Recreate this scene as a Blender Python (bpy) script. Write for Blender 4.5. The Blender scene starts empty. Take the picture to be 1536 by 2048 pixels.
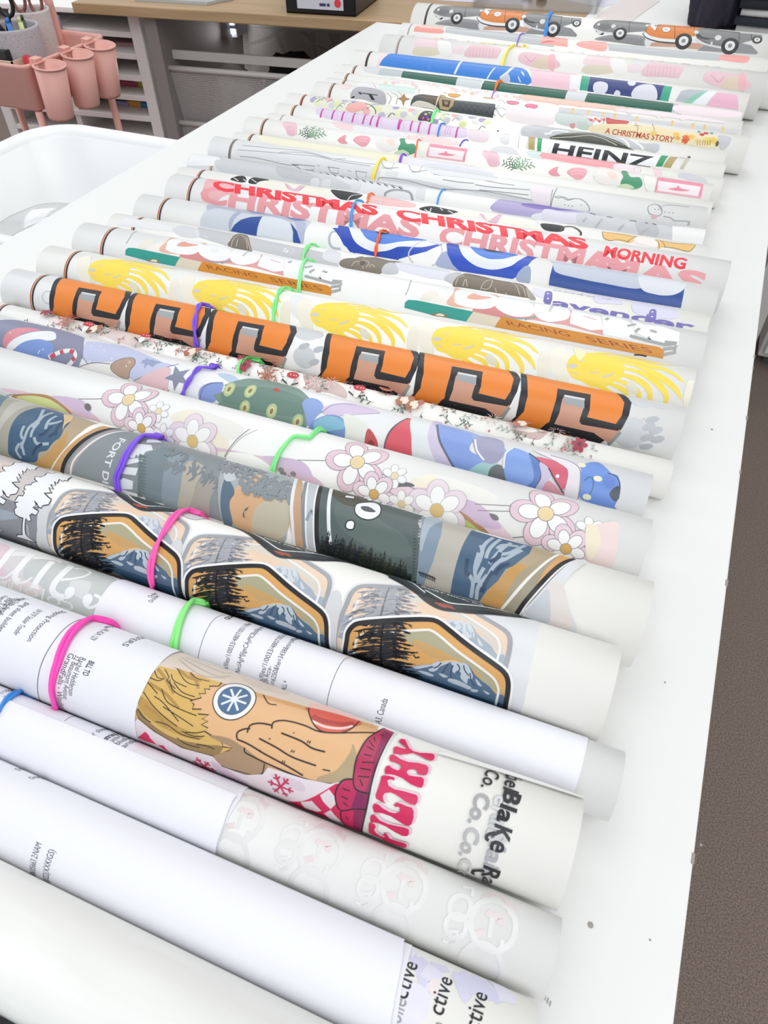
import bpy, bmesh, math, random
from mathutils import Vector, Matrix
from mathutils.geometry import tessellate_polygon

# ------------------------------------------------------------------ camera, world, lights, exposure
SC = bpy.context.scene
COL = SC.collection
FPX = 1436.29                                   # focal length in pixels of the 1536x2048 frame
CAM = Vector((0.0, 0.0, 1.1174))
FW = Vector((-0.2772, 0.6334, -0.7225)).normalized()
RT = Vector((0.9202, 0.3913, -0.0101))
RT = (RT - FW * RT.dot(FW)).normalized()
UP = RT.cross(FW).normalized()
cd = bpy.data.cameras.new('camera')
cam = bpy.data.objects.new('camera', cd); COL.objects.link(cam)
cam.matrix_world = Matrix(((RT.x, UP.x, -FW.x, CAM.x), (RT.y, UP.y, -FW.y, CAM.y), (RT.z, UP.z, -FW.z, CAM.z), (0, 0, 0, 1)))
cd.sensor_fit = 'VERTICAL'; cd.sensor_height = 24.0; cd.lens = 24.0 * FPX / 2048.0
cd.clip_start = 0.02; cd.clip_end = 50
cd.dof.use_dof = True; cd.dof.focus_distance = 0.62; cd.dof.aperture_fstop = 20.0
SC.camera = cam
SC.view_settings.view_transform = 'Standard'; SC.view_settings.look = 'None'
SC.view_settings.exposure = 0.0; SC.view_settings.gamma = 1.0; SC.view_settings.use_curve_mapping = False
SC.cycles.max_bounces = 8; SC.cycles.diffuse_bounces = 5; SC.cycles.glossy_bounces = 3; SC.cycles.transmission_bounces = 6
SC.cycles.transparent_max_bounces = 8; SC.cycles.use_denoising = True
SC.cycles.caustics_reflective = False; SC.cycles.caustics_refractive = False
W = bpy.data.worlds.new('world'); SC.world = W; W.use_nodes = True
bg = W.node_tree.nodes['Background']; bg.inputs[0].default_value = (0.93, 0.965, 1.0, 1); bg.inputs[1].default_value = 0.72

def area_lamp(name, loc, size, power, rot=(0, 0, 0), col=(1, 1, 1)):
    l = bpy.data.lights.new(name, 'AREA'); l.shape = 'RECTANGLE'; l.size, l.size_y = size; l.energy = power; l.color = col
    o = bpy.data.objects.new(name, l); COL.objects.link(o); o.location = loc; o.rotation_euler = rot
    return o
area_lamp('ceiling_or_fill_light', (-0.6, 1.3, 2.9), (1.3, 1.3), 12, (0, 0, 0), (1, 0.985, 0.96))
area_lamp('ceiling_or_fill_light', (-0.9, 3.3, 2.9), (1.3, 1.3), 22, (0, 0, 0), (1, 0.985, 0.96))
area_lamp('window_or_fill_light', (-3.2, 0.9, 1.9), (2.6, 1.6), 22, (0, math.radians(-72), 0), (0.93, 0.96, 1.0))
area_lamp('window_or_fill_light', (0.8, -1.3, 2.75), (2.6, 1.6), 36, (math.radians(38), 0, math.radians(22)), (0.98, 0.985, 1.0))  # added fill, no window: lifts the roll sides facing the camera
area_lamp('ceiling_or_fill_light', (2.4, 0.9, 2.6), (1.8, 1.3), 11, (0, math.radians(48), 0), (1, 0.99, 0.97))  # added fill, no ceiling panel: brightens the right of table and rolls

# ------------------------------------------------------------------ helpers
def lin(h):
    h = h.lstrip('#'); h = h if len(h) == 6 else ''.join(x * 2 for x in h); c = [int(h[i:i + 2], 16) / 255 for i in (0, 2, 4)]
    return tuple(x / 12.92 if x <= .04045 else ((x + .055) / 1.055) ** 2.4 for x in c)
ALB = 0.84                                      # printed colours as read off the bright photograph -> albedo
MATS = {}
def mat(h, rough=.42, kind='flat', metal=0., k=None):
    key = (h, rough, kind, metal, k)
    if key in MATS: return MATS[key]
    m = bpy.data.materials.new(kind + '_' + h.strip('#')); m.use_nodes = True
    nt = m.node_tree; b = nt.nodes['Principled BSDF']
    c = [min(1, x * (k or ALB)) for x in lin(h)]
    b.inputs['Base Color'].default_value = (*c, 1); b.inputs['Roughness'].default_value = rough; b.inputs['Metallic'].default_value = metal
    N = nt.nodes; L = nt.links
    def noise(scale, detail=3, stretch=(1, 1, 1)):
        tc = N.new('ShaderNodeTexCoord'); mp = N.new('ShaderNodeMapping'); mp.inputs['Scale'].default_value = stretch
        n = N.new('ShaderNodeTexNoise'); n.inputs['Scale'].default_value = scale; n.inputs['Detail'].default_value = detail
        L.new(tc.outputs['Object'], mp.inputs[0]); L.new(mp.outputs[0], n.inputs['Vector']); return n
    def mixc(n, a, bb, lo=.35, hi=.65):
        r = N.new('ShaderNodeValToRGB'); r.color_ramp.elements[0].position = lo; r.color_ramp.elements[1].position = hi
        r.color_ramp.elements[0].color = (*[c[i] * a[i] for i in range(3)], 1); r.color_ramp.elements[1].color = (*[min(1, c[i] * bb[i]) for i in range(3)], 1)
        L.new(n.outputs[0], r.inputs[0]); L.new(r.outputs[0], b.inputs['Base Color'])
    def bump(n, s, d=.001):
        bp = N.new('ShaderNodeBump'); bp.inputs['Strength'].default_value = s; bp.inputs['Distance'].default_value = d
        L.new(n.outputs[0], bp.inputs['Height']); L.new(bp.outputs[0], b.inputs['Normal'])
    if kind == 'film':
        mixc(noise(9, 2, (1, 2, 2)), (.97, .975, .97), (1.0, 1.0, 1.0)); b.inputs['Specular IOR Level'].default_value = .35
    if kind == 'frost':
        mixc(noise(38, 4, (.5, 3, 3)), (.955, .955, .945), (1.02, 1.02, 1.02), .3, .7); bump(noise(60, 3, (.5, 2, 2)), .25)
    if kind == 'paper':
        bump(noise(400, 2), .05)
    if kind == 'carpet':
        mixc(noise(420, 6), (.6, .6, .6), (1.35, 1.35, 1.35)); bump(noise(500, 4), .5, .002)
    if kind == 'laminate':
        mixc(noise(3, 2), (.985, .985, .985), (1, 1, 1))
    if kind == 'wood':
        n = noise(6, 5, (1, 14, 14)); mixc(n, (.86, .84, .8), (1.08, 1.06, 1.03)); bump(n, .08)
    if kind == 'speckle':
        mixc(noise(420, 1), (.72, .72, .74), (1, 1, 1), .36, .42)
    if kind == 'cloth':
        bump(noise(500, 2), .3)
    if kind == 'leopard':
        v = N.new('ShaderNodeTexVoronoi'); v.inputs['Scale'].default_value = 60; r = N.new('ShaderNodeValToRGB')
        r.color_ramp.elements[0].color = (.05, .03, .02, 1); r.color_ramp.elements[1].color = (*c, 1); r.color_ramp.elements[0].position = .25; r.color_ramp.elements[1].position = .4
        L.new(v.outputs[0], r.inputs[0]); L.new(r.outputs[0], b.inputs['Base Color'])
    if kind == 'clear':
        b.inputs['Transmission Weight'].default_value = 1; b.inputs['IOR'].default_value = 1.15
        tr = N.new('ShaderNodeBsdfTransparent'); gl = N.new('ShaderNodeBsdfGlossy'); gl.inputs['Roughness'].default_value = .12
        mx = N.new('ShaderNodeMixShader'); fr = N.new('ShaderNodeLayerWeight'); fr.inputs[0].default_value = .25
        ad = N.new('ShaderNodeMath'); ad.operation = 'MULTIPLY_ADD'; ad.inputs[1].default_value = .7; ad.inputs[2].default_value = .06
        L.new(fr.outputs['Facing'], ad.inputs[0]); L.new(ad.outputs[0], mx.inputs[0]); L.new(tr.outputs[0], mx.inputs[1]); L.new(gl.outputs[0], mx.inputs[2])
        L.new(mx.outputs[0], N['Material Output'].inputs[0])
    if kind == 'mesh':
        # wire mesh of a basket: fine holes
        tc = N.new('ShaderNodeTexCoord'); sx = N.new('ShaderNodeSeparateXYZ'); L.new(tc.outputs['Object'], sx.inputs[0])
        outs = []
        for ax in (0, 2):
            a = N.new('ShaderNodeMath'); a.operation = 'MULTIPLY'; a.inputs[1].default_value = 260; L.new(sx.outputs[ax], a.inputs[0])
            f = N.new('ShaderNodeMath'); f.operation = 'FRACT'; L.new(a.outputs[0], f.inputs[0])
            g = N.new('ShaderNodeMath'); g.operation = 'GREATER_THAN'; g.inputs[1].default_value = .42; L.new(f.outputs[0], g.inputs[0]); outs.append(g)
        mu = N.new('ShaderNodeMath'); mu.operation = 'MULTIPLY'; L.new(outs[0].outputs[0], mu.inputs[0]); L.new(outs[1].outputs[0], mu.inputs[1])
        tr = N.new('ShaderNodeBsdfTransparent'); mx = N.new('ShaderNodeMixShader')
        L.new(mu.outputs[0], mx.inputs[0]); L.new(b.outputs[0], mx.inputs[1]); L.new(tr.outputs[0], mx.inputs[2]); L.new(mx.outputs[0], N['Material Output'].inputs[0])
    if kind == 'lit':
        b.inputs['Emission Color'].default_value = (*lin(h), 1); b.inputs['Emission Strength'].default_value = 1.2
    MATS[key] = m
    return m

def link(name, me, parent=None, loc=None):
    o = bpy.data.objects.new(name, me); COL.objects.link(o)
    if parent: o.parent = parent
    if loc is not None: o.location = loc
    return o
def tag(o, label=None, cat=None, group=None, kind=None):
    if label: o['label'] = label
    if cat: o['category'] = cat
    if group: o['group'] = group
    if kind: o['kind'] = kind
    return o
def thing(name, loc, label, cat, group=None, rz=0):
    o = bpy.data.objects.new(name, None); COL.objects.link(o); o.location = loc; o.rotation_euler = (0, 0, rz); o.empty_display_size = .05
    return tag(o, label, cat, group)
def copy_tree(o, parent=None):
    c = o.copy(); COL.objects.link(c); c.parent = parent
    for ch in [x for x in bpy.data.objects if x.parent == o]: copy_tree(ch, c)
    return c
class MB:
    """collects simple solids into one mesh"""
    def __init__(s): s.v = []; s.f = []; s.m = []; s.sm = []
    def add(s, vs, fs, mi=0, smooth=False):
        n = len(s.v); s.v += [tuple(v) for v in vs]; s.f += [tuple(i + n for i in f) for f in fs]; s.m += [mi] * len(fs); s.sm += [smooth] * len(fs)
    def box(s, x0, x1, y0, y1, z0, z1, mi=0, M=None):
        vs = [Vector((x, y, z)) for x in (x0, x1) for y in (y0, y1) for z in (z0, z1)]
        if M: vs = [M @ v for v in vs]
        s.add(vs, [(0, 1, 3, 2), (4, 6, 7, 5), (0, 4, 5, 1), (2, 3, 7, 6), (0, 2, 6, 4), (1, 5, 7, 3)], mi)
    def tube(s, pts, r, n=8, mi=0, closed=False, flat=1.0):
        pts = [Vector(p) for p in pts]; rings = []; up = Vector((0, 0, 1)); N = len(pts)
        for i, p in enumerate(pts):
            a = pts[(i - 1) % N] if (closed or i) else p; b = pts[(i + 1) % N] if (closed or i < N - 1) else p
            t = (b - a).normalized(); u = t.cross(up)
            if u.length < .05: u = t.cross(Vector((0, 1, 0)))
            u.normalize(); w = u.cross(t); rr = r[i] if isinstance(r, (list, tuple)) else r
            rings.append([p + (u * math.cos(k * 2 * math.pi / n) + w * math.sin(k * 2 * math.pi / n) * flat) * rr for k in range(n)])
        vs = [v for g in rings for v in g]; fs = []
        for i in range(N if closed else N - 1):
            j = (i + 1) % N
            for k in range(n): fs.append((i * n + k, i * n + (k + 1) % n, j * n + (k + 1) % n, j * n + k))
        if not closed: fs += [tuple(range(n))[::-1], tuple((N - 1) * n + k for k in range(n))]
        s.add(vs, fs, mi, True)
    def lathe(s, prof, n=32, mi=0, c=(0, 0, 0), cap=False):
        vs = []; fs = []; m = len(prof)
        for k in range(n):
            a = 2 * math.pi * k / n
            vs += [(c[0] + r * math.cos(a), c[1] + r * math.sin(a), c[2] + z) for r, z in prof]
        for k in range(n):
            k2 = (k + 1) % n
            for i in range(m - 1): fs.append((k * m + i, k2 * m + i, k2 * m + i + 1, k * m + i + 1))
        if cap: fs.append(tuple(k * m for k in range(n))[::-1])
        s.add(vs, fs, mi, True)
    def prism(s, poly, z0, z1, mi=0, M=None):
        n = len(poly); vs = [Vector((x, y, z)) for z in (z0, z1) for x, y in poly]
        if M: vs = [M @ v for v in vs]
        tr = tessellate_polygon([[Vector((x, y, 0)) for x, y in poly]])
        fs = [tuple(t) for t in tr] + [tuple(i + n for i in t)[::-1] for t in tr] + [(i, (i + 1) % n, (i + 1) % n + n, i + n) for i in range(n)]
        s.add(vs, fs, mi)
    def build(s, name, mats, parent=None, loc=None, bevel=0, smooth_angle=None):
        me = bpy.data.meshes.new(name); me.from_pydata(s.v, [], s.f)
        for m in (mats if isinstance(mats, (list, tuple)) else [mats]): me.materials.append(m)
        for p, mi, sm in zip(me.polygons, s.m, s.sm): p.material_index = mi; p.use_smooth = sm
        bm = bmesh.new(); bm.from_mesh(me); bmesh.ops.recalc_face_normals(bm, faces=bm.faces); bm.to_mesh(me); bm.free(); me.update()
        o = link(name, me, parent, loc)
        if bevel:
            b = o.modifiers.new('bevel', 'BEVEL'); b.width = bevel; b.segments = 2; b.limit_method = 'ANGLE'; b.angle_limit = math.radians(40)
        return o

# a pixel of the 1536x2048 frame as a ray into the room
def ray(x, y): return (FW * FPX + RT * (x - 768) - UP * (y - 1024)).normalized()
def on_z(x, y, z): d = ray(x, y); return CAM + d * ((z - CAM.z) / d.z)
def on_y(x, y, Y): d = ray(x, y); return CAM + d * ((Y - CAM.y) / d.y)
# sheets of the survey the pixel coordinates were read from: origin x, origin y, enlargement
S = dict(p=(0, 0, 1), c1=(0, 0, 3.84), c2=(300, 0, 3.84), c3=(600, 0, 3.072), c4=(1050, 0, 3.1605), c5=(0, 230, 3.072), c6=(350, 150, 3.072), c7=(750, 200, 3.84),
         c8=(1100, 200, 3.523), d1=(0, 500, 3.072), d2=(300, 350, 3.072), d3=(700, 400, 3.413), d4=(1050, 450, 3.1605), d5=(400, 650, 3.072), d6=(850, 650, 2.793),
         d7=(0, 780, 3.072), d8=(450, 850, 3.072), d9=(0, 880, 5.12), e1=(850, 950, 2.793), e2=(0, 1100, 3.072), e3=(350, 1100, 3.072), e4=(650, 1150, 2.363), e5=(250, 1280, 3.072),
         e6=(650, 1400, 2.56), e7=(0, 1400, 2.56), e8=(400, 1550, 2.194), f1=(1000, 0, 2.8657), g1=(700, 1440, 4.2667), g2=(470, 1560, 3.84), g3=(680, 1200, 3.84), g4=(0, 1060, 5.908))
def P(sh, s):
    if not isinstance(s, str): return s
    ox, oy, k = S[sh]; v = [float(t) for t in s.replace(',', ' ').split()]
    return [(ox + v[i] / k, oy + v[i + 1] / k) for i in range(0, len(v), 2)]

GLYPH = {}
def glyphs(s, bold=0., shear=0.):
    """outline triangles of a line of lettering: verts, tris, width"""
    key = (s, bold, shear)
    if key not in GLYPH:
        c = bpy.data.curves.new('t', 'FONT'); c.body = s; c.offset = bold; c.shear = shear; c.resolution_u = 3; c.size = 1.0
        o = bpy.data.objects.new('t', c); me = bpy.data.meshes.new_from_object(o)
        vs = [(v.co.x, v.co.y) for v in me.vertices]; fs = [tuple(p.vertices) for p in me.polygons]
        bpy.data.objects.remove(o); bpy.data.meshes.remove(me)
        x0 = min((v[0] for v in vs), default=0); x1 = max((v[0] for v in vs), default=1)
        GLYPH[key] = ([((x - x0) / (x1 - x0), y / .73) for x, y in vs], fs, (x1 - x0) / .73)
    return GLYPH[key]
def catmull(pts, closed=True, n=5):
    out = []; N = len(pts)
    for i in range(N if closed else N - 1):
        g = lambda k: pts[k % N] if closed else pts[max(0, min(N - 1, k))]
        a, b, c, d = g(i - 1), g(i), g(i + 1), g(i + 2)
        for j in range(n):
            t = j / n
            out.append(tuple(.5 * (2 * b[k] + (c[k] - a[k]) * t + (2 * a[k] - 5 * b[k] + 4 * c[k] - d[k]) * t * t + (3 * b[k] - a[k] - 3 * c[k] + d[k]) * t ** 3) for k in (0, 1)))
    if not closed: out.append(pts[-1])
    return out

FILM = mat('#f6f5f0', .36, 'film', k=.95)
class Wrap:
    """a sheet wound on a horizontal axis; u runs along the axis, v around it (towards the viewer and down)"""
    def __init__(s, y, a, r, x0, x1, base=None, step=3):
        s.r = r; s.a = a; s.d = Vector((math.cos(a), math.sin(a), 0)); s.n = Vector((-math.sin(a), math.cos(a), 0))
        s.o = Vector((0, y, TZ + r)) + s.d * (x0 / math.cos(a)); s.L = (x1 - x0) / math.cos(a); s.base = base or FILM
        s.V = []; s.F = []; s.M = []; s.mats = [s.base]; s.k = 0; s.step = step
        c = CAM - s.o; cn, cz = c.dot(s.n), c.z; D = math.hypot(cn, cz); ph = math.atan2(cz, cn)
        s.ct = math.acos(r / D); s.t0 = ph - s.ct; s.t1 = ph + s.ct
    def uv(s, p):
        d = ray(*p); w = CAM - s.o
        # 2D ray against the circle
        dn, dz, wn, wz = d.dot(s.n), d.z, w.dot(s.n), w.z
        A = dn * dn + dz * dz; B = dn * wn + dz * wz; Cc = wn * wn + wz * wz - s.r ** 2; q = B * B - A * Cc
        t = (-B - math.sqrt(q)) / A if q > 0 else -B / A
        pt = w + d * t; th = math.atan2(pt.z, pt.dot(s.n)) % (2 * math.pi)
        if th > 1.6 * math.pi: th -= 2 * math.pi
        if q <= 0: th = s.t0 if abs(th - s.t0) < abs(th - s.t1) else s.t1
        return (pt.dot(s.d), th * s.r)
    def pt(s, u, v, h=0.):
        th = v / s.r; rr = s.r + h
        return s.o + s.d * u + s.n * (rr * math.cos(th)) + Vector((0, 0, rr * math.sin(th)))
    def facet(s, u, v, h=0.):
        """the same point on the faceted sheet, so that printed layers never cross"""
        st = math.radians(s.step) * s.r; k = math.floor(v / st + 1e-6); t = v / st - k
        a, b = s.pt(u, k * st, h), s.pt(u, (k + 1) * st, h); return a + (b - a) * t
    def mi(s, m):
        if isinstance(m, str): m = mat(m, .4)
        if m not in s.mats: s.mats.append(m)
        return s.mats.index(m)
    def raw(s, vs, fs, m, rep=((0, 0),), bump=True):
        if bump: s.k += 1
        z = 6e-5 + s.k * 4e-6; mi = s.mi(m)
        for r_ in rep:
            du, dv = r_ if isinstance(r_, tuple) else (r_, 0)
            n = len(s.V); s.V += [(u + du, v + dv, z) for u, v in vs]; s.F += [tuple(i + n for i in f) for f in fs]; s.M += [mi] * len(fs)
    def uvpoly(s, loops, m, rep=((0, 0),)):
        """first loop outside, others holes, in u,v"""
        vs = [p for l in loops for p in l]
        fs = tessellate_polygon([[Vector((a, b, 0)) for a, b in l] for l in loops])
        s.raw(vs, fs, m, rep)
    def poly(s, sh, pts, m, smooth=False, rep=((0, 0),), holes=()):
        def L(t):
            q = [s.uv(p) for p in P(sh, t)]
            return catmull(q) if smooth else q
        s.uvpoly([L(pts)] + [L(h) for h in holes], m, rep)
    def line(s, sh, pts, w, m, smooth=True, rep=((0, 0),), closed=False):
        """a stroke w metres wide"""
        q = [s.uv(p) for p in P(sh, pts)]
        s.uvline(q, w, m, smooth, rep, closed)
    def uvline(s, q, w, m, smooth=True, rep=((0, 0),), closed=False, taper=False):
        if smooth: q = catmull(q, closed, 4)
        N = len(q); vs = []; fs = []
        for i, p in enumerate(q):
            a = q[(i - 1) % N] if closed or i else p; b = q[(i + 1) % N] if closed or i < N - 1 else p
            tx, ty = b[0] - a[0], b[1] - a[1]; l = math.hypot(tx, ty) or 1e-9; ww = w / 2
            if taper: ww *= max(.12, math.sin(math.pi * (i + .4) / N))
            vs += [(p[0] - ty / l * ww, p[1] + tx / l * ww), (p[0] + ty / l * ww, p[1] - tx / l * ww)]
        for i in range(N if closed else N - 1):
            j = (i + 1) % N; fs.append((2 * i, 2 * j, 2 * j + 1, 2 * i + 1))
        s.raw(vs, fs, m, rep)
    def oval(s, c, ru, rv, m, rot=0., rep=((0, 0),), n=28, sh=None, w=None):
        """an ellipse round a pixel (or round u,v when sh is None)"""
        cu, cv = s.uv(P(sh, c)[0]) if sh else c
        q = []
        for k in range(n):
            t = 2 * math.pi * k / n; x, y = ru * math.cos(t), rv * math.sin(t)
            q.append((cu + x * math.cos(rot) - y * math.sin(rot), cv + x * math.sin(rot) + y * math.cos(rot)))
        if w: s.uvline(q, w, m, False, rep, True)
        else: s.uvpoly([q], m, rep)
    def text(s, st, sh, p, h, m, dir='r', bold=0., end=None, shear=0., rep=((0, 0),), width=None, mirror=False):
        """lettering from pixel p; dir r: along +u, d: along +v (downwards), u: along -v; h cap height in metres"""
        vs, fs, w = glyphs(st, bold, shear); ou, ov = s.uv(P(sh, p)[0])
        ln = w * h
        if end: 
            eu, ev = s.uv(P(sh, end)[0]); ln = (eu - ou) if dir == 'r' else abs(ev - ov)
        if width: ln = width
        E = dict(r=((1, 0), (0, -1)), d=((0, 1), (1, 0)), u=((0, -1), (-1, 0)), l=((-1, 0), (0, 1)))[dir]
        out = []
        for x, y in vs:
            if mirror: x = 1 - x
            out.append((ou + E[0][0] * x * ln + E[1][0] * y * h, ov + E[0][1] * x * ln + E[1][1] * y * h))
        s.raw(out, fs, m, rep)
    def ring(s, u0, u1, m):
        s.uvpoly([[(u0, -.2 * s.r), (u1, -.2 * s.r), (u1, 4.6 * s.r), (u0, 4.6 * s.r)]], m)
    def strip(s, p, w, m, slant=0):
        """a thin printed stripe round the roll through pixel p"""
        u, v = s.uv(p); s.ring(u - w / 2, u + w / 2, m)
    def dU(s, sh, a, b): return s.uv(P(sh, b)[0])[0] - s.uv(P(sh, a)[0])[0]
    def dUV(s, sh, a, b):
        x, y = s.uv(P(sh, a)[0]), s.uv(P(sh, b)[0]); return (y[0] - x[0], y[1] - x[1])
    def art_mesh(s, bm, lift=0.):
        """the printed faces, cut finely round the curve and wrapped on"""
        if not s.V: return
        me = bpy.data.meshes.new('art'); stp = math.radians(s.step) * s.r; lo, hi = -5 * stp, stp * round(4.75 * s.r / stp)
        me.from_pydata([(u, v, z) for u, v, z in s.V], [], s.F)
        b = bmesh.new(); b.from_mesh(me); b.faces.ensure_lookup_table()
        for f, mi in zip(b.faces, s.M): f.material_index = mi
        st = math.radians(s.step) * s.r; v = lo + st
        geo = lambda: b.verts[:] + b.edges[:] + b.faces[:]
        for co, no, kw in (((0, lo, 0), (0, -1, 0), dict(clear_outer=True)), ((0, hi, 0), (0, 1, 0), dict(clear_outer=True)), ((.0005, 0, 0), (-1, 0, 0), dict(clear_outer=True)), ((s.L - .0005, 0, 0), (1, 0, 0), dict(clear_outer=True))):
            bmesh.ops.bisect_plane(b, geom=geo(), dist=1e-7, plane_co=co, plane_no=no, **kw)
        while v < hi:
            bmesh.ops.bisect_plane(b, geom=geo(), dist=1e-7, plane_co=(0, v, 0), plane_no=(0, 1, 0)); v += st
        mp = {}
        for w in b.verts:
            u, v, z = w.co; mp[w] = bm.verts.new(s.facet(u, v, z + lift))
        for f in b.faces:
            if f.calc_area() < 1e-12: continue
            try: g = bm.faces.new([mp[w] for w in f.verts])
            except ValueError: continue
            g.material_index = f.material_index; g.smooth = True
            g.normal_update(); c = g.calc_center_median() - s.o
            rad = c - s.d * c.dot(s.d)
            if g.normal.dot(rad) < 0: g.normal_flip()
        b.free(); bpy.data.meshes.remove(me)
    def finish(s, name, parent=None, inner=5, lift=0.):
        """the wound film itself: a spiral of several turns, open at both ends"""
        bm = bmesh.new(); n = 360 // s.step; prof = []; th = .00035
        turns = inner
        for k in range(n * turns + 1):
            a = -math.pi * .5 + k * 2 * math.pi / n; rr = s.r - max(0, k - n) * .0011 / n
            prof.append((a, rr))
        outer = [(a, r_) for a, r_ in prof]; inn = [(a, r_ - th) for a, r_ in prof][::-1]; loop = outer + inn
        R0 = [bm.verts.new(s.o + s.n * (r_ * math.cos(a)) + Vector((0, 0, r_ * math.sin(a)))) for a, r_ in loop]
        R1 = [bm.verts.new(v.co + s.d * s.L) for v in R0]; N = len(loop)
        for i in range(N):
            j = (i + 1) % N; f = bm.faces.new((R0[i], R0[j], R1[j], R1[i])); f.smooth = True
        m = len(outer)
        for i in range(m - 1):
            for Rr in (R0, R1): bm.faces.new((Rr[i], Rr[i + 1], Rr[2 * m - 2 - i], Rr[2 * m - 1 - i]))
        bmesh.ops.recalc_face_normals(bm, faces=bm.faces)
        s.art_mesh(bm, lift)
        return s.tomesh(bm, name, parent)
    def sheet(s, name, outline, h=.0005, parent=None, top=True):
        """a loose sheet lying on the roll: outline in u,v"""
        s.k = 0; base = s.V, s.F, s.M
        bm = bmesh.new(); q = outline
        fs = tessellate_polygon([[Vector((a, b, 0)) for a, b in q]])
        n = len(s.V); 
        s.V = [(u, v, 0.) for u, v in q] + s.V; s.F = [tuple(f) for f in fs] + [tuple(i + len(q) for i in f) for f in s.F]; s.M = [0] * len(fs) + s.M
        s.art_mesh(bm, h)
        # underside
        s.V = [(u, v, 0.) for u, v in q]; s.F = [tuple(f) for f in fs]; s.M = [0] * len(fs); s.art_mesh(bm, h - .00022)
        return s.tomesh(bm, name, parent)
    def tomesh(s, bm, name, parent):
        me = bpy.data.meshes.new(name); bm.to_mesh(me); bm.free()
        for m in s.mats: me.materials.append(m)
        o = link(name, me, parent)
        return o
    def band(s, pts, colour, label, sh='p', w=.0013, strands=2, twist=3, sag=0.):
        w *= 1.2
        """rubber band round the roll through the given pixels"""
        q = sorted([s.uv(p) for p in P(sh, pts)], key=lambda t: t[1]); mb = MB()
        def U(v):
            if v <= q[0][1]: return q[0][0]
            for a, b in zip(q, q[1:]):
                if v <= b[1]: t = (v - a[1]) / (b[1] - a[1] + 1e-9); return a[0] + (b[0] - a[0]) * t
            v1 = q[0][1] + 2 * math.pi * s.r; t = min(1, (v - q[-1][1]) / (v1 - q[-1][1] + 1e-9)); t = t * t * (3 - 2 * t); return q[-1][0] + (q[0][0] - q[-1][0]) * t
        n = 96
        for k in range(strands):
            L = []
            for i in range(n):
                v = q[0][1] + i / n * 2 * math.pi * s.r; ph = i / n * 2 * math.pi * twist + k * math.pi
                off = w * .62 * math.sin(ph) if strands > 1 else 0; hh = w * .75 + (w * .3 * (1 + math.cos(ph)) if strands > 1 else 0)
                L.append(s.pt(U(v) + off, v, hh + .0003))
            mb.tube(L, w * .62, 8, closed=True, flat=1.0)
        o = mb.build('rubber_band', mat(colour, .45, k=1.05)); tag(o, label, 'rubber band', 'rubber bands around the film rolls')
        return o
TZ = 0.75

# ------------------------------------------------------------------ the setting
def slab(name, x0, x1, y0, y1, z0, z1, m):
    b = MB(); b.box(x0, x1, y0, y1, z0, z1); return tag(b.build(name, m), kind='structure')
slab('floor', -4.2, 3.2, -2.2, 5.2, -.05, 0, mat('#8d7d73', .95, 'carpet', k=.72))
slab('wall_back', -4.2, 3.2, 5.2, 5.3, 0, 3.0, mat('#d8d8d6', .8))
slab('wall_right', 3.2, 3.3, -2.2, 5.3, 0, 3.0, mat('#d8d8d6', .8))
slab('baseboard_back', -4.2, 3.2, 5.185, 5.2, 0, .1, mat('#e8e8e6', .5))

# ------------------------------------------------------------------ the white table
XL, XR, YB = -.697, .0878, 1.5904
t = thing('work_table', (0, .65, 0), 'long white laminate table that carries the row of film rolls', 'table')
b = MB(); b.box(XL, XR, -.35 - .65, YB - .65, TZ - .03, TZ); top = b.build('tabletop', mat('#f3f3f1', .38, 'laminate', k=.87), t, bevel=.0012)
for x in (XL + .05, XR - .05):
    for y in (-.25, YB - .07):
        b = MB(); b.box(x - .02, x + .02, y - .65 - .02, y - .65 + .02, 0, TZ - .03); b.build('leg', mat('#d9d9d7', .4), t)
for (px, py), s in (((1509, 713), .0016), ((1493, 836), .0018), ((1450, 1165), .002), ((1387, 1718), .002), ((1479, 944), .0014), ((1503, 735), .001)):
    p = on_z(px, py, TZ); b = MB(); b.box(XR - s * .6, XR + .0003, p.y - .65 - s * 1.2, p.y - .65 + s * 1.4, TZ - .004, TZ + .0003); b.build('edge_chip', mat('#a39e98', .9), t)
for (px, py), s in (((1181, 1850), .0014), ((1424, 859), .001), ((1330, 1365), .0006), ((1402, 1690), .0007), ((1300, 1880), .0005)):
    p = on_z(px, py, TZ); b = MB(); b.lathe([(.0001, .0004), (s, .0002)], 9, 0, (p.x, p.y - .65, TZ)); b.build('stain', mat('#a9a59e', .8), t)
for k in range(3):
    p = on_z(1088 + k * 5, 2000 + k * 6, TZ); b = MB(); b.box(p.x, p.x + .0005, p.y - .65, p.y - .648, TZ, TZ + .0003); b.build('stain', mat('#a9a59e', .8), t)

# ------------------------------------------------------------------ far right: cabinet and what lies on the white bench
t = thing('storage_cabinet', (.565, 2.12, 0), 'low pale grey cabinet standing on the carpet right of the table', 'cabinet')
b = MB(); b.box(-.3, .3, -.27, .3, .03, .62); b.build('body', mat('#f0f0ef', .5), t, bevel=.004)
b = MB(); b.box(-.28, .28, -.25, .28, 0, .03); b.build('plinth', mat('#5a5856', .6), t)
b = MB(); b.box(-.29, -.005, -.288, -.27, .05, .6); b.build('door', mat('#f2f2f1', .5), t, bevel=.003)
b = MB(); b.box(.005, .29, -.288, -.27, .05, .6); b.build('door', mat('#f2f2f1', .5), t, bevel=.003)
b = MB()
b.prism([(-.27, -.22), (.2, -.24), (.22, .1), (-.2, .14), (-.29, 0)], .62, .66); o = b.build('folded_garment', mat('#23283a', .9, 'cloth'), None, (.565, 2.12, 0), bevel=.012)
tag(o, 'dark navy folded garment lying on the low grey cabinet', 'clothes')

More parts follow.
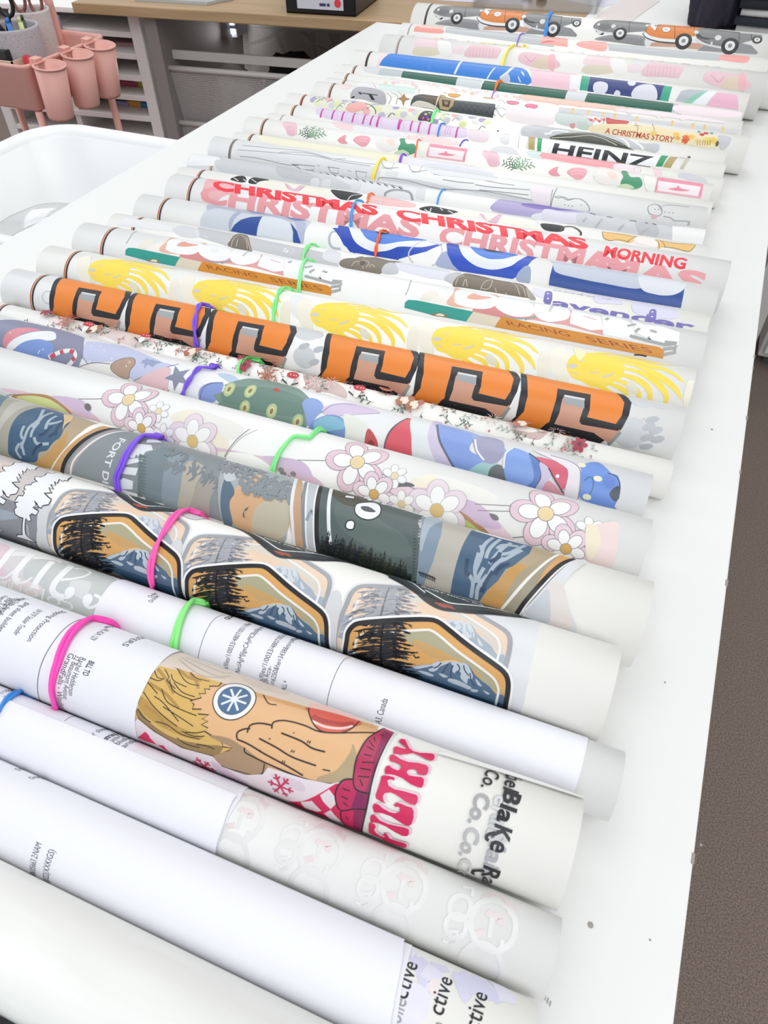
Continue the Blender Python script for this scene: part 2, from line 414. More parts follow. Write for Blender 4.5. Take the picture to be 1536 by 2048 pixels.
t = thing('side_bench', (.22, 2.05, 0), 'white bench behind the far end of the table under the folded shirts', 'table')
b = MB(); b.box(-.53, .02, -.43, .4, TZ - .03, TZ); b.build('tabletop', mat('#f6f6f5', .4, 'laminate', k=.93), t, bevel=.002)
for x in (-.5, -.02):
    for y in (-.4, .36):
        b = MB(); b.box(x - .02, x + .02, y - .02, y + .02, 0, TZ - .03); b.build('leg', mat('#d9d9d7', .4), t)
# a stack of folded shirts, each one a thing
cols = ['#b5b4b2', '#20232e', '#c9c8c5', '#15161d', '#4b5564', '#171a24', '#59616c', '#1b1d27', '#a5a5a4', '#c7c5c1', '#24222b', '#b0aeac']
names = ['light grey', 'black', 'pale grey', 'black', 'slate blue', 'near-black', 'steel grey', 'dark navy', 'mid grey', 'cream grey', 'charcoal', 'silver grey']
z = TZ
src = None
for i, (c, nm) in enumerate(zip(cols, names)):
    h = .013 + .003 * (i % 3 == 0); rs = random.Random(i)
    dx = rs.uniform(-.004, .004); b = MB(); x0, x1, y0, y1 = -.02 + dx, .225, 1.735 + dx, 2.06
    # folded edge: rounded front
    prof = [(y0 + h / 2 - h / 2 * math.cos(a), z + h / 2 + h / 2 * .94 * math.sin(a)) for a in [math.pi * (-.5 + k / 8) for k in range(9)]]
    prof = [(y0 + h / 2 * (1 - math.cos(a)), z + h / 2 + h / 2 * math.sin(a)) for a in [-math.pi / 2 + math.pi * k / 8 for k in range(9)]]
    prof = [(y1, z)] + [(y0 + h / 2 - h / 2 * math.cos(a), z + h / 2 + h / 2 * math.sin(a)) for a in [-math.pi / 2 + math.pi * k / 8 for k in range(9)]] + [(y1, z + h)]
    n = 12; vs = []
    for k in range(n + 1):
        x = x0 + (x1 - x0) * k / n; w = .0015 * math.sin(k * 1.3 + i)
        vs += [(x, py + w, pz) for py, pz in prof]
    m_ = len(prof); fs = [(k * m_ + j, (k + 1) * m_ + j, (k + 1) * m_ + (j + 1) % m_, k * m_ + (j + 1) % m_) for k in range(n) for j in range(m_)]
    fs += [tuple(range(m_)), tuple(n * m_ + j for j in range(m_))[::-1]]
    b.add(vs, fs, 0, True)
    o = b.build('folded_shirt', mat(c, .9, 'cloth')); z += h
    where = ['lowest in the stack on the white bench', 'second from the bottom of the stack', 'third from the bottom of the stack', 'fourth from the bottom of the stack', 'fifth from the bottom of the stack', 'sixth from the bottom of the stack', 'seventh from the bottom of the stack', 'eighth from the bottom of the stack', 'ninth from the bottom of the stack', 'tenth from the bottom of the stack', 'second from the top of the stack', 'topmost of the stack'][i]
    tag(o, nm + ' folded shirt, ' + where, 'shirt', 'folded shirts stacked on the white bench')
# dark garment hanging over the left of the stack, crumpled
def lump(name, m, c, sz, seed, nz=.28, sub=5):
    bm = bmesh.new(); bmesh.ops.create_icosphere(bm, subdivisions=sub, radius=1)
    from mathutils import noise as NZ
    for v in bm.verts:
        p = v.co.copy(); d = NZ.noise(p * 1.6 + Vector((seed, 0, 0))) * nz + abs(NZ.noise(p * 3.7 + Vector((0, seed, 0)))) * nz * .7
        p *= 1 + d; p.z = max(p.z, -.72)
        v.co = Vector((p.x * sz[0], p.y * sz[1], (p.z + .72) * sz[2]))
    for f in bm.faces: f.smooth = True
    me = bpy.data.meshes.new(name); bm.to_mesh(me); bm.free(); me.materials.append(m)
    return link(name, me, None, c)
o = lump('crumpled_shirt', mat('#221c2e', .9, 'cloth'), (-.065, 1.83, TZ), (.058, .1, .13), 3.1); tag(o, 'dark purple-black shirt crumpled beside the stack of folded shirts', 'shirt')

# ------------------------------------------------------------------ wooden desk behind the table
ang = math.atan2(.092, .763); DE = Vector((math.cos(ang), math.sin(ang), 0)); DN = Vector((-math.sin(ang), math.cos(ang), 0)); D0 = Vector((-1.413, 1.513, 0))
desk = thing('wooden_desk', D0, 'light oak desk behind the white table with baskets underneath', 'desk', rz=ang)
def D(px, py, z=None, n=0.):
    """a pixel on the vertical plane n metres behind the desk's front edge -> desk coordinates"""
    d = ray(px, py); 
    if z is not None: p = CAM + d * ((z - CAM.z) / d.z)
    else:
        q = D0 + DN * n; p = CAM + d * ((q - CAM).dot(DN) / d.dot(DN))
    w = p - D0; return (w.dot(DE), w.dot(DN), p.z)
b = MB(); b.box(0, 1.13, 0, .62, TZ - .021, TZ); b.build('desktop', mat('#c8a982', .42, 'wood', k=.72), desk, bevel=.002)
s0 = D(290, 60, n=.03)[0]; s1 = D(338, 60, n=.03)[0]
b = MB(); b.box(s0, s1 - .03, .03, .58, 0, TZ - .021); b.build('side_panel', mat('#989190', .6), desk)
b = MB(); b.box(1.07, 1.1, .03, .58, 0, TZ - .021); b.build('side_panel', mat('#989190', .6), desk)
s2 = D(345, 60, n=.32)[0]
b = MB(); b.box(s2, s2 + .06, .32, .35, 0, TZ - .021); b.build('upright', mat('#f0e9e5', .5), desk)

# a poster with black pen strokes leaning on the back panel
po = thing('poster', D0, 'grey poster with bold black pen strokes leaning under the desk', 'poster', rz=ang)
x0 = D(368, 60, n=.5)[0]; x1 = D(790, 80, n=.5)[0]
b = MB(); b.box(x0, x1, .5, .506, .14, .69); b.build('sheet', mat('#b0a7ab', .7), po)
b = MB()
def stroke(pts, w=.013):
    q = [D(*p, n=.5) for p in pts]
    for (a, _, c), (e, _, g) in zip(q, q[1:]):
        L = math.hypot(e - a, g - c); M = Matrix.Translation((a, .498, c)) @ Matrix.Rotation(-math.atan2(g - c, e - a), 4, 'Y'); b.box(-.003, L + .003, 0, .002, -w / 2, w / 2, 0, M)
c2 = lambda s: P('c2', s)
stroke(c2('270 195 330 250 380 290 440 312 500 320')); stroke(c2('560 325 640 335 740 340'), .006); stroke(c2('780 335 850 315 930 280 1020 210'), .009); stroke(c2('940 200 990 300 1040 420 1070 490'), .013)
stroke(c2('1160 225 1255 310')); stroke(c2('1255 320 1255 235')); stroke(c2('1385 250 1410 330')); stroke(c2('1410 330 1420 255 1445 320 1450 250'), .009)
stroke(c2('1260 350 1275 430'), .009); stroke(c2('1290 350 1390 400'), .006)
for x in (1080, 1120, 1260, 1360, 1430): stroke(c2('%d 178 %d 182' % (x, x + 22)))
b.build('pen_strokes', mat('#2a2124', .6), po)
# small backlit box under the desk
q = D(412, 36, n=.4); q2 = D(475, 76, n=.4)
t = thing('display_box', D0 + DE * q[0] + DN * .4, 'small white and blue lit box hanging under the desk', 'box', rz=ang); w_ = q2[0] - q[0]
b = MB(); b.box(0, w_, 0, .07, q2[2], q[2]); b.build('body', mat('#d9dde4', .4), t, bevel=.003)
b = MB(); b.box(.004, w_ - .004, -.004, 0, q[2] - .012, q[2] - .004); b.box(.002, w_ - .002, -.004, 0, q[2] - .032, q[2] - .02); b.build('light_strip', mat('#eef4ff', .4, 'lit'), t)
b = MB(); b.box(.0, w_, -.003, 0, q[2] - .02, q[2] - .012); b.build('dark_slot', mat('#1b2a4d', .4), t)

l = bpy.data.lights.new('under_desk_fill', 'POINT'); l.energy = 3; l.shadow_soft_size = .05; lo_ = bpy.data.objects.new('under_desk_fill', l); COL.objects.link(lo_); lo_.parent = t; lo_.location = (w_ / 2, -.04, q[2] - .02)  # point light added in front of the box to brighten the space under the desk
# wire mesh baskets on a runner frame
def basket(name, label, zt, xa, xb, y0, h, parent_frame=True):
    t = thing(name, D0 + DN * y0, label, 'basket', 'white mesh baskets under the desk', rz=ang)
    wm = mat('#d6d1cd', .4); dep = .42; b = MB()
    L = [(xa, 0, zt), (xb, 0, zt), (xb, dep, zt), (xa, dep, zt)]
    b.tube([L[0], L[1]], .0065); b.tube([L[1], L[2]], .0055); b.tube([L[2], L[3]], .0055); b.tube([L[3], L[0]], .0055); b.build('rim', wm, t)
    i = .03; bt = [(xa + i, i, zt - h), (xb - i, i, zt - h), (xb - i, dep - i, zt - h), (xa + i, dep - i, zt - h)]
    b = MB(); vs = L + bt
    b.add(vs, [(0, 1, 5, 4), (1, 2, 6, 5), (2, 3, 7, 6), (3, 0, 4, 7), (4, 5, 6, 7)]); b.build('mesh_body', mat('#cfcac8', .45, 'mesh'), t)
    for k in range(4): b = MB(); b.tube([L[k], bt[k]], .005); b.build('corner_rod', wm, t)
    return t
bl = D(316, 134, n=0.05); br = D(545, 170, n=.05)
basket('mesh_basket', 'upper white wire mesh basket under the desk', bl[2], bl[0], bl[0] + .44, .05, .17)
bl2 = D(338, 243, n=.05)
basket('mesh_basket', 'lower white wire mesh basket under the desk', bl2[2], bl2[0] - .0, bl[0] + .44, .05, .17)
t = thing('basket_frame', D0 + DN * .08, 'white metal runner frame that carries the mesh baskets', 'frame', rz=ang); b = MB()
fa = D(325, 103, n=.08); xa = fa[0]; xb = fa[0] + .45; wm = mat('#d6d1cd', .4)
b.box(xa, xb, -.004, .004, fa[2] - .013, fa[2] + .006); b.build('top_rail', wm, t, bevel=.001)
for x in (xa, xb):
    b = MB(); b.box(x - .006, x + .006, -.004, .006, 0, fa[2] + .004); b.build('front_post', wm, t)
    b = MB(); b.box(x - .006, x + .006, .42, .43, 0, fa[2] + .004); b.build('rear_post', wm, t)
    b = MB(); b.box(x - .004, x + .004, .006, .42, fa[2] - .008, fa[2] + .002); b.build('side_rail', wm, t)
# bag in the upper basket
p = D0 + DE * (bl[0] + .25) + DN * .24
o = lump('tote_bag', mat('#171518', .8, 'cloth'), (p.x + .02, p.y, bl[2] - .155), (.085, .07, .085), 8.2, sub=4); tag(o, 'black cloth bag lying in the upper mesh basket', 'bag')
o = lump('paper_bundle', mat('#cfcac8', .8), (p.x - .11, p.y - .07, bl[2] - .155), (.07, .05, .075), 1.2, sub=4); tag(o, 'pale crumpled wrap beside the black bag in the upper basket', 'wrap')

# ------------------------------------------------------------------ white shelf organiser at the left end of the desk
n0 = .06
og = thing('paper_organiser', D0 + DN * n0, 'white open shelf organiser with many thin shelves beside the desk', 'shelf', rz=ang)
R_ = D(278, 40, n=n0)[0]; Lf = D(20, 215, n=n0)[0]; top_z = min(.727, D(200, 10, n=n0)[2]); wh = mat('#fbf9f6', .5)
mid = D(152, 225, n=n0)[0]
b = MB(); b.box(R_ - .03, R_, 0, .32, 0, top_z); b.build('side_panel', wh, og, bevel=.002)
b = MB(); b.box(Lf - .03, Lf, 0, .32, 0, top_z); b.build('side_panel', wh, og, bevel=.002)
b = MB(); b.box(mid - .008, mid + .008, .004, .3, 0, top_z - .04); b.build('divider', wh, og)
b = MB(); b.box(Lf - .03, R_, .31, .32, .05, top_z); b.build('back_panel', mat('#efedea', .6), og)
zs = []
b = MB(); b.box(Lf, R_ - .03, 0, .31, D(230, 32, n=n0)[2], top_z); b.build('top_rail', wh, og, bevel=.002)
for py in (70, 113, 156, 195, 235, 275, 315):
    z = D(255, py, n=n0)[2]; zs.append(z)
    b = MB(); b.box(Lf, R_ - .03, .0, .31, z - .006, z + .006); b.build('shelf', wh, og, bevel=.001)
# coloured sheets and packets on the shelves
def packet(px, py, zi, w, d, h, c, label, nm='packet', kind='flat', n=.06):
    s = D(px, py, n=n0)[0]; p = D0 + DN * (n0 + n) + DE * s; b = MB()
    b.box(-w / 2, w / 2, -.0, d, 0, h); o = b.build(nm, mat(c, .5, kind), None, (p.x, p.y, zs[zi] + .006), bevel=.0015); o.rotation_euler = (0, 0, ang + .1 * math.sin(px)); return tag(o, label, nm.replace('_', ' '))
packet(262, 92, 1, .07, .16, .02, '#55504e', 'dark grey packet on the second shelf of the organiser')
packet(240, 104, 1, .13, .16, .007, '#c9a9a6', 'flat dusty pink packet on the second shelf of the organiser')
packet(235, 186, 3, .055, .14, .012, '#b23b62', 'crimson packet on the fourth shelf of the organiser')
packet(262, 184, 3, .055, .12, .014, '#a9b83a', 'lime green packet on the fourth shelf of the organiser')
packet(280, 182, 3, .035, .1, .017, '#2c2a3c', 'dark packet at the right end of the fourth shelf')
packet(218, 222, 4, .045, .14, .01, '#9a8fc0', 'lilac packet on the fifth shelf of the organiser')
packet(245, 226, 4, .04, .1, .013, '#d99a3a', 'orange packet on the fifth shelf of the organiser')
packet(267, 224, 4, .035, .12, .012, '#2e7fb8', 'blue packet on the fifth shelf of the organiser')
packet(292, 222, 4, .04, .12, .012, '#7a2f46', 'maroon packet on the fifth shelf of the organiser')
packet(122, 240, 4, .15, .14, .02, '#a9713a', 'leopard print pouch on the fifth shelf of the organiser', 'pouch', 'leopard')
p0 = D(100, 30, n=n0 - .004); b = MB(); b.box(p0[0], p0[0] + .022, -.004, 0, p0[2] - .04, p0[2]); b.build('lilac_sticker', mat('#a89cc4', .5), og)

# ------------------------------------------------------------------ things on the desk
def ondesk(px, py): x, y, z = D(px, py, TZ); return x, y
# tablet
a, a2 = ondesk(440, 12), ondesk(275, 0)
t = thing('tablet', D0 + DE * a2[0] + DN * (a[1] - .002) + Vector((0, 0, TZ)), 'thin silver tablet lying at the front of the oak desk', 'tablet', rz=ang); w_ = a[0] - a2[0]
b = MB(); b.prism([(0, 0), (w_ - .03, -.001), (w_ + .005, .055), (w_, .24), (0, .24)], 0, .007); b.build('body', mat('#c9cfd0', .3, metal=.3), t, bevel=.001)
b = MB(); b.prism([(.008, .01), (w_ - .035, .009), (w_ - .008, .06), (w_ - .01, .23), (.008, .23)], .0071, .0075); b.build('screen', mat('#dfe8e6', .2), t)
# black bin with a label
a, c, e = ondesk(573, 26), ondesk(707, 38), ondesk(786, 0)
t = thing('storage_bin', D0 + DE * a[0] + DN * a[1] + Vector((0, 0, TZ)), 'black plastic bin with a white product label on the oak desk', 'bin', rz=ang); w_ = c[0] - a[0]; dp = e[1] - a[1]; bk = mat('#0b0a0c', .35)
b = MB(); b.box(0, w_, 0, .004, 0, .12); b.box(0, w_, dp - .004, dp, 0, .12); b.box(0, .004, 0, dp, 0, .12); b.box(w_ - .004, w_, 0, dp, 0, .12); b.box(0, w_, 0, dp, 0, .005); b.build('body', bk, t, bevel=.0015)
b = MB(); x0 = w_ * .17; x1 = w_ * .83; b.box(x0, x1, -.0012, -.0002, .01, .085); b.build('label', mat('#dcdce6', .5), t)
b = MB(); b.lathe([(.0001, 0), (.0075, 0)], 18, 0, (0, 0, 0)); b.v = [(x1 - .012 + v[0], -.0016, .022 + v[1]) for v in b.v]; b.build('red_dot', mat('#e8434a', .5), t)
b = MB()
for k, (x, w2, z_) in enumerate([(.006, .01, .03), (.02, .006, .03), (.036, .01, .03), (.05, .014, .016), (.0665, .006, .016)]): b.box(x0 + x, x0 + x + w2, -.0016, -.0012, z_, z_ + .005)
b.build('small_print', mat('#3b3f66', .5), t)
b = MB(); M = Matrix.Translation((x0 + .07, -.0016, .048)) @ Matrix.Rotation(-.5, 4, 'Y'); b.box(-.004, .02, 0, .0004, -.016, .02, 0, M); b.build('label_picture', mat('#16161e', .4), t)
b = MB()
for k in range(12): y = .03 + k * (dp - .05) / 12; b.box(w_ + .0002, w_ + .003, y, y + .006, .03, .11)
b.build('side_ribs', mat('#8f97a6', .4), t)
# papers and clear tray on the desk
def sheet_on(px, py, w, d, rz, c, label, nm='paper_sheet', h=.0008, z=TZ, kind='paper'):
    p = on_z(px, py, z); b = MB(); b.box(-w / 2, w / 2, 0, d, 0, h); o = b.build(nm, mat(c, .6, kind), None, (p.x, p.y, z)); o.rotation_euler = (0, 0, rz); return tag(o, label, nm.split('_')[0])
sheet_on(960, 6, .2, .2, .1, '#d9d3e6', 'lilac-white paper sheet on the desk behind the car print roll')
sheet_on(1160, 6, .12, .16, -.4, '#e6e6f2', 'white paper sheet on the desk near the clear tray')
p = on_z(1085, 24, TZ)
t = thing('clear_tray', (p.x - .02, p.y + .0, TZ), 'clear plastic tray on the desk behind the film rolls', 'tray', rz=ang); cl = mat('#ffffff', .1, 'clear')
b = MB(); b.box(-.13, .13, 0, .2, .001, .003); b.box(-.13, .13, 0, .003, .003, .03); b.box(-.13, .13, .197, .2, .003, .03); b.box(-.13, -.127, .003, .197, .003, .03); b.box(.127, .13, .003, .197, .003, .03); b.build('walls', cl, t)
b = MB(); b.tube([(-.132, -.002, .031), (.132, -.002, .031), (.132, .202, .031), (-.132, .202, .031)], .0018, 6, closed=True); b.build('rim', mat('#e3e3e6', .2), t)
for k, (x, y) in enumerate(((-.06, .1), (-.03, .11))):
    o = lump('glass_pebble', mat('#e9ecef' if k == 0 else '#4a4440', .08), (p.x + x, p.y + y, TZ + .003), (.012, .012, .01), k, .1, 3); tag(o, ('clear bright' if k == 0 else 'dark brown') + ' pebble in the clear tray on the desk', 'pebble')
p = on_z(1225, 40, TZ); b = MB(); b.prism([(-.045, -.02), (.03, -.02), (.06, .2), (-.02, .2)], 0, .001); o = b.build('card_sheet', mat('#ece2e0', .6), None, (p.x + .005, p.y, TZ)); tag(o, 'pale pink card at the corner of the white bench', 'card')

# ------------------------------------------------------------------ pink trolley with hanging cups
pk = mat('#f1b6aa', .45); TX, TY = -1.305, 1.22
tr = thing('utility_trolley', (TX - .17, TY + .13, 0), 'pink metal trolley with a deep top tray behind the white tub', 'trolley')
w2, d2, zt, zb = .165, .125, .70, .615
def rrect(x0, x1, y0, y1, r, n=8):
    out = []
    for cx, cy, a0 in ((x1 - r, y1 - r, 0), (x0 + r, y1 - r, 90), (x0 + r, y0 + r, 180), (x1 - r, y0 + r, 270)):
        out += [(cx + r * math.cos(math.radians(a0 + 90 * k / n)), cy + r * math.sin(math.radians(a0 + 90 * k / n))) for k in range(n + 1)]
    return out
def vessel(x0, x1, y0, y1, prof):
    rings = [[(a, b_, z) for a, b_ in rrect(x0 + i, x1 - i, y0 + i, y1 - i, r)] for i, z, r in prof]
    n = len(rings[0]); b = MB(); vs = [v for g in rings for v in g]
    fs = [(i * n + k, i * n + (k + 1) % n, (i + 1) * n + (k + 1) % n, (i + 1) * n + k) for i in range(len(rings) - 1) for k in range(n)] + [tuple(range(n)), tuple((len(rings) - 1) * n + k for k in range(n))[::-1]]
    b.add(vs, fs, 0, True); return b
def tray(zt, zb, nm):
    b = vessel(-w2, w2, -d2, d2, ((.012, zb + .004, .012), (.005, zb + .01, .014), (.004, zt - .004, .014), (.002, zt + .003, .015), (-.003, zt + .004, .018), (-.004, zt - .002, .018), (.0, zt - .006, .015), (.002, zb + .006, .013), (.01, zb, .01)))
    return b.build(nm, pk, tr)
tray(zt, zb, 'top_tray'); tray(.40, .33, 'middle_tray'); tray(.16, .09, 'bottom_tray')
for sx in (-1, 1):
    for sy in (-1, 1):
        b = MB(); b.tube([(sx * (w2 - .012), sy * (d2 - .012), .05), (sx * (w2 - .012), sy * (d2 - .012), zb)], .008); b.build('leg', pk, tr)
        b = MB(); b.lathe([(.001, 0), (.018, .004), (.018, .03), (.001, .034)], 14, 0, (sx * (w2 - .012), sy * (d2 - .012), .016)); b.build('caster', mat('#3a3a3c', .5), tr)
b = MB(); hx = .045
b.tube([(hx, d2 - .01, zb)] + [(hx, d2 - .01, .70)] + [(hx, d2 - .01, .745)] + [(hx - .07 * (1 - math.cos(a)), d2 - .01, .755 + .05 * math.sin(a)) for a in [0, .4, .8, 1.2, 1.57]] + [(-.1, d2 - .01, .806)], .0095, 10); b.build('handle', pk, tr)
def cup(x, y, z, label):
    t = thing('hanging_cup', (x, y, z), label, 'cup', 'pink cups hung on the trolley rim')
    b = MB(); h = .098
    # D-shaped cup, flat side towards the trolley
    pr = [(.0, 0.0)]; n = 28; rings = []
    for zz, s in ((-h, .82), (-h + .006, .88), (0, 1.0), (0, .93), (-h + .008, .8)):
        rings.append([(max(-.024, .031 * s * math.cos(2 * math.pi * k / n)), .031 * s * math.sin(2 * math.pi * k / n), zz) for k in range(n)])
    vs = [v for g in rings for v in g]; fs = [(i * n + k, i * n + (k + 1) % n, (i + 1) * n + (k + 1) % n, (i + 1) * n + k) for i in range(4) for k in range(n)]
    fs += [tuple(range(n))[::-1], tuple(4 * n + k for k in range(n))]
    b.add(vs, fs, 0, True); b.build('cup_body', pk, t)
    b = MB(); b.tube([(max(-.025, .0315 * math.cos(2 * math.pi * k / n)), .0315 * math.sin(2 * math.pi * k / n), 0) for k in range(n)], .0022, 6, closed=True); b.build('rim', pk, t)
    b = MB(); b.box(-.037, -.024, -.01, .01, -.003, .0075); b.box(-.041, -.037, -.01, .01, -.02, .0075); b.build('hook', pk, t); t.rotation_euler = (0, math.radians(6), 0)
for (px, py), lab in (((101, 131), 'pink plastic cup hung on the trolley, nearest of the row'), ((151, 108), 'pink plastic cup hung on the trolley, in the middle of the row'), ((195, 90), 'pink plastic cup hung on the trolley, farthest of the row')):
    p = on_z(px, py, .70); cup(TX + .032, p.y, .70, lab)
# speckled pots with tools
def pot(c, r, h, label, hexc):
    t = thing('plant_pot', c, label, 'pot', 'stone pots standing in the trolley')
    b = MB(); b.lathe([(.001, 0), (r * .9, 0), (r * .94, .006), (r, h - .004), (r * .99, h), (r * .93, h), (r * .92, h - .005), (r * .86, .01), (.001, .01)], 40); b.build('pot_body', mat(hexc, .7, 'speckle'), t)
    return t
pot((-1.392, 1.305, .619), .052, .131, 'front grey speckled pot of scissors and pens in the trolley', '#c4bec2')
pot((-1.441, 1.412, .619), .042, .136, 'taller cream pot behind the speckled one in the trolley', '#ddd5d1')
def loop_tool(c, col, label, tilt, sc=1., nm='scissors'):
    t = thing(nm, c, label, nm)
    for sgn in (-1, 1):
        b = MB(); b.tube([(sgn * (.02 + .015 * math.cos(a)) * sc, 0, (.03 + .026 * math.sin(a)) * sc) for a in [2 * math.pi * k / 16 for k in range(16)]], .0042 * sc, 8, closed=True); b.tube([(sgn * .016 * sc, 0, .006 * sc), (sgn * .003, 0, -.03 * sc)], .006 * sc); b.build('handle_loop', mat(col, .4), t)
        b = MB(); b.box(sgn * .003 - .004, sgn * .003 + .004, -.001 * sgn - .001, -.001 * sgn + .001, -.105 * sc, -.028 * sc); b.build('blade', mat('#a8a8ac', .3, metal=.8), t)
    t.rotation_euler = tilt; return t
loop_tool((-1.41, 1.3, .758), '#15161a', 'black-handled scissors in the speckled pot', (0, -.12, .5))
loop_tool((-1.44, 1.41, .745), '#9a5f58', 'brown-handled scissors in the cream pot', (0, .1, .35), .9)
for x, y, c, l in ((-1.372, 1.28, '#2f86e0', 'bright blue pen in the speckled pot'), (-1.362, 1.31, '#3d4444', 'dark pen in the speckled pot'), (-1.355, 1.295, '#dfe69a', 'pale yellow pen in the speckled pot')):
    t = thing('pen', (x, y, .632), l, 'pen', 'pens in the speckled pot'); b = MB(); b.tube([(0, 0, 0), (0, 0, .128)], .0045); b.build('barrel', mat(c, .4), t); b = MB(); b.tube([(0, 0, .128), (0, 0, .137)], .003); b.build('cap', mat(c, .4), t); t.rotation_euler = (0, .0, 0)
t = thing('small_box', (-1.40, 1.2555, .619), 'small cream open box in the front of the pink trolley', 'box'); b = MB(); b.box(-.05, .05, -.02, .02, 0, .003); b.box(-.05, -.047, -.02, .02, 0, .085); b.box(.047, .05, -.02, .02, 0, .085); b.box(-.05, .05, -.02, -.017, 0, .085); b.box(-.05, .05, .017, .02, 0, .085); b.build('body', mat('#e3d3b8', .6), t)
b = MB(); b.box(-.03, .03, -.012, .012, .004, .1); b.build('contents', mat('#26282b', .5), t)
b = MB(); b.lathe([(.001, 0), (.008, .001), (.008, .09), (.001, .092)], 12, 0, (-1.335, 1.262, .619)); tag(b.build('red_cap', mat('#c8202c', .4)), 'small red bottle cap in the pink trolley', 'cap')

# ------------------------------------------------------------------ white tub beside the table
tb = thing('plastic_tub', (-.82, .79, 0), 'large white plastic tub beside the left edge of the table', 'tub')
x0, x1, y0, y1 = -1.02 + .82, -.60 + .82, .615 - .79, .968 - .79
rings = []
for inset, z, r in ((.045, .585, .05), (.03, .592, .06), (.012, .70, .07), (.008, .708, .07), (-.004, .712, .075), (-.012, .709, .08), (-.013, .70, .08), (-.009, .70, .078), (.004, .70, .072), (.014, .7, .07), (.034, .588, .058), (.049, .581, .05)):
    rings.append([(a, b_, z) for a, b_ in rrect(x0 + inset, x1 - inset, y0 + inset, y1 - inset, r)])
# inside first, out over the rim, down the outside
n = len(rings[0]); b = MB(); vs = [v for g in rings for v in g]
fs = [(i * n + k, i * n + (k + 1) % n, (i + 1) * n + (k + 1) % n, (i + 1) * n + k) for i in range(len(rings) - 1) for k in range(n)] + [tuple(range(n)), tuple((len(rings) - 1) * n + k for k in range(n))[::-1]]
b.add(vs, fs, 0, True); b.build('tub_body', mat('#f4f5f5', .28, k=.92), tb)
t = thing('tub_stand', (-.82, .79, 0), 'low white stand that holds the plastic tub', 'stand')
b = MB(); b.box(-.17, .19, -.15, .15, .56, .58); b.build('platform', mat('#dedede', .5), t)
for sx in (-.15, .17):
    for sy in (-.13, .13): b = MB(); b.box(sx - .015, sx + .015, sy - .015, sy + .015, 0, .56); b.build('leg', mat('#dedede', .5), t)
# clear film scraps in the tub
for k, (dx, dy, rz, sd, lab) in enumerate(((-.05, .0, .5, 1, 'clear plastic sheet bulging across the white tub'), (.0, -.08, .9, 5, 'smaller clear plastic sheet at the near end of the tub'))):
    b = MB(); nx, ny = 26, 18; vs = []
    sc_ = 1 - .3 * k
    for i in range(nx + 1):
        for j in range(ny + 1):
            u, v = i / nx - .5, j / ny - .5
            z = .6 + .05 * math.cos(u * 3.0) * (1 - v * v * 2.2) + .014 * math.sin(v * 11 + sd + u * 3) + .01 * k
            vs.append((u * .26 * sc_, v * .22 * sc_, z))
    fs = [(i * (ny + 1) + j, (i + 1) * (ny + 1) + j, (i + 1) * (ny + 1) + j + 1, i * (ny + 1) + j + 1) for i in range(nx) for j in range(ny)]
    b.add(vs, fs, 0, True); o = b.build('clear_sheet', mat('#ffffff', .1, 'clear'), None, (-.82 + dx, .79 + dy, 0)); o.rotation_euler = (0, 0, rz); tag(o, lab, 'plastic sheet', 'clear sheets in the tub')

# ------------------------------------------------------------------ the rolls: y, yaw, radius, left end, right end
RR = {
'r1': (1.4276, -0.01393, 0.0351, -0.5490, 0.0510),
'r2': (1.3663, -0.01359, 0.0261, -0.5520, 0.0480),
'r3': (1.3150, -0.01548, 0.0235, -0.5294, 0.0706),
'r4': (1.2611, -0.00648, 0.0297, -0.5399, 0.0482),
'r5': (1.2052, -0.01104, 0.0233, -0.5704, 0.0309),
'r6': (1.1635, -0.01108, 0.0180, -0.5736, 0.0281),
'r7': (1.1252, -0.01094, 0.0176, -0.5680, 0.0314),
'r7b': (1.0858, -0.01586, 0.0185, -0.5625, 0.0318),
'r8': (1.0445, -0.01306, 0.0217, -0.5582, 0.0433),
'r9': (1.0039, -0.01163, 0.0183, -0.5835, 0.0207),
'r10': (0.9673, -0.00641, 0.0174, -0.5791, 0.0237),
'r11': (0.9290, -0.01182, 0.0163, -0.5744, 0.0255),
'r12': (0.8934, -0.01053, 0.0187, -0.5860, 0.0155),
'r13': (0.8568, 0.00756, 0.0167, -0.5779, 0.0202),
'r14': (0.8189, 0.01679, 0.0204, -0.5822, 0.0159),
'r15': (0.7755, 0.02710, 0.0181, -0.5827, 0.0202),
'r16': (0.7357, 0.03680, 0.0190, -0.5695, 0.0252),
'r17': (0.6886, 0.03000, 0.0239, -0.5486, 0.0474),
'r18': (0.6414, 0.03963, 0.0223, -0.5540, 0.0422),
'r19': (0.5981, 0.03950, 0.0203, -0.5587, 0.0401),
'r20': (0.5526, 0.03923, 0.0245, -0.5597, 0.0397),
'r21': (0.5031, 0.03637, 0.0228, -0.5648, 0.0379),
'r22': (0.4565, 0.03279, 0.0212, -0.5691, 0.0367),
'r23': (0.4142, 0.02024, 0.0141, -0.5698, 0.0380),
'r24': (0.3778, 0.01695, 0.0203, -0.5742, 0.0258),
'r25': (0.3265, 0.01190, 0.0240, -0.5688, 0.0312),
'r26': (0.2738, 0.01273, 0.0256, -0.5609, 0.0391),
'r27': (0.2215, 0.01904, 0.0258, -0.5698, 0.0302),
'r28': (0.1776, 0.02376, 0.0172, -0.5557, 0.0443),
'r29': (0.1350, 0.02376, 0.0244, -0.5701, 0.0299),
'r30': (0.0932, 0.02373, 0.0165, -0.5667, 0.0333),
'r31': (0.0569, 0.02370, 0.0183, -0.5687, 0.0313),
'r32': (0.0145, 0.02278, 0.0232, -0.5650, 0.0350),
'r33': (-0.0350, 0.02230, 0.0240, -0.5650, 0.0350)}
ROLLS = {}
def roll(n, base=None, step=5):
    ROLLS[n] = Wrap(*RR[n], base=base, step=step); return ROLLS[n]
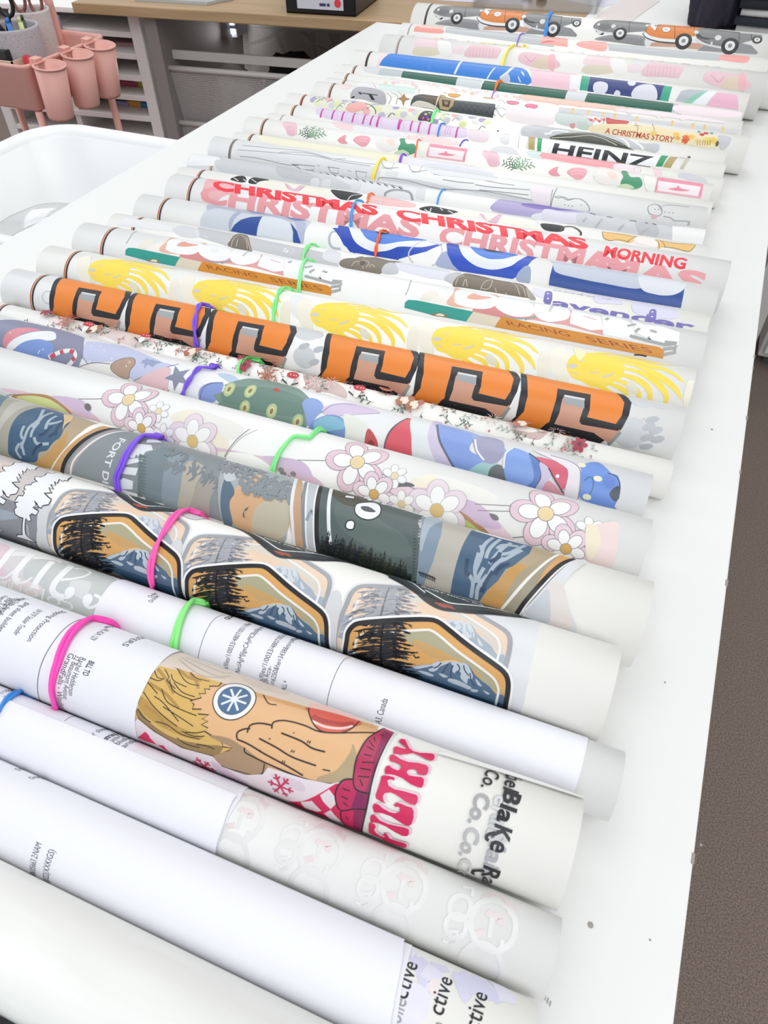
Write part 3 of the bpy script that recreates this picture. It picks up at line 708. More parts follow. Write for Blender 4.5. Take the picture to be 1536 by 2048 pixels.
def done(R, label, group='printed film rolls lying in a row on the table', name='film_roll'):
    o = R.finish(name); return tag(o, label, 'film roll', group)

def stripes(R, px, dark='#23233a', red='#c2452f', tan='#d8b48c', w=.0040):
    u = R.uv(px)[0]
    R.ring(u - w * .5, u - w * .25, red); R.ring(u - w * .25, u + w * .02, tan); R.ring(u + w * .02, u + w * .5, dark)
def blob(R, sh, c, ru, rv, m, seed=0, rep=((0, 0),), n=18, rough=.3, smooth=True):
    rs = random.Random(seed); cu, cv = R.uv(P(sh, c)[0]); q = []
    for k in range(n):
        t = 2 * math.pi * k / n; f = 1 + rs.uniform(-rough, rough); q.append((cu + ru * f * math.cos(t), cv + rv * f * math.sin(t)))
    R.uvpoly([catmull(q) if smooth else q], m, rep)
def flower(R, sh, c, r, petals, m, cm, rot=0., line=None, back=None, rep=((0, 0),), n=6):
    cu, cv = R.uv(P(sh, c)[0])
    if back:
        for k in range(n):
            t = rot + 2 * math.pi * k / n; R.oval((cu + r * .78 * math.cos(t), cv + r * .78 * math.sin(t)), r * .56, r * .46, back, t, rep, 18)
            if line: R.oval((cu + r * .78 * math.cos(t), cv + r * .78 * math.sin(t)), r * .56, r * .46, line, t, rep, 18, w=.0004)
    for k in range(n):
        t = rot + 2 * math.pi * k / n; a = (cu + r * .6 * math.cos(t), cv + r * .6 * math.sin(t))
        R.oval(a, r * .42, r * .3, petals, t, rep, 18)
        if line: R.oval(a, r * .42, r * .3, line, t, rep, 18, w=.0004)
    R.oval((cu, cv), r * .3, r * .3, cm, 0, rep, 18)
    if line: R.oval((cu, cv), r * .3, r * .3, line, 0, rep, 18, w=.0004)
def sprig(R, c, L, t, m, rep=((0, 0),), leaves=4, w=.0004, lw=.0014):
    """a small twig with leaves at u,v"""
    e = (c[0] + L * math.cos(t), c[1] + L * math.sin(t)); R.uvline([c, e], w, m, False, rep)
    for k in range(leaves):
        f = (k + 1) / (leaves + .3); p = (c[0] + (e[0] - c[0]) * f, c[1] + (e[1] - c[1]) * f); s = 1 if k % 2 else -1
        q = (p[0] + L * .28 * math.cos(t + s * .9), p[1] + L * .28 * math.sin(t + s * .9)); R.uvline([p, ((p[0] + q[0]) / 2, (p[1] + q[1]) / 2), q], lw, m, False, rep, taper=True)
def fir(R, sh, x, y0, y1, w0, w1, m, seed, rep=((0, 0),), levels=19):
    """ragged fir drawn in sheet coordinates: trunk at x from y0 (top) to y1, half width w0..w1; branches droop"""
    rs = random.Random(seed); H = y1 - y0
    def limb(p, q, wa, sag):
        n = 6; vs = []
        for k in range(n + 1):
            t = k / n; cx = p[0] + (q[0] - p[0]) * t; cy = p[1] + (q[1] - p[1]) * t + sag * t * (1 - t) * 4; h = wa * (1 - t) ** .6 * rs.uniform(.55, 1.3) + .8
            vs += [R.uv(P(sh, '%f %f' % (cx, cy - h))[0]), R.uv(P(sh, '%f %f' % (cx, cy + h))[0])]
        R.raw(vs, [(2 * k, 2 * k + 1, 2 * k + 3, 2 * k + 2) for k in range(n)], m, rep, False)
    limb((x, y0), (x, y1), 2, 0); R.k += 1
    v = [R.uv(P(sh, '%f %f' % p_)[0]) for p_ in ((x - 5, y0), (x + 5, y0), (x + 13, y1), (x - 13, y1))]; R.raw(v, [(0, 1, 2, 3)], m, rep)
    for k in range(levels):
        y = y0 + H * (k + .2) / levels; w = w0 + (w1 - w0) * k / (levels - 1)
        for s in (-1, 1):
            L = w * rs.uniform(.7, 1.05); tip = (x + s * L, y + H * rs.uniform(-.01, .07)); wa = H / levels * rs.uniform(.42, .7)
            limb((x, y), tip, wa, -H * .02)
            for j in range(4):
                t = rs.uniform(.25, .85); b0 = (x + (tip[0] - x) * t, y + (tip[1] - y) * t); limb(b0, (b0[0] + s * L * rs.uniform(.12, .3), b0[1] + H * rs.uniform(-.03, .07)), wa * .55, 0)
    R.k += 1
def peak(R, q, m, snow, seed=0, rep=((0, 0),), n=9):
    """mountain polygon q (u,v) with light snow streaks; q[0] is the summit"""
    R.uvpoly([q[1:] + [q[0]] if False else q], m, rep); rs = random.Random(seed); us = [p[0] for p in q]; vs = [p[1] for p in q]; t = q[0]; H = max(vs) - t[1]
    for k in range(n):
        a = rs.uniform(-.32, .45); f = rs.uniform(.04, .5); p = (t[0] + a * H * f * 1.3, t[1] + H * f); L = H * rs.uniform(.12, .34); s = -1 if a < 0 else 1
        e = (p[0] + s * L * rs.uniform(.3, .9), p[1] + L); mid = ((p[0] + e[0]) / 2 + L * .14, (p[1] + e[1]) / 2)
        R.uvline([p, mid, e], H * rs.uniform(.035, .075), snow, True, rep, taper=True)

# ---- r33: sliver of the next roll at the lower left corner
R = roll('r33', mat('#dfe6ea', .35, 'film', k=.9)); stripes(R, (0, 0))
done(R, 'plain film roll just entering the lower left corner of the photo', None)
# ---- r32: frosted film with a soft woven sheen
R = roll('r32', mat('#f1f1ee', .5, 'frost', k=.9))
done(R, 'frosted white film roll without any print, nearest of the fully visible ones', None)

# ---- r31: film with lilac leaves and lettering under a folded order sheet
R = roll('r31')
for a in ('960 800 1000 850 1010 880', '930 790 970 870 990 930', '1010 830 1060 850 1090 850', '1110 870 1180 920 1210 960', '1150 865 1230 940 1260 985', '1200 880 1270 950 1290 990', '1240 900 1300 970 1320 1000', '1130 890 1160 960 1180 990'):
    R.line('e8', a, .0042, '#d9d7ee')
for a in ('985 850 1040 900 1020 960', '1290 900 1340 960 1350 1000', '900 780 930 760'): R.line('e8', a, .007, '#e6e4f3')
R.poly('e8', '880 900 1010 960 960 1100 830 1090', '#e9e6f2', True); R.poly('e8', '1010 900 1060 900 1050 960 1010 960', '#f0e6e2', True)
R.text('olle', 'e8', '878 1095', .0064, '#9d9da0', 'u', .01, end='895 985'); 
k = mat('#1d1d20', .45)
R.text('ctive', 'e8', '906 990', .0066, k, 'u', .008, end='948 830'); R.text('ctive', 'e8', '1064 1062', .0066, k, 'u', .008, end='1103 898'); R.text('ctive', 'e8', '1222 1133', .0066, k, 'u', .008, end='1262 968')
R.text('colle', 'e8', '1058 1190', .0064, '#8d8d92', 'u', .008, end='1040 1080')
o = done(R, 'film roll with lilac leaves and the letters ctive at its right end', None)
PAPER = mat('#f1f1f8', .6, 'paper', k=.86); INK = mat('#3c3c4c', .5)
def paper(n, px_edge_right, v_lo, v_hi, label, u0=None, h=.0006, art=None, left=None, name='order_sheet', base=None):
    r = RR[n]; R = Wrap(*r, base=base or PAPER); R.k = 0
    right = [R.uv(p) for p in P(*px_edge_right)]; lo = v_lo * R.r; hi = v_hi * R.r
    if left: L = [R.uv(p) for p in P(*left)]
    else: L = [(u0 or .04, hi), (u0 or .04, lo)]
    # extend the right edge to both ends
    q = [(right[0][0], lo)] + right + [(right[-1][0], hi)]
    if left: q += [(L[-1][0], hi)] + L[::-1] + [(L[0][0], lo)]
    else: q += L
    if art: art(R)
    # art is clipped to the page by authoring; keep page under it
    o = R.sheet(name, q, h); return tag(o, label, 'order sheet', 'order sheets wrapped round the front rolls')
def art31(R):
    R.text('10/06/05663 2:NAM', 'e7', '200 905', .0035, INK, 'u', 0, end='218 735'); R.text('N/J/22(XXKIGS)', 'e7', '266 935', .0035, INK, 'u', 0, end='288 770')
    R.text('Order #', 'e7', '160 420', .003, INK, 'u', 0, end='190 385'); R.text('October', 'e7', '215 420', .003, INK, 'u', 0, end='240 400'); R.text('DTF', 'e7', '90 375', .003, INK, 'u', 0, end='100 360')
paper('r31', ('p', '826 1885 822 1900 806 1960 797 2020 792 2070'), .35, 3.9, 'lower page of the white order sheets on the roll ending in ctive', h=.0004)
paper('r31', ('p', '812 1876 806 1888 801 1940 782 2048 778 2075'), .35, 3.9, 'upper blank order page on the roll ending in ctive', h=.0012, art=art31)

# ---- r30: milky roll with faint rounded letters, order sheets on its left
R = roll('r30', mat('#ececea', .4, 'film', k=.93))
pit = R.dU('g2', '660 545', '1305 800'); rep = [(-pit, 0), (0, 0), (pit, 0), (2 * pit, 0)]; wm, pm = '#e8e8e6', '#e8dcdb'
for dq in ('0',):
    R.line('g2', '620 400 640 365 700 350 770 370 800 400 790 430', .0026, pm, True, rep); R.line('g2', '840 420 820 460 780 490', .0028, pm, False, rep); R.line('g2', '520 680 510 640 540 615 600 605', .0026, pm, True, rep)
    R.oval('660 545', .0092, .0098, wm, 0, rep, 32, 'g2', .0024); R.oval('565 850', .0088, .0105, wm, 0, rep, 32, 'g2', .0024)
    R.line('g2', '630 460 660 490 720 500 710 550', .0028, pm, True, rep); R.line('g2', '660 500 640 560 620 640', .0018, wm, True, rep); R.line('g2', '710 650 700 700 660 760', .0018, wm, True, rep)
    for c, a_, b_ in (('440 430', .0042, .0050), ('395 560', .0042, .0046)): R.oval(c, a_, b_, wm, .3, rep, 20, 'g2', .0021)
    R.line('g2', '345 600 400 600 400 680 350 700', .0019, wm, False, rep); R.line('g2', '490 300 560 310 545 360', .0017, '#f1f1ef', False, rep); R.line('g2', '300 660 340 680', .0016, '#f1f1ef', False, rep)
o = done(R, 'milky film roll with faint rounded white and pink letters, second order-sheet roll from the front', None)
def art30(R):
    y = [('r sheets', '486 186', '560 145', 0), ('strand of', '548 210', '620 170', .03), ('ante-Calm', '580 220', '655 175', 0), ('blushing', '608 235', '680 190', 0), ('ansfer', '640 250', '700 212', 0)]
    for t, a, b_, bo in y: R.text(t, 'e7', a, .0034, INK, 'u', bo, end=b_)
    R.line('e7', '385 88 360 92 330 112', .0003, INK)
    R.text('1/10049', 'e2', '15 890', .003, INK, 'u', 0, end='75 855'); R.text('1:0040', 'e2', '50 915', .003, INK, 'u', 0, end='110 880')
paper('r30', ('p', '503 1576 496 1577 490 1582 480 1600 436 1704'), .3, 3.6, 'inner order page with small print on the milky roll with faint letters', h=.0005, art=art30)
paper('r30', ('p', '474 1594 466 1604 449 1650 434 1708'), R.uv((474, 1594))[1] / R.r, 3.9, 'outer blank order page folded over the milky roll with faint letters', h=.0014)
R.band(P('e2', '200 900 140 880 40 940 0 1000'), '#2f82d0', 'blue rubber band at the left edge around the milky order-sheet roll')

# ---- r29: bold coloured stand-in pattern, pink lettering, black lettering
R = roll('r29')
sk, sk2, out = '#e7b887', '#e3d5c6', mat('#22161c', .45)
# pale underlying layer along the top edge
R.poly('e5', '330 70 600 150 900 230 1200 330 1536 430 1536 530 1130 417 590 264 210 162', sk2)
for q in ('350 110 450 170 560 220 650 225', '370 105 480 150 600 200 660 205', '330 120 420 190 500 225 620 235', '390 100 520 150 640 190'): R.line('e5', q, .0007, '#b9aea3')
R.poly('e5', '700 215 850 260 1000 310 990 335 800 290', '#dccbbd', True); R.poly('e5', '1130 395 1250 400 1420 445 1430 500 1200 440', '#efc6bd', True)
# ground colour
R.poly('e5', '210 160 590 262 1130 415 1560 530 1536 600 1480 760 1400 870 1340 1060 1500 1240 1100 1150 700 900 300 760 70 640 62 500 100 350', sk)
R.poly('e5', '290 165 590 262 1130 415 1536 525 1536 548 1130 440 590 287 420 245', '#d9a66f')
# straw-coloured sheaf
R.poly('e5', '215 160 595 262 575 285 520 285 520 305 490 300 495 330 455 330 470 355 400 375 425 395 415 425 470 425 450 455 515 460 475 485 510 500 470 520 510 540 490 560 600 630 600 655 662 665 610 690 540 712 350 660 180 560 80 480 75 420 100 350 150 230', '#dcb566')
R.poly('e5', '80 420 170 520 300 600 480 640 600 655 540 712 350 660 180 560 80 480', '#9a7c4c', True)
R.poly('e5', '100 345 200 430 330 530 480 600 380 600 200 520 90 420', '#c29a4f', True)
for q in ('200 175 250 240 300 330', '330 180 390 230 470 250', '150 265 250 330 330 420', '120 400 200 460 260 540', '400 200 440 260 450 300'): R.line('e5', q, .0016, '#b58f4c')
for q in ('180 185 200 230 240 240', '245 180 270 230 260 250 310 300', '285 210 300 250 380 290', '320 175 360 240 400 270 455 280', '405 205 440 235 520 255', '140 260 200 330', '275 245 290 300 340 340 420 370', '300 260 350 320 430 350', '225 300 260 380 350 430 440 465', '180 345 240 390 330 500', '115 320 170 400 240 470 320 530', '235 410 330 470 420 530', '80 420 110 470 160 505', '190 500 260 520 300 550', '270 525 350 580 460 610', '350 560 420 590 490 590', '320 600 380 640 460 660', '370 565 440 570 490 560', '440 640 500 650 550 670', '150 230 200 250 230 245'): R.line('e5', q, .00045, out)
R.line('e5', '595 262 575 285 520 285 520 305 490 300 495 330 455 330 470 355 400 375 425 395 415 425 470 425 450 455 515 460 475 485 510 500 470 520 510 540 490 560 600 630 600 655 662 665 610 690', .0006, out, False)
R.line('e5', '610 690 540 712 350 660 180 560 80 480', .0006, out)
# blue bauble with a pale ring (plain ornament)
R.oval('672 365', .0105, .0105, '#f3f2ee', 0, n=36, sh='e5'); R.oval('672 365', .0105, .0105, out, 0, n=36, sh='e5', w=.0005); R.oval('672 365', .0082, .0082, '#4f6f93', 0, n=32, sh='e5')
for k in range(8):
    cu, cv = R.uv(P('e5', '672 365')[0]); R.uvline([(cu, cv), (cu + .0066 * math.cos(k * math.pi / 4), cv + .0066 * math.sin(k * math.pi / 4))], .0011, '#e9eef2', False)
# salmon bauble cut by the film edge
R.poly('e5', '1130 417 1130 450 1160 520 1220 565 1330 570 1400 540 1440 500', '#e0614f', True); R.line('e5', '1150 470 1220 500 1330 520 1410 515', .0032, '#b9463f'); R.line('e5', '1150 500 1230 535 1330 545 1400 530', .0014, '#f3d6cc')
R.line('e5', '1130 417 1130 450 1160 520 1220 565 1330 570 1400 540 1440 500', .0006, out)
# tan shade and rounded bars
R.poly('e5', '520 590 620 600 700 640 860 760 880 790 850 820 740 820 600 770 540 730 600 690 662 665', '#a98c6b', True)
R.poly('e5', '540 715 620 690 740 700 858 760 840 825 760 825 600 770', '#ae8f6d', True); R.line('e5', '540 712 545 740 600 775 700 805 800 830 845 815 858 760', .0006, out)
R.poly('e5', '1400 640 1420 720 1400 870 1240 880 1180 850 1300 800 1380 700', '#b6a07c', True)
for q, w in (('690 610 690 570 730 548 770 545', .0007), ('752 570 770 525 830 512 905 525', .0007), ('902 545 915 505 990 497 1100 525 1200 565 1340 572 1536 572', .0007), ('960 572 1080 620 1150 665 1230 688', .0007), ('825 605 930 660 1030 720 1175 772', .0007), ('690 610 760 640 860 700 990 770 1095 832', .0007), ('735 660 740 690 780 712 900 770 1100 850 1260 882 1400 868', .0007)): R.line('e5', q, w, out)
for q in ('1120 632 1128 618', '1132 636 1140 622', '1020 690 1030 676', '1034 692 1042 680', '966 752 972 740', '978 756 984 744', '885 612 893 604', '1035 575 1040 568', '830 680 833 675', '1215 795 1262 805', '850 340 880 390 930 400'): R.line('e5', q, .0005, out)
# white and pink ground with checks and a flake
R.poly('e5', '62 500 80 480 180 560 350 660 540 712 600 775 740 825 850 822 880 780 1100 850 1260 882 1330 870 1340 930 1280 1000 1200 1040 1500 1240 900 1080 400 800 60 620', '#ecdfe4')
R.poly('e5', '540 740 700 840 760 880 700 870 560 790', '#dcc4d3', True); R.poly('e5', '900 820 1080 870 1100 930 960 880', '#e0cfdb', True)
for q in ('80 595 125 560 200 640 120 615', '130 560 155 590 140 600', '200 640 240 645 280 690', '1000 985 1080 990 1180 950 1300 880 1325 885 1300 930 1210 1000 1120 1030 1180 1060 1120 1040'): R.poly('e5', q, '#d8245a')
cr = '#d81f57'
R.poly('e5', '1000 985 1100 985 1200 940 1290 885 1330 880 1300 960 1330 1060 1345 1120 1200 1080 1080 1030', cr)
for q in ('1200 950 1255 915 1290 960 1300 1000 1265 1035 1220 990', '1080 990 1150 985 1210 1045 1180 1050 1110 1030', '1225 1060 1265 1040 1330 1110 1290 1110'): R.poly('e5', q, '#ecdfe4', False)
def flake(c, r, m, sh='e5', rep=((0, 0),)):
    cu, cv = R.uv(P(sh, c)[0])
    for k in range(6):
        t = math.pi * k / 3; e = (cu + r * math.cos(t), cv + r * math.sin(t)); R.uvline([(cu, cv), e], r * .16, m, False, rep)
        g = (cu + r * .6 * math.cos(t), cv + r * .6 * math.sin(t))
        for s in (-1, 1): R.uvline([g, (g[0] + r * .32 * math.cos(t + s), g[1] + r * .32 * math.sin(t + s))], r * .13, m, False, rep)
flake('958 897', .0068, '#c9285e'); flake('490 770', .0068, '#c9285e')
# crimson ribbed cuffs
cf, cd_ = '#b82a58', '#8e1f52'
R.poly('e6', '360 175 340 165 305 150 255 175 215 205 180 260 160 310 148 380 148 430 165 460 225 478 250 400 272 320 310 240', cf); R.poly('e6', '300 160 360 178 310 240 272 320 250 400 225 478 205 470 240 380 250 300 280 220', cd_)
R.poly('e6', '148 405 95 410 62 450 55 500 80 560 150 560 215 545 225 478 165 460', '#c2235c'); R.poly('e6', '165 460 225 478 213 560 130 560 150 510', '#861d57')
R.poly('e6', '85 560 85 600 110 640 190 672 195 620 213 560 150 555', '#cf1f5c'); R.poly('e6', '150 560 213 560 192 672 150 650', '#8c1c50')
for q in ('360 175 310 240 272 320 245 400 213 560 190 672', '305 150 255 175 215 205 180 260 160 310 148 380 148 430 165 460 225 478', '148 405 95 410 62 450 55 500 80 560 150 555 213 558', '85 560 85 600 110 640'): R.line('e6', q, .0007, out)
for q in ('225 210 250 245', '215 240 250 262', '200 280 240 290', '190 320 250 322', '180 350 235 360', '170 390 230 395', '280 180 300 190', '180 405 195 440', '90 450 130 465', '85 490 120 505', '95 520 120 540', '110 590 120 610', '250 195 255 215'): R.line('e6', q, .0005, out)
R.line('e6', '372 165 322 235 285 315 258 400 226 560 205 672', .0012, '#dfe0df')
# pale under-layer and the pink letters
LET = ('412 190 430 172 462 172 480 200 500 245 540 275 600 290 670 292 712 300 722 322 712 350 690 357 650 345 590 310 540 290 490 298 430 302 378 298 368 270 374 240 395 233 430 245 468 254 478 242 440 215',
 '335 330 342 308 368 300 400 318 430 340 500 365 580 372 650 392 670 412 666 450 650 475 615 474 575 462 568 435 540 425 500 430 482 448 500 474 560 486 610 490 632 512 628 552 614 580 585 578 520 550 450 500 380 470 300 460 296 430 310 398 335 393 370 420 410 434 436 415 430 390 390 370 342 355',
 '270 480 300 475 340 480 378 492 382 518 350 508 320 515 330 560 380 590 450 605 520 625 570 640 582 665 575 705 558 725 520 715 470 690 400 640 350 617 300 622 282 650 290 690 312 712 270 695 224 665 222 635 240 590 262 520',
 '195 735 210 710 245 715 285 750 340 780 385 790 425 780 430 750 412 735 390 740 375 722 400 702 440 712 480 730 530 745 546 775 545 830 530 880 505 900 470 890 420 860 350 815 280 790 208 782',
 '175 830 185 805 215 803 260 850 330 880 400 895 470 910 505 925 508 960 490 983 450 980 390 950 310 900 240 870 180 864',
 '165 875 185 868 215 880 225 905 210 925 225 950 260 975 300 990 290 965 300 955 320 965 345 1000 400 1020 460 1035 488 1050 486 1075 460 1080 400 1060 330 1035 270 1000 210 975 165 950')
for s in LET: R.poly('g1', s, '#f0cad5', False, rep=((.0013, -.001),))
for s in LET: R.poly('g1', s, '#d6165a', False)
kk = mat('#1b1b22', .4); U_ = lambda a_, b_: abs(R.dU('g1', a_, b_))
def V(st, a_, b_, h, c, bo=.02): R.text(st, 'g1', a_, h, c, 'd', bo, end=b_)
hB = U_('1320 650', '1478 650')
V('Co.', '1165 425', '1115 575', U_('1165 460', '1300 460') * 1.0, kk, .015)
V('Co.', '1085 615', '1022 880', U_('1085 680', '1228 680'), '#a9a9ab', .03); V('Co.', '1000 900', '948 1150', U_('1000 960', '1142 960'), '#bcbcbd', .03); V('Co', '950 1160', '925 1290', U_('950 1200', '1070 1200'), '#d4d4d3', .03)
V('el', '1245 640', '1225 760', hB * 1.1, '#d9dadc', .02); V('alB', '1215 800', '1175 1020', hB * 1.2, '#c9cacd', .02); V('lair', '1200 1040', '1150 1330', hB * .98, '#b5b6ba', .02)
V('hel', '1340 470', '1322 598', hB * .98, kk, .012); V('B', '1324 600', '1318 712', hB, kk, .035); V('la', '1290 715', '1270 868', hB * .98, kk, .03); V('K', '1245 885', '1225 1008', hB, kk, .035); V('e', '1218 1008', '1212 1108', hB * 1.18, kk, .02); V('R', '1150 1225', '1130 1320', hB, kk, .02); V('ac', '1140 1320', '1125 1400', hB * .9, kk, .01)
for q in ('1360 480 1335 485 1345 505', '1240 960 1180 975 1165 1005 1185 1025', '1150 1275 1065 1275 1047 1295 1070 1305'): R.line('g1', q, .0014, kk)
o = done(R, 'largest front film roll with straw, peach and crimson shapes and pink lettering FILTHY', None)
fl = R.finish  # (film built)
# loose outer edge of the film along the top of the roll
def flap(n, a, b_, c, d, name, parent, h=.0012, base=None):
    """thin free edge of the film: between two lines given by pixels"""
    r = RR[n]; F = Wrap(*r, base=base or mat('#f0efec', .35, 'film', k=.9)); A, B_, C_, D_ = [F.uv(p) for p in (a, b_, c, d)]
    q = [A, B_, C_, D_]; o = F.sheet(name, q, h, parent); o.parent = parent; return o
flap('r29', (890, 1508), (1166, 1591), (1166, 1602), (870, 1510), 'loose_edge', o)
def art29(R):
    t = [('Rachel Hedderson', '500 660', '430 888', 0), ('32 Beaumont Avenue', '468 648', '398 908', 0), ('GrandFalls - Windsor NL', '430 634', '360 990', 0), ('BILL TO', '552 680', '518 768', .02),
         ('NSFERS', '880 542', '752 592', .0), ('NL A2A 1Z9', '640 490', '522 540', 0), ('Shipping Protection', '380 380', '178 562', 0), ('UV DTF Sticker Transfer', '235 370', '78 518', 0), ('gang sheet builder', '165 330', '20 510', 0), ('https://cdn.shopify.com', '140 300', '0 470', 0), ('/builds/fulls/c53', '100 300', '-40 470', 0), ('size 5 wide file', '60 300', '-80 440', 0), ('/uploads/c', '30 285', '-90 400', 0), ('ship to', '745 490', '690 470', 0), ('Sticker', '700 478', '650 490', 0)]
    for s, a, b_, bo in t: R.text(s, 'e2', a, .0036, INK, 'd', bo, end=b_)
    R.line('e2', '575 418 500 432 420 470 330 570 260 700 238 800 240 880 268 935', .0004, INK)
paper('r29', ('e2', '1116 628 1090 632 1040 652 960 730 890 850 850 940 835 1010 838 1100 850 1150'), .3, 4.1, 'white order sheet with address lines on the roll with pink lettering', h=.0006, art=art29)
R.band(P('e2', '670 465 560 442 440 530 370 700 338 850 348 900 390 980'), '#f247b0', 'bright pink rubber band around the address sheet on the FILTHY roll', w=.0017, strands=2, twist=1.5)

# ---- r28: film with large pale letters, order sheet round its middle
R = roll('r28', mat('#eeeeec', .4, 'film', k=.9))
R.poly('e2', '-60 -40 60 -20 70 160 -60 160', '#e3ccd3', True); R.poly('e2', '60 40 240 70 260 250 60 180', '#d9d5d6', True); R.poly('e2', '200 60 560 120 720 190 600 330 590 420 380 400 180 260', '#c8cecb', True); R.poly('e2', '440 190 560 200 520 300 440 260', '#dcdedc', True); R.poly('e2', '100 170 260 230 220 290 60 220', '#e6d9dc', True)
wl = mat('#f4f5f5', .4)
for k_, rp in enumerate(((0, 0), (R.dU('g4', '400 300', '-330 40'), 0))):
    rr = (rp,) if isinstance(rp, tuple) else ((rp, 0),)
    R.line('g4', '385 290 270 400 190 500 180 580 225 622', .0042, wl, True, rr); R.line('g4', '225 628 300 612 385 560', .0012, wl, True, rr); R.line('g4', '380 290 440 295 510 312', .0012, wl, True, rr)
    R.line('g4', '625 375 520 480 440 590 400 680', .0040, wl, True, rr); R.poly('g4', '345 682 380 640 450 640 470 705', wl, False, rr); R.line('g4', '600 350 660 362 720 385', .0012, wl, True, rr)
R.line('g4', '165 225 60 340 -20 440 -60 500', .0042, wl); R.line('g4', '130 232 200 232 285 245', .0012, wl); R.line('g4', '-40 560 60 562 110 530 170 480', .0012, wl)
R.line('g4', '845 435 730 530 640 640 622 720 680 780 760 802', .0042, wl); R.line('g4', '725 592 880 575 1010 545 1070 505 1000 467 880 460', .0016, wl); R.line('g4', '790 405 850 430 880 440', .0012, wl); R.line('g4', '760 802 820 795 860 755', .0014, wl); R.oval('825 735', .0032, .0034, wl, 0, sh='g4')
R.oval('1035 825', .0032, .0036, wl, 0, sh='g4'); R.line('g4', '1000 870 1050 915 1130 900 1190 850 1180 800 1115 765', .0019, wl)
R.text('colour', 'g4', '-20 640', .0075, '#e6eae9', 'r', 0, end='870 940', mirror=True)
o = done(R, 'film roll with large pale slanted letters, mostly covered by an order sheet', None)
def art28(R):
    R.line('e2', '1380 405 1330 420 1280 480 1240 580 1220 665', .0003, INK); R.line('e4', '118 394 90 405 55 460 25 540 10 615', .0003, INK)
    T = [('s/files/1/0033/4807/0511/files', 'e3', '328 730', '472 462', 0), ('NvciAgMJIgeCAyMCBpb0p.mt', 'e3', '402 755', '548 486', 0), ('s/files/1/0033/4807/0511/fi', 'e3', '545 805', '690 530', 0), ('09-9cce-', 'e3', '575 822', '602 720', 0), ('i=6250&he=3438&mi=sWhite', 'e3', '615 828', '762 555', 0), ('ALL +', 'e3', '685 862', '695 806', 0), ('A3, Canada', 'e3', '1268 1068', '1308 920', 0), ('Order', 'e2', '930 300', '978 278', 0), ('October', 'e2', '935 330', '992 292', 0), ('QUAN', 'e2', '1400 436', '1445 415', .02)]
    for s, sh, a, b_, bo in T: R.text(s, sh, a, .0031 if 'Canada' not in s else .0037, INK, 'u', bo, end=b_)
paper('r28', ('e4', '1240 772 1241 785 1232 830 1215 900 1198 960 1180 1020'), .3, 4.1, 'white order sheet with web addresses, between the sticker roll and the FILTHY roll', h=.0006, art=art28, left=('e2', '745 188 700 200 645 260 600 335 582 390 575 430'))
R.band(P('e2', '1250 340 1180 338 1120 430 1095 520 1085 620'), '#86e57e', 'green rubber band on the order sheet beside the sticker roll', w=.0019, strands=2, twist=.6)

# ---- r27: mountain stickers, one ghost row showing through behind the sharp row
R = roll('r27')
T3 = [R.uv(p) for p in P('g3', '44 430 50 330 62 255 95 205 150 178 300 163 480 153 660 150 745 165 830 225 940 315 1060 405 1180 490 1255 550 1288 610 1290 700 1270 820 1258 880')]
OUTL = catmull(T3, False, 4)
INN = [R.uv(p) for p in P('g3', '116 460 118 350 130 300 165 270 240 255 480 240 640 230 700 235 770 280 900 390 1060 505 1170 590 1208 650 1215 720 1185 850')]
a0 = R.uv(P('e4', '150 236')[0]); a2 = R.uv(P('e3', '118 135')[0]); a1 = R.uv(P('d7', '385 803')[0]); gh = R.uv(P('e4', '172 58')[0])
REP = [(0, 0), (a2[0] - a0[0], a2[1] - a0[1]), (a1[0] - a0[0], a1[1] - a0[1])]
GREP = [(gh[0] - a0[0] + r[0], gh[1] - a0[1] + r[1]) for r in REP]
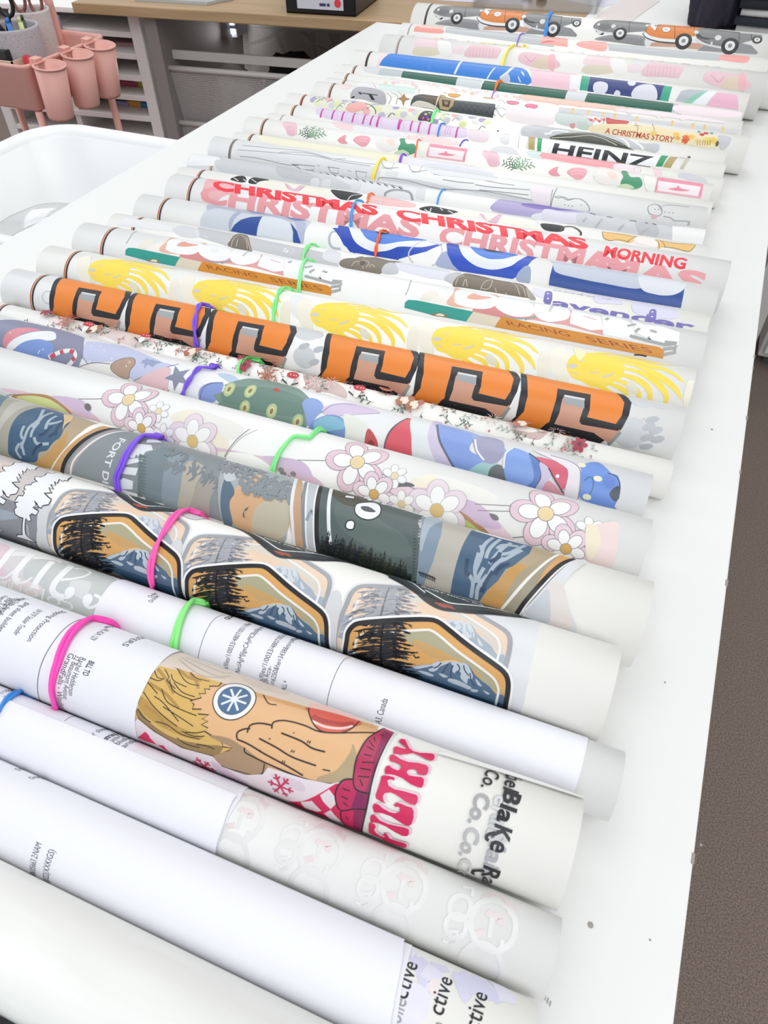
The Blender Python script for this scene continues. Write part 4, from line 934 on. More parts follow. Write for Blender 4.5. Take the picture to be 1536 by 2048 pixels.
def sticker(rep, pal, seed):
    blk, whi, org, org2, sky, blu, dkb, gry, tre, sn, snd, edge = pal
    lo = max(p[1] for p in OUTL) + .010
    out = [(OUTL[0][0], lo)] + OUTL + [(OUTL[-1][0], lo)]
    R.uvline(out, .0052, edge, False, rep); R.uvpoly([out], org, rep)
    g = lambda s, m, sm=False: R.poly('g3', s, m, sm, rep); w = lambda s, m, wd: R.line('g3', s, wd, m, True, rep)
    g('500 235 640 228 720 245 800 300 900 385 1060 500 1160 580 1230 680 1270 740 1100 640 960 520 880 470 780 450 700 440 620 380 540 330 490 300', sky); g('560 300 700 350 860 430 980 500 1100 600 960 540 850 470 700 430 600 370', org2, True)
    g('60 380 90 385 130 400 130 470 60 470', '#8ea0ac' if edge == '#fafafa' else blu); g('60 430 300 500 500 560 700 650 1000 760 1250 860 900 900 60 600', gry)
    g('380 470 450 470 500 495 540 520 570 505 620 498 700 490 740 478 770 465 850 462 900 468 930 490 975 490 1010 530 1040 575 1090 620 1150 665 1200 720 1262 745 1250 850 1180 820 1000 750 850 700 700 640 600 600 480 545 380 520', blu, True)
    g('480 545 560 560 700 610 850 660 1000 720 1150 770 1255 800 1250 850 1150 825 1000 765 850 712 700 655 600 610 480 575', dkb, True)
    for s in ('560 512 620 500 700 493 700 505 640 520 590 528', '700 495 760 470 850 465 830 485 770 510 740 540 700 548 680 530 720 515', '850 475 890 468 930 480 975 492 1000 530 1020 580 1010 610 985 600 975 640 945 620 925 590 930 560 900 540 880 560 862 540 868 510', '840 600 900 612 960 640 1010 670 990 685 930 662 870 640 830 620', '600 540 660 548 720 575 700 585 640 565', '1010 680 1060 690 1050 705 1010 700', '1040 600 1070 630 1090 660 1060 650', '760 560 800 570 830 590 790 590', '1100 690 1150 715 1130 722'): g(s, sn, True)
    for s in ('900 490 920 520 905 560', '950 500 960 540 990 580', '780 480 750 510 720 520', '870 500 850 560 860 600', '830 490 800 540 780 560', '1000 560 1010 620 1040 660'): w(s, snd, .0007)
    g('770 468 850 460 900 466 880 474 830 470 790 478', '#e8c690' if edge == '#fafafa' else sn, True)
    R.uvline(INN, .0013, whi, True, rep)
    fir(R, 'g3', 340, 165, 600, 215, 300, tre, seed, rep)
    g('150 240 155 280 175 300 160 310 140 290', tre); g('180 215 195 250 225 262 200 265 182 245', tre); g('232 225 250 238 300 240 260 252 240 245', tre); g('95 345 105 315 115 345', tre)
    R.uvline([R.uv(p) for p in P('g3', '565 418 582 442 612 436')], .0009, tre, False, rep)
    R.uvline(out, .0026, blk, False, rep)
pale = ('#a5a7ac', '#efefee', '#eed5bd', '#eccfb4', '#dcd6ca', '#aab6c3', '#9daab8', '#c3c8ca', '#a9abb2', '#d3d9e0', '#b2bcc8', '#e4e5e6')
R.poly('e4', '880 130 1010 205 1010 250 930 640 860 640 700 130', '#e6e7e8', True)
sticker(GREP, pale, 3)
R.poly('e4', '20 100 80 130 60 400 20 380', '#d9dbdd', True, rep=[(0, 0), (REP[1][0], 0), (REP[2][0], 0)])
sticker(REP, ('#1c1b20', '#f1efe9', '#dfa963', '#cfa569', '#b2ac8c', '#54708a', '#2f536f', '#8f938b', '#1b1c24', '#c3cdd6', '#2f4f6c', '#fafafa'), 3)
# dark upper row along the far edge, with white line and small lettering
G = mat('#3a4345', .4); dk = mat('#26272c', .4)
r3 = R.uv(P('e4', '500 110')[0]); r2_ = R.uv(P('d8', '180 735')[0]); r1_ = R.uv(P('d7', '760 670')[0])
def dark(sh, top, bot, white, txt):
    R.poly(sh, top + ' ' + bot, '#f7f7f6'); R.poly(sh, top + ' ' + bot, G)
    R.line(sh, bot, .0032, dk); R.line(sh, white, .0009, '#f1f1ef')
    if txt: R.text('FORT DICK, CA', sh, txt[0], .0021, '#eceeed', 'r', .02, end=txt[1])
dark('d7', '560 575 620 590 760 635 900 668 1130 735', '1110 752 1000 742 900 738 850 722 800 690 740 650 690 615 640 595', '690 600 760 635 810 670 860 700 910 715 1000 720 1100 738', None)
dark('d8', '0 590 60 610 240 672 470 735 640 790 860 862', '840 858 780 852 600 832 430 815 340 805 280 770 210 715 120 655 30 620', '75 632 160 665 260 720 330 765 400 778 560 795 700 825 820 852', ('235 698', '580 790'))
dark('d8', '950 905 1000 910 1180 975 1536 1085', '1536 1140 1430 1138 1330 1125 1250 1085 1180 1030 1100 980 1010 935', '1020 920 1100 950 1200 1010 1290 1080 1350 1105 1536 1112', ('1205 997', '1500 1095'))
dark('e1', '0 610 120 655 400 735 560 790', '600 803 500 790 380 775 250 765 150 750 80 715 0 665', '0 645 80 690 150 720 300 735 450 765 560 795', ('-10 632', '335 728'))
for sh, c in (('d8', '350 792'), ('d8', '1345 1112'), ('d7', '860 715')): blob(R, sh, c, .005, .0013, '#a5503e', 2)
R.poly('d7', '1090 735 1150 745 1250 765 1280 790 1200 800 1120 770', '#dfe1e3', True)
# left end: grey ground and white outlined trees
R.poly('d7', '-200 330 0 400 250 475 330 520 300 560 240 700 225 850 250 1000 200 990 -200 900', '#cfc8c6'); R.poly('d7', '-200 400 -10 430 120 480 60 560 -200 560', '#e0cfc2', True)
R.poly('d7', '-200 640 0 650 100 690 240 720 228 800 230 860 250 1010 -200 950', '#8e8f97'); R.poly('d7', '-200 700 60 745 100 790 -200 790', '#9fabb5', True); R.poly('d7', '160 600 240 560 250 640 200 680', '#aeb2bd', True)
R.line('d7', '170 830 178 900 190 990 205 1020', .001, '#bcbcc2')
def wtree(dx, dy, sc=1.):
    c = P('d9', '245 1010')[0]; rs = random.Random(5)
    pts = '245 800 205 790 160 760 150 710 175 690 160 650 195 635 150 640 160 620 195 570 240 575 255 545 240 525 270 510 250 500 265 465 320 465 340 440 385 435 355 405 365 380 420 385 460 370 480 345 540 350 580 340 630 350 680 355 720 370 745 378 700 405 690 425 660 415 640 430 610 405 590 450 560 430 570 470 520 460 550 510 500 490 520 530 540 545 480 545 455 545 500 590 530 610 520 630 500 665 440 675 430 700 400 690 380 650 360 625 375 670 340 690 400 730 370 775 330 755 310 770 325 820 300 835 270 800 262 905 268 960 290 990 380 1048 330 1035 250 1010 215 1000 175 990 180 965 235 965 232 900 240 810'
    v = [float(t) for t in pts.split()]; s = ' '.join('%.1f %.1f' % (v[i] + dx, v[i + 1] + dy) for i in range(0, len(v), 2))
    R.poly('d9', s, '#f4f5fa'); R.line('d9', s, .0007, '#202026', False, closed=True)
wtree(0, 0); wtree(-330, -110); 
R.oval('65 920', .0035, .0042, '#b9b9be', .4, sh='d7', w=.0016)
done(R, 'film roll printed with a row of black-edged mountain stickers and a white outlined tree', None)
R.band(P('d7', '1220 757 1170 742 1110 765 1030 860 960 1000 940 1100 950 1180 965 1240'), '#f45cae', 'pink rubber band around the roll of mountain stickers', w=.0016, strands=2, twist=2.5)

# ---- r26: wide landscape print
R = roll('r26')
def D7(s, m, sm=False): R.poly('d7', s, m, sm)
D7('-300 -60 0 30 60 42 30 110 -10 400 -300 330', '#7d8b93'); D7('-40 20 60 45 125 75 70 80 10 130 -20 200', '#5f788a', True)
D7('60 45 240 95 420 140 470 170 600 205 560 215 420 330 320 490 250 470 230 470 -40 400 0 110', '#a8a598'); D7('120 70 250 105 120 130 60 220 40 420 0 420 10 160', '#bdbab0', True)
D7('240 95 420 140 600 205 470 260 380 380 320 490 -20 400', '#a8a598')
D7('420 160 610 205 500 260 390 380 330 490 225 465 225 430 260 380 330 330 380 230 450 185', '#b7a486'); D7('235 430 300 380 380 290 420 250 400 340 350 420 300 480 225 465', '#c59a5c', True)
D7('255 108 330 125 400 150 440 165 430 200 395 240 370 290 330 320 290 370 240 385 225 440 140 440 60 400 50 330 70 220 120 150 190 118', '#3f5f7c', True)
for s in ('330 140 270 160 240 190 200 230', '270 120 240 180 180 230 150 300 130 360', '350 160 300 190 280 240', '300 210 350 200 380 190', '120 330 100 370 130 420', '240 200 200 250 190 290', '150 220 130 270 140 300', '210 290 230 330 300 330', '130 320 140 360 150 400'): R.line('d7', s, .0022, '#a9b8c2')
for s in ('320 220 280 260 240 280', '260 330 220 360 200 400', '340 260 300 290', '380 200 350 240 340 280'): R.line('d7', s, .0022, '#28425e')
D7('390 150 450 160 440 190 400 215 385 250 395 190', '#dfc090')
# framed zone: white line, orange, black
R.line('d7', '640 222 540 260 440 330 360 420 318 492', .0017, '#f2f1ec')
D7('640 222 700 235 620 250 520 300 450 370 395 440 375 505 320 490 360 420 440 330 540 260', '#cda06a'); D7('560 300 500 350 440 430 420 500 400 510 385 470 450 370', '#b9a792')
D7('740 240 640 240 540 280 460 350 400 430 385 508 440 520 850 640 1130 735 1280 780 1430 830 1400 400 900 270', '#8b9396')
D7('720 243 640 265 540 320 470 380 430 440 400 512 440 522 480 430 560 340 700 262', '#a79e9f')
R.line('d7', '745 240 700 238 620 255 530 300 450 370 400 440 382 508', .0031, '#1d1b1e'); R.line('d7', '790 255 700 262 600 300 510 370 450 440 435 520', .0014, '#e9e9ea')
R.text('FORT DICK', 'd7', '740 296', .0052, '#e6e8ea', 'd', .02, end='600 640')
for s in ('835 330 930 340 940 370 840 395 825 420 760 410 790 370', '905 305 960 305 1000 325 900 325', '785 425 880 418 875 440 770 462', '740 470 850 480 835 525 720 510', '760 540 820 560 815 610 715 608 712 570', '905 372 880 400 850 412 835 390'): D7(s, '#e8ebee')
D7('885 400 940 380 1000 350 1060 360 1100 400 1030 560 1020 700 900 680 870 560', '#7b8a90'); D7('1050 400 1200 420 1120 560 1090 740 1010 710 1000 560', '#8f9ca5', True); D7('1160 440 1260 480 1200 600 1180 750 1100 740 1110 600', '#b9b1a3', True); D7('1230 560 1330 570 1290 680 1280 780 1170 760 1190 640', '#a9a39a', True)
for k, (c, s_) in enumerate((('1030 420', .012), ('1180 460', .012), ('1290 510', .014), ('1100 380', .008))):
    cu, cv = R.uv(P('d7', c)[0]); rs = random.Random(k)
    for j in range(16): a = rs.uniform(.2, 1.4); x, y = cu + rs.uniform(-1, 1) * s_, cv + rs.uniform(-.5, .6) * s_ * .7; L = rs.uniform(.003, .008); R.uvline([(x, y), (x + L * .6 * math.cos(a), y + L * .5 * math.sin(a)), (x + L * math.cos(a + .5), y + L * math.sin(a + .5))], .0018, '#7f888d', True, taper=True)
for j in range(15):
    cu, cv = R.uv(P('d7', '%d %d' % (885 - j * 1.2, 400 + j * 20))[0]); R.uvpoly([[(cu - .003, cv), (cu + .0035, cv + .0012), (cu - .003, cv + .0022)]], '#6d7a7d')
# middle: d8
def D8(s, m, sm=False): R.poly('d8', s, m, sm)
D8('0 215 150 255 430 335 440 470 380 700 340 760 0 620', '#aab0b2'); D8('60 400 190 310 230 330 150 420 120 500 50 560 30 470', '#d9b18a', True); D8('60 400 220 440 360 470 410 520 340 700 250 700 90 630 40 570', '#d8ae86', True); D8('200 500 330 440 400 400 400 600 330 700 180 660', '#c6bda9', True)
D8('0 330 40 360 60 420 30 480 50 600 0 610', '#5e7386', True); D8('0 250 60 300 60 340 0 340', '#c6cbd0', True)
for k, (c, s_) in enumerate((('150 290', .018), ('260 340', .018), ('330 370', .014), ('60 260', .012), ('380 400', .008), ('210 390', .011))):
    cu, cv = R.uv(P('d8', c)[0]); rs = random.Random(k + 20)
    for j in range(26): a = rs.uniform(.5, 2.2); x, y = cu + rs.uniform(-1, 1) * s_, cv + rs.uniform(-.7, .6) * s_ * .6; L = rs.uniform(.003, .0085); R.uvline([(x, y), (x + L * .5 * math.cos(a), y + L * .5 * math.sin(a)), (x + L * math.cos(a - .3), y + L * math.sin(a - .3))], .0024, '#8b9298', True, taper=True)
D8('115 540 130 515 152 502 135 525 120 530 122 560 132 574 115 560', '#575b62')
D8('430 340 475 352 470 500 510 740 490 760 430 730 400 560 405 450', '#c9a382'); R.line('d8', '438 340 420 420 412 520 420 620 432 735', .0021, '#e7e8ea')
D8('490 358 520 366 500 480 495 600 510 750 490 748 475 600 470 480', '#8a8f97'); D8('520 366 575 380 550 480 545 620 560 770 510 750 497 600 503 480', '#c2c7cc'); R.line('d8', '512 365 500 460 500 600 512 750', .0012, '#eef0f2'); R.line('d8', '505 590 535 530 550 560', .0022, '#9aa3ad')
D8('575 380 860 462 1220 570 1180 600 1195 640 1180 700 1195 760 1185 850 1180 965 860 862 640 800 565 775 548 620 552 480', '#51605e')
D8('700 480 900 560 1000 620 1100 680 1150 800 1000 800 800 700 690 600', '#5a6a66', True); D8('640 400 900 480 860 520 700 480', '#4a4a3c', True)
D8('575 382 600 390 585 480 580 620 600 790 565 775 548 620 555 480', '#18191b'); R.line('d8', '652 402 640 480 640 600 652 720 672 800', .0022, '#eceff0')
R.line('d8', '574 380 552 480 548 620 563 775', .001, '#f1f1f0')
rs = random.Random(11); fc = mat('#1c2a2c', .45); fc2 = mat('#3a432f', .45)
for j in range(72):
    t = j / 71; x = 590 + 600 * t; y = 760 + 200 * t; h = (130 - 50 * abs(t - .25)) * rs.uniform(.5, 1.1)
    if t > .85: h *= .6
    a = R.uv(P('d8', '%f %f' % (x, y + 30))[0]); b_ = R.uv(P('d8', '%f %f' % (x, y - h))[0]); H = a[1] - b_[1]; c_ = fc2 if rs.random() < .3 else fc
    n = 6
    for s in (-1, 1):
        q = [(a[0], a[1] - H)]
        for k in range(1, n): q += [(a[0] + s * .0036 * k / n * rs.uniform(.7, 1.3), a[1] - H + H * k / n), (a[0] + s * .0012 * k / n, a[1] - H + H * k / n + .0004)]
        q.append((a[0], a[1])); R.uvpoly([q], c_); R.k -= 1
R.k += 2
for j in range(20):
    cu, cv = R.uv(P('d8', '%d %d' % (1195 - abs(j - 9) * 1.2, 575 + j * 19))[0]); R.uvpoly([[(cu - .003, cv), (cu + .0028 * (1.4 - (j % 3) * .4), cv + .0014), (cu - .003, cv + .003)]], '#51605e'); R.k -= 1
R.k += 1
# right side of the landscape (before ragged edge order: drawn under the ragged edge colours)
kk_ = R.k
D8('1215 572 1370 612 1320 700 1300 850 1270 985 1180 965 1190 850 1200 700', '#8294a6'); D8('1240 575 1340 600 1260 640 1210 780 1200 700', '#a9b6c2', True); D8('1370 612 1536 655 1536 700 1440 820 1400 1030 1265 985 1290 850 1320 720 1330 660', '#b9b5aa')
R.poly('e1', '95 262 280 322 210 410 175 520 145 652 -5 615 50 480 90 340', '#b9b5aa'); R.poly('e1', '260 318 420 365 600 410 580 450 520 500 470 520 410 590 350 640 305 702 145 655 170 520 205 410', '#45637f')
for s in ('380 360 330 400 310 470 280 540', '420 370 360 420 340 470', '480 390 420 430 360 500', '560 405 480 440 420 450', '300 440 280 520 290 600', '540 430 460 470 410 490', '250 560 270 600 260 680', '330 520 300 580 320 620', '440 470 380 520 350 580', '520 410 440 400 400 420', '350 560 300 620 290 690', '310 400 320 440 300 470'): R.line('e1', s, .0022, '#a9b7c4')
for s in ('420 440 400 470 360 490', '470 500 420 520 390 560', '380 540 340 600 320 650', '240 470 230 540 250 560'): R.line('e1', s, .0022, '#2d4763')
R.poly('e1', '600 410 745 455 590 570 430 745 305 702 350 640 410 590 450 530 500 510 580 450', '#b3a285'); R.poly('e1', '410 590 520 500 600 560 500 660 420 735 320 702 360 640', '#c99a58', True); R.poly('e1', '690 470 640 500 600 560 480 690 440 720 520 560', '#a99c82', True)
R.line('e1', '745 458 650 520 560 600 480 690 430 748', .0021, '#f3f1ea')
R.poly('e1', '755 458 830 480 700 570 590 690 510 775 435 748 560 610 660 515', '#a39a84'); R.poly('e1', '755 458 830 480 740 530 640 640 610 640 660 550', '#d7a467')
R.poly('e1', '850 485 900 500 760 640 830 800 840 880 660 830 545 775 640 660', '#dfe1e3', True); R.poly('e1', '680 640 750 600 790 680 820 850 700 820', '#e5ddd8', True); R.poly('e1', '600 720 680 640 700 700 690 820 560 770', '#c9cfd6', True)
R.line('e1', '838 482 760 510 660 600 560 710 512 778', .0032, '#1c1a1e'); R.line('e1', '848 486 770 520 670 610 570 720 530 780', .0009, '#efefef')
# ovals and dashes
R.poly('d8', '800 545 805 500 850 488 920 490 955 515 950 560 900 588 840 580', '#f2f3f4', True); R.line('d8', '800 545 805 500 850 488 920 490 955 515 950 560 900 588 840 580', .0007, '#1a1a1c', True, closed=True); R.poly('d8', '835 512 880 512 925 540 900 546 850 535', '#4c5152', True)
R.poly('d8', '745 630 752 600 780 592 798 605 792 640 765 645', '#f2f3f4', True); R.line('d8', '745 630 752 600 780 592 798 605 792 640 765 645', .0007, '#1a1a1c', True, closed=True)
for s in ('740 450 790 458', '875 470 895 474', '960 495 990 500'): R.line('d8', s, .0024, '#eceeef')
R.line('d8', '1190 900 1240 915 1300 942', .0005, '#1a2022', False)
for j in range(9): x = 1200 + j * 11; R.line('d8', '%d %d %d %d' % (x, 895 + j * 4, x + 5, 925 + j * 4.4), .0005, '#1a2022', False)
done(R, 'film roll with a blue and tan mountain landscape, dark forest and white letters', None)
R.band(P('d7', '1000 312 950 296 880 300 810 370 760 470 730 540 740 612'), '#7a4fd6', 'purple rubber band around the landscape film roll', w=.0017, strands=2, twist=1.2)

# ---- r25: daisies and green arcs
R = roll('r25', base=mat('#f1f1ef', .4, 'film', k=.9))
d_ = R.dUV('d7', '790 55', '0 0')
pA = R.uv(P('d7', '790 60')[0]); pB = R.uv(P('d8', '815 225')[0]); pC = R.uv(P('e1', '685 185')[0])
REP = [(0, 0), (pB[0] - pA[0], 0), (pC[0] - pA[0], 0)]; REPg = [(0, .0), (pB[0] - pA[0], 0)]
ln = '#8c8688'
for s, c_ in (('1050 170 1180 120 1300 170 1400 280 1380 400 1180 300', '#f3ecda'), ('1180 120 1400 180 1500 240 1400 300', '#eeece6')): R.poly('d7', s, c_, True, rep=REPg)
R.poly('d7', '0 -10 100 0 250 30 420 60 560 140 620 200 540 200 430 150 250 30 80 20', '#e3c6d6', True, rep=REP + [(-.13, 0)][:0]); R.poly('d7', '300 40 500 60 560 150 480 130', '#d6c2dc', True, rep=REP)
R.poly('d8', '850 440 900 400 1000 385 1150 380 1300 400 1536 490 1640 560 1640 640 1400 560 1200 480 1000 480', '#ead2dc', True); 
for s in ('1380 480 1400 500 1430 480', '960 430 980 460', '1040 410 1060 440 1100 430', '1200 400 1240 420 1280 410'): R.line('d8', s, .003, '#cdbbd2')
R.poly('e1', '-180 90 0 80 120 95 260 150 400 250 500 380 330 330 120 180 -100 150', '#ead2dc', True); R.poly('e1', '150 140 280 150 400 250 420 300 300 280', '#d0bcd3', True); 
R.poly('d7', '80 50 110 25 250 25 330 50 420 120 450 165 380 140 250 95', '#b98c60', True); R.poly('d7', '100 45 200 35 310 60 400 120 430 160 330 115 200 85', '#d5dd9a', True)
R.poly('d8', '990 500 1040 475 1200 470 1350 505 1480 570 1600 640 1640 720 1440 640 1200 560', '#b89068', True); R.poly('d8', '1010 500 1060 485 1180 485 1340 520 1460 590 1560 650 1400 610 1250 560 1120 560', '#c8d887', True)
R.poly('e1', '-60 160 0 150 120 165 240 230 350 330 400 370 250 320 120 260', '#b89068', True); R.poly('e1', '-40 180 30 170 120 185 220 245 330 330 250 310 150 270 0 240', '#c3d47e', True)
R.line('d7', '0 50 60 30 120 28', .0006, ln); R.line('d7', '480 55 600 55 700 50', .0005, ln, rep=REP); R.line('d8', '940 290 1180 400', .0005, ln); R.line('d8', '780 390 860 440', .0005, ln); R.line('d8', '1050 330 1120 290', .0005, ln)
R.line('e1', '280 162 480 172 620 168', .0005, ln); R.line('e1', '490 350 560 345 600 345', .0006, '#7b7577')
R.line('d7', '1380 410 1440 320 1536 240', .0006, ln); R.line('d8', '0 200 100 80 200 30', .0005, '#b9b3a8'); R.line('d8', '330 270 420 400 470 420', .0006, '#9a9698')
R.poly('d8', '1000 365 1060 360 1100 350 1150 360 1160 378 1080 380 1020 390', '#6d6b70', True); R.oval('540 105', .0032, .0026, '#7a767c', .4, sh='d7'); R.poly('e1', '360 215 400 225 412 250 380 250', '#77737b', True)
for c in ('360 300', '420 300', '395 325', '345 275'): R.oval(c, .0022, .0018, '#8f8d90', 0, sh='d8')
Wp, Pk, Ye = '#f7f7f6', '#e7cbd6', '#e2c48a'
def daisies(rep, line=ln, y=Ye):
    # big pale daisy with pink backs, a small one to its right, another lower down
    flower(R, 'd7', '975 130', .0085, '#f4f4f3', None, '#ecdcb8', .2, '#b7b3b2', None, rep, 6)
    flower(R, 'd7', '790 60', .0165, Wp, None, '#ecd6a8', .5, line, Pk, rep, 5)
    flower(R, 'd7', '870 235', .0115, Wp, None, '#d9b066', .1, line, '#e9d2dc', rep, 6)
daisies(REP)
flower(R, 'd7', '1185 315', .0155, Wp, None, '#e0c184', .3, '#bdb8b8', '#e9dbe4', REP[:2], 6); flower(R, 'd7', '1010 285', .009, '#f3f3f2', None, '#e5cf9f', .3, '#c2bebd', None, REP[:2], 6)
R.poly('e1', '930 300 1000 270 1080 280 1040 520 900 490 960 400', '#f0dcd8', True); R.poly('e1', '900 290 960 290 980 380 930 470 900 440', '#f3e8cf', True)
done(R, 'film roll printed with pink-backed white daisies and green rainbow arcs', None)
R.band(P('d5', '680 707 620 693 570 702 500 780 465 850 455 912'), '#7fe38a', 'green rubber band around the daisy film roll', w=.0015, strands=2, twist=1)

# ---- r24: winter print, plain stand-in shapes in the same colours
R = roll('r24', base=mat('#eeeff0', .4, 'film', k=.9))
N1, N2, B1, B2 = '#8b8ea6', '#c3c9e4', '#7f9bd6', '#a4b8e4'
R.poly('d1', '-60 440 100 430 350 470 520 540 520 640 480 745 200 660 -60 590', N1); R.poly('d1', '530 560 760 590 1000 690 1080 710 820 800 700 740 520 680 510 640', '#c5cae6')
R.poly('d1', '20 580 40 510 110 480 200 480 250 495 150 510 80 560 40 600', '#dd8f98', True); R.poly('d1', '40 600 90 545 200 505 320 500 345 530 320 555 180 560 100 600 60 625', '#eef0f3', True)
R.poly('d1', '90 610 160 560 260 550 330 590 300 660 220 670 120 640', B1, True); R.poly('d1', '560 700 700 690 760 730 800 800 830 850 650 800 440 740', '#eceae6', True)
R.line('d1', '440 740 560 695 680 700', .0006, '#6a6a74'); R.line('d1', '500 650 540 700', .0006, '#6a6a74'); R.line('d1', '790 800 830 860', .0006, '#6a6a74'); R.line('d1', '820 805 1000 730 1100 700', .0006, '#6a6a74')
R.poly('d1', '680 715 700 690 760 665 820 665 830 700 800 740 790 790 740 780 690 745', '#b79b88', True); R.line('d1', '680 715 700 690 760 665 820 665 830 700 800 740 790 790 740 780 690 745', .0005, '#75605a', True, closed=True); R.oval('795 690', .0014, .0014, '#cdb6a5', 0, sh='d1')
R.poly('d1', '870 680 900 670 1000 690 960 700 940 720 900 700', '#9aa3c6'); R.poly('d1', '830 810 1040 720 1030 860 990 900 830 860', '#e6c3c8', True)
def star(c, r, m, sh='d1'):
    cu, cv = R.uv(P(sh, c)[0]); R.uvpoly([[(cu + (r if k % 2 == 0 else r * .42) * math.cos(math.pi * k / 5 + .3), cv + (r if k % 2 == 0 else r * .42) * math.sin(math.pi * k / 5 + .3)) for k in range(10)]], m)
star('1090 780', .0115, '#8c92a6'); star('1020 885', .0055, '#bd9377'); star('905 690', .006, '#9aa3c6')
rs = random.Random(3)
for j in range(26): R.oval('%d %d' % (rs.randint(0, 900), 470 + rs.randint(0, 250)), .0007, .0007, '#eef0f8', 0, sh='d1', n=8)
for s in ('300 660 340 640 400 620 450 620', '450 620 465 650 440 690 410 720'): R.line('d1', s, .0035, '#f0eef0')
for s in ('310 660 340 640', '370 632 390 622', '430 618 455 630', '460 660 445 680'): R.line('d1', s, .0035, '#c9525e', False)
R.poly('d1', '1220 880 1240 840 1300 815 1370 820 1360 870 1320 930 1250 950 1225 920', '#8b9fd8', True); R.poly('d5', '0 470 20 390 70 360 140 355 130 400 60 440 30 490', '#8b9fd8', True); R.line('d5', '0 470 20 390 70 360 140 355', .0006, '#5d6272'); R.poly('d5', '110 300 200 310 260 370 180 350', '#bdd0e8', True)
# fir tree with lights
R.poly('d5', '80 430 180 400 150 370 300 330 480 350 600 390 680 460 680 560 650 640 660 700 560 680 420 640 300 590 200 560 20 520 120 480', '#809a90'); R.poly('d5', '150 400 300 380 500 400 650 470 620 560 400 540 250 500 140 470', '#6f8c80', True)
for c in ('275 510', '440 530', '600 595', '310 405', '180 395', '95 525'): R.oval(c, .0042, .006, '#b9cc9a', .2, sh='d5'); R.oval(c, .0026, .0042, '#dbd6a0', .2, sh='d5'); R.oval(c, .0013, .0022, '#8e8560', .2, sh='d5')
for c, r in (('215 565', .006), ('490 645', .0045), ('470 400', .003)): R.oval(c, r, r * .6, '#c24f4c', .2, sh='d5')
# blue rounded shapes, red and white bands (no figure)
R.poly('d5', '630 480 680 450 740 470 760 520 720 560 690 600 660 620 650 560', '#93aade', True); R.poly('d5', '750 520 830 485 960 490 1110 540 960 550 800 560', '#d9c8e2', True); R.line('d5', '750 540 830 490 960 492', .0005, '#7b7d96')
R.poly('d5', '665 650 700 590 780 555 850 560 890 600 890 690 885 760 780 740 690 715', '#7f98d2', True); R.poly('d5', '700 600 780 560 860 575 890 630 800 650 720 660', '#8dbfd9', True); R.oval('775 700', .008, .0065, '#6076a8', .2, sh='d5')
R.poly('d5', '880 560 920 550 990 590 1030 620 1030 700 1020 780 900 760 895 650', '#ebece3', True); R.poly('d5', '1030 640 1080 690 1095 750 1080 800 1020 780', '#c4595a', True); R.oval('1050 740', .0026, .0042, '#a03b3c', 0, sh='d5')
R.poly('d5', '1130 780 1150 690 1200 620 1290 575 1300 640 1310 760 1335 860 1140 800', '#dd5f6c', True); R.line('d5', '1135 800 1140 720 1180 640 1280 575', .0012, '#6f5d66'); R.poly('d5', '1300 580 1420 590 1440 680 1490 790 1560 900 1340 860 1300 700', '#e4e9ea', True); R.poly('d5', '1430 600 1480 600 1500 700 1600 900 1500 900 1400 710', '#d4cbe2', True)
R.poly('d6', '65 555 250 600 430 680 450 720 350 700 280 640 210 700 250 830 180 820 130 740 85 640', '#9ab0e2', True); R.poly('d6', '80 570 240 610 270 640 250 700 330 760 240 840 180 825 110 700', '#86a2e0', True); R.line('d6', '68 560 80 640 130 740 190 830', .0016, '#6a6f85'); R.poly('d6', '240 820 310 770 380 770 420 790 400 880 270 850', '#a6cfcf', True)
R.poly('d6', '270 640 330 625 430 650 440 720 400 770 340 770 290 720', '#a3a3bd', True); R.line('d6', '280 640 290 700 330 755', .0012, '#eef1f8'); R.poly('d6', '355 870 360 810 400 780 440 800 460 890 400 890', '#6d7376', True)
R.poly('d6', '440 800 450 720 500 690 580 720 635 770 645 850 610 915 480 900', '#86a7e4', True); R.poly('d6', '580 720 640 770 645 850 610 915 560 910 610 850', '#6583c4', True); R.line('d6', '440 800 450 720 490 690', .0012, '#e9eef6'); R.line('d6', '580 718 640 768 648 850 612 918', .0011, '#555a70')
R.poly('d6', '640 770 690 800 700 850 640 930 615 915 650 850', '#cfc8e0', True); R.poly('d6', '620 740 700 755 780 790 800 830 775 920 730 870 690 800', '#d8647a', True); R.line('d6', '690 800 730 870 775 940', .0009, '#5a4450'); R.oval('740 845', .0012, .0012, '#f6f3f4', 0, sh='d6'); R.poly('d6', '690 870 760 930 770 950 660 930', '#d99aa4', True)
R.poly('d6', '600 700 760 740 860 790 870 860 850 970 780 960 800 830 760 780', '#e9e4ea', True); R.line('d6', '700 730 800 760 860 800 868 870 855 970', .0008, '#9a93a6')
R.poly('d6', '880 790 960 770 1010 800 1040 830 1080 850 1085 950 1060 1010 1060 1025 880 975 870 900', '#6f95dd', True); R.poly('d6', '1000 840 1060 860 1050 920 1000 900', '#6a8ad2', True); R.poly('d6', '1030 940 1080 900 1085 960 1060 985', '#4c5361', True); R.line('d6', '1020 830 1070 850 1088 900 1080 970', .0009, '#4c5570'); R.line('d6', '890 870 920 850 940 870 930 930 890 965', .0006, '#4d6a86')
for c in ('965 860', '905 960', '875 785'): R.oval(c, .0028, .002, '#eeeccb', 0, sh='d6')
done(R, 'pale film roll printed with blue shapes, green fir with lights and red-white bands', None)
R.band(P('d1', '1330 740 1290 726 1230 733 1180 790 1140 860 1118 935'), '#7451d2', 'purple rubber band around the pale blue winter roll', w=.0014, strands=2, twist=5)

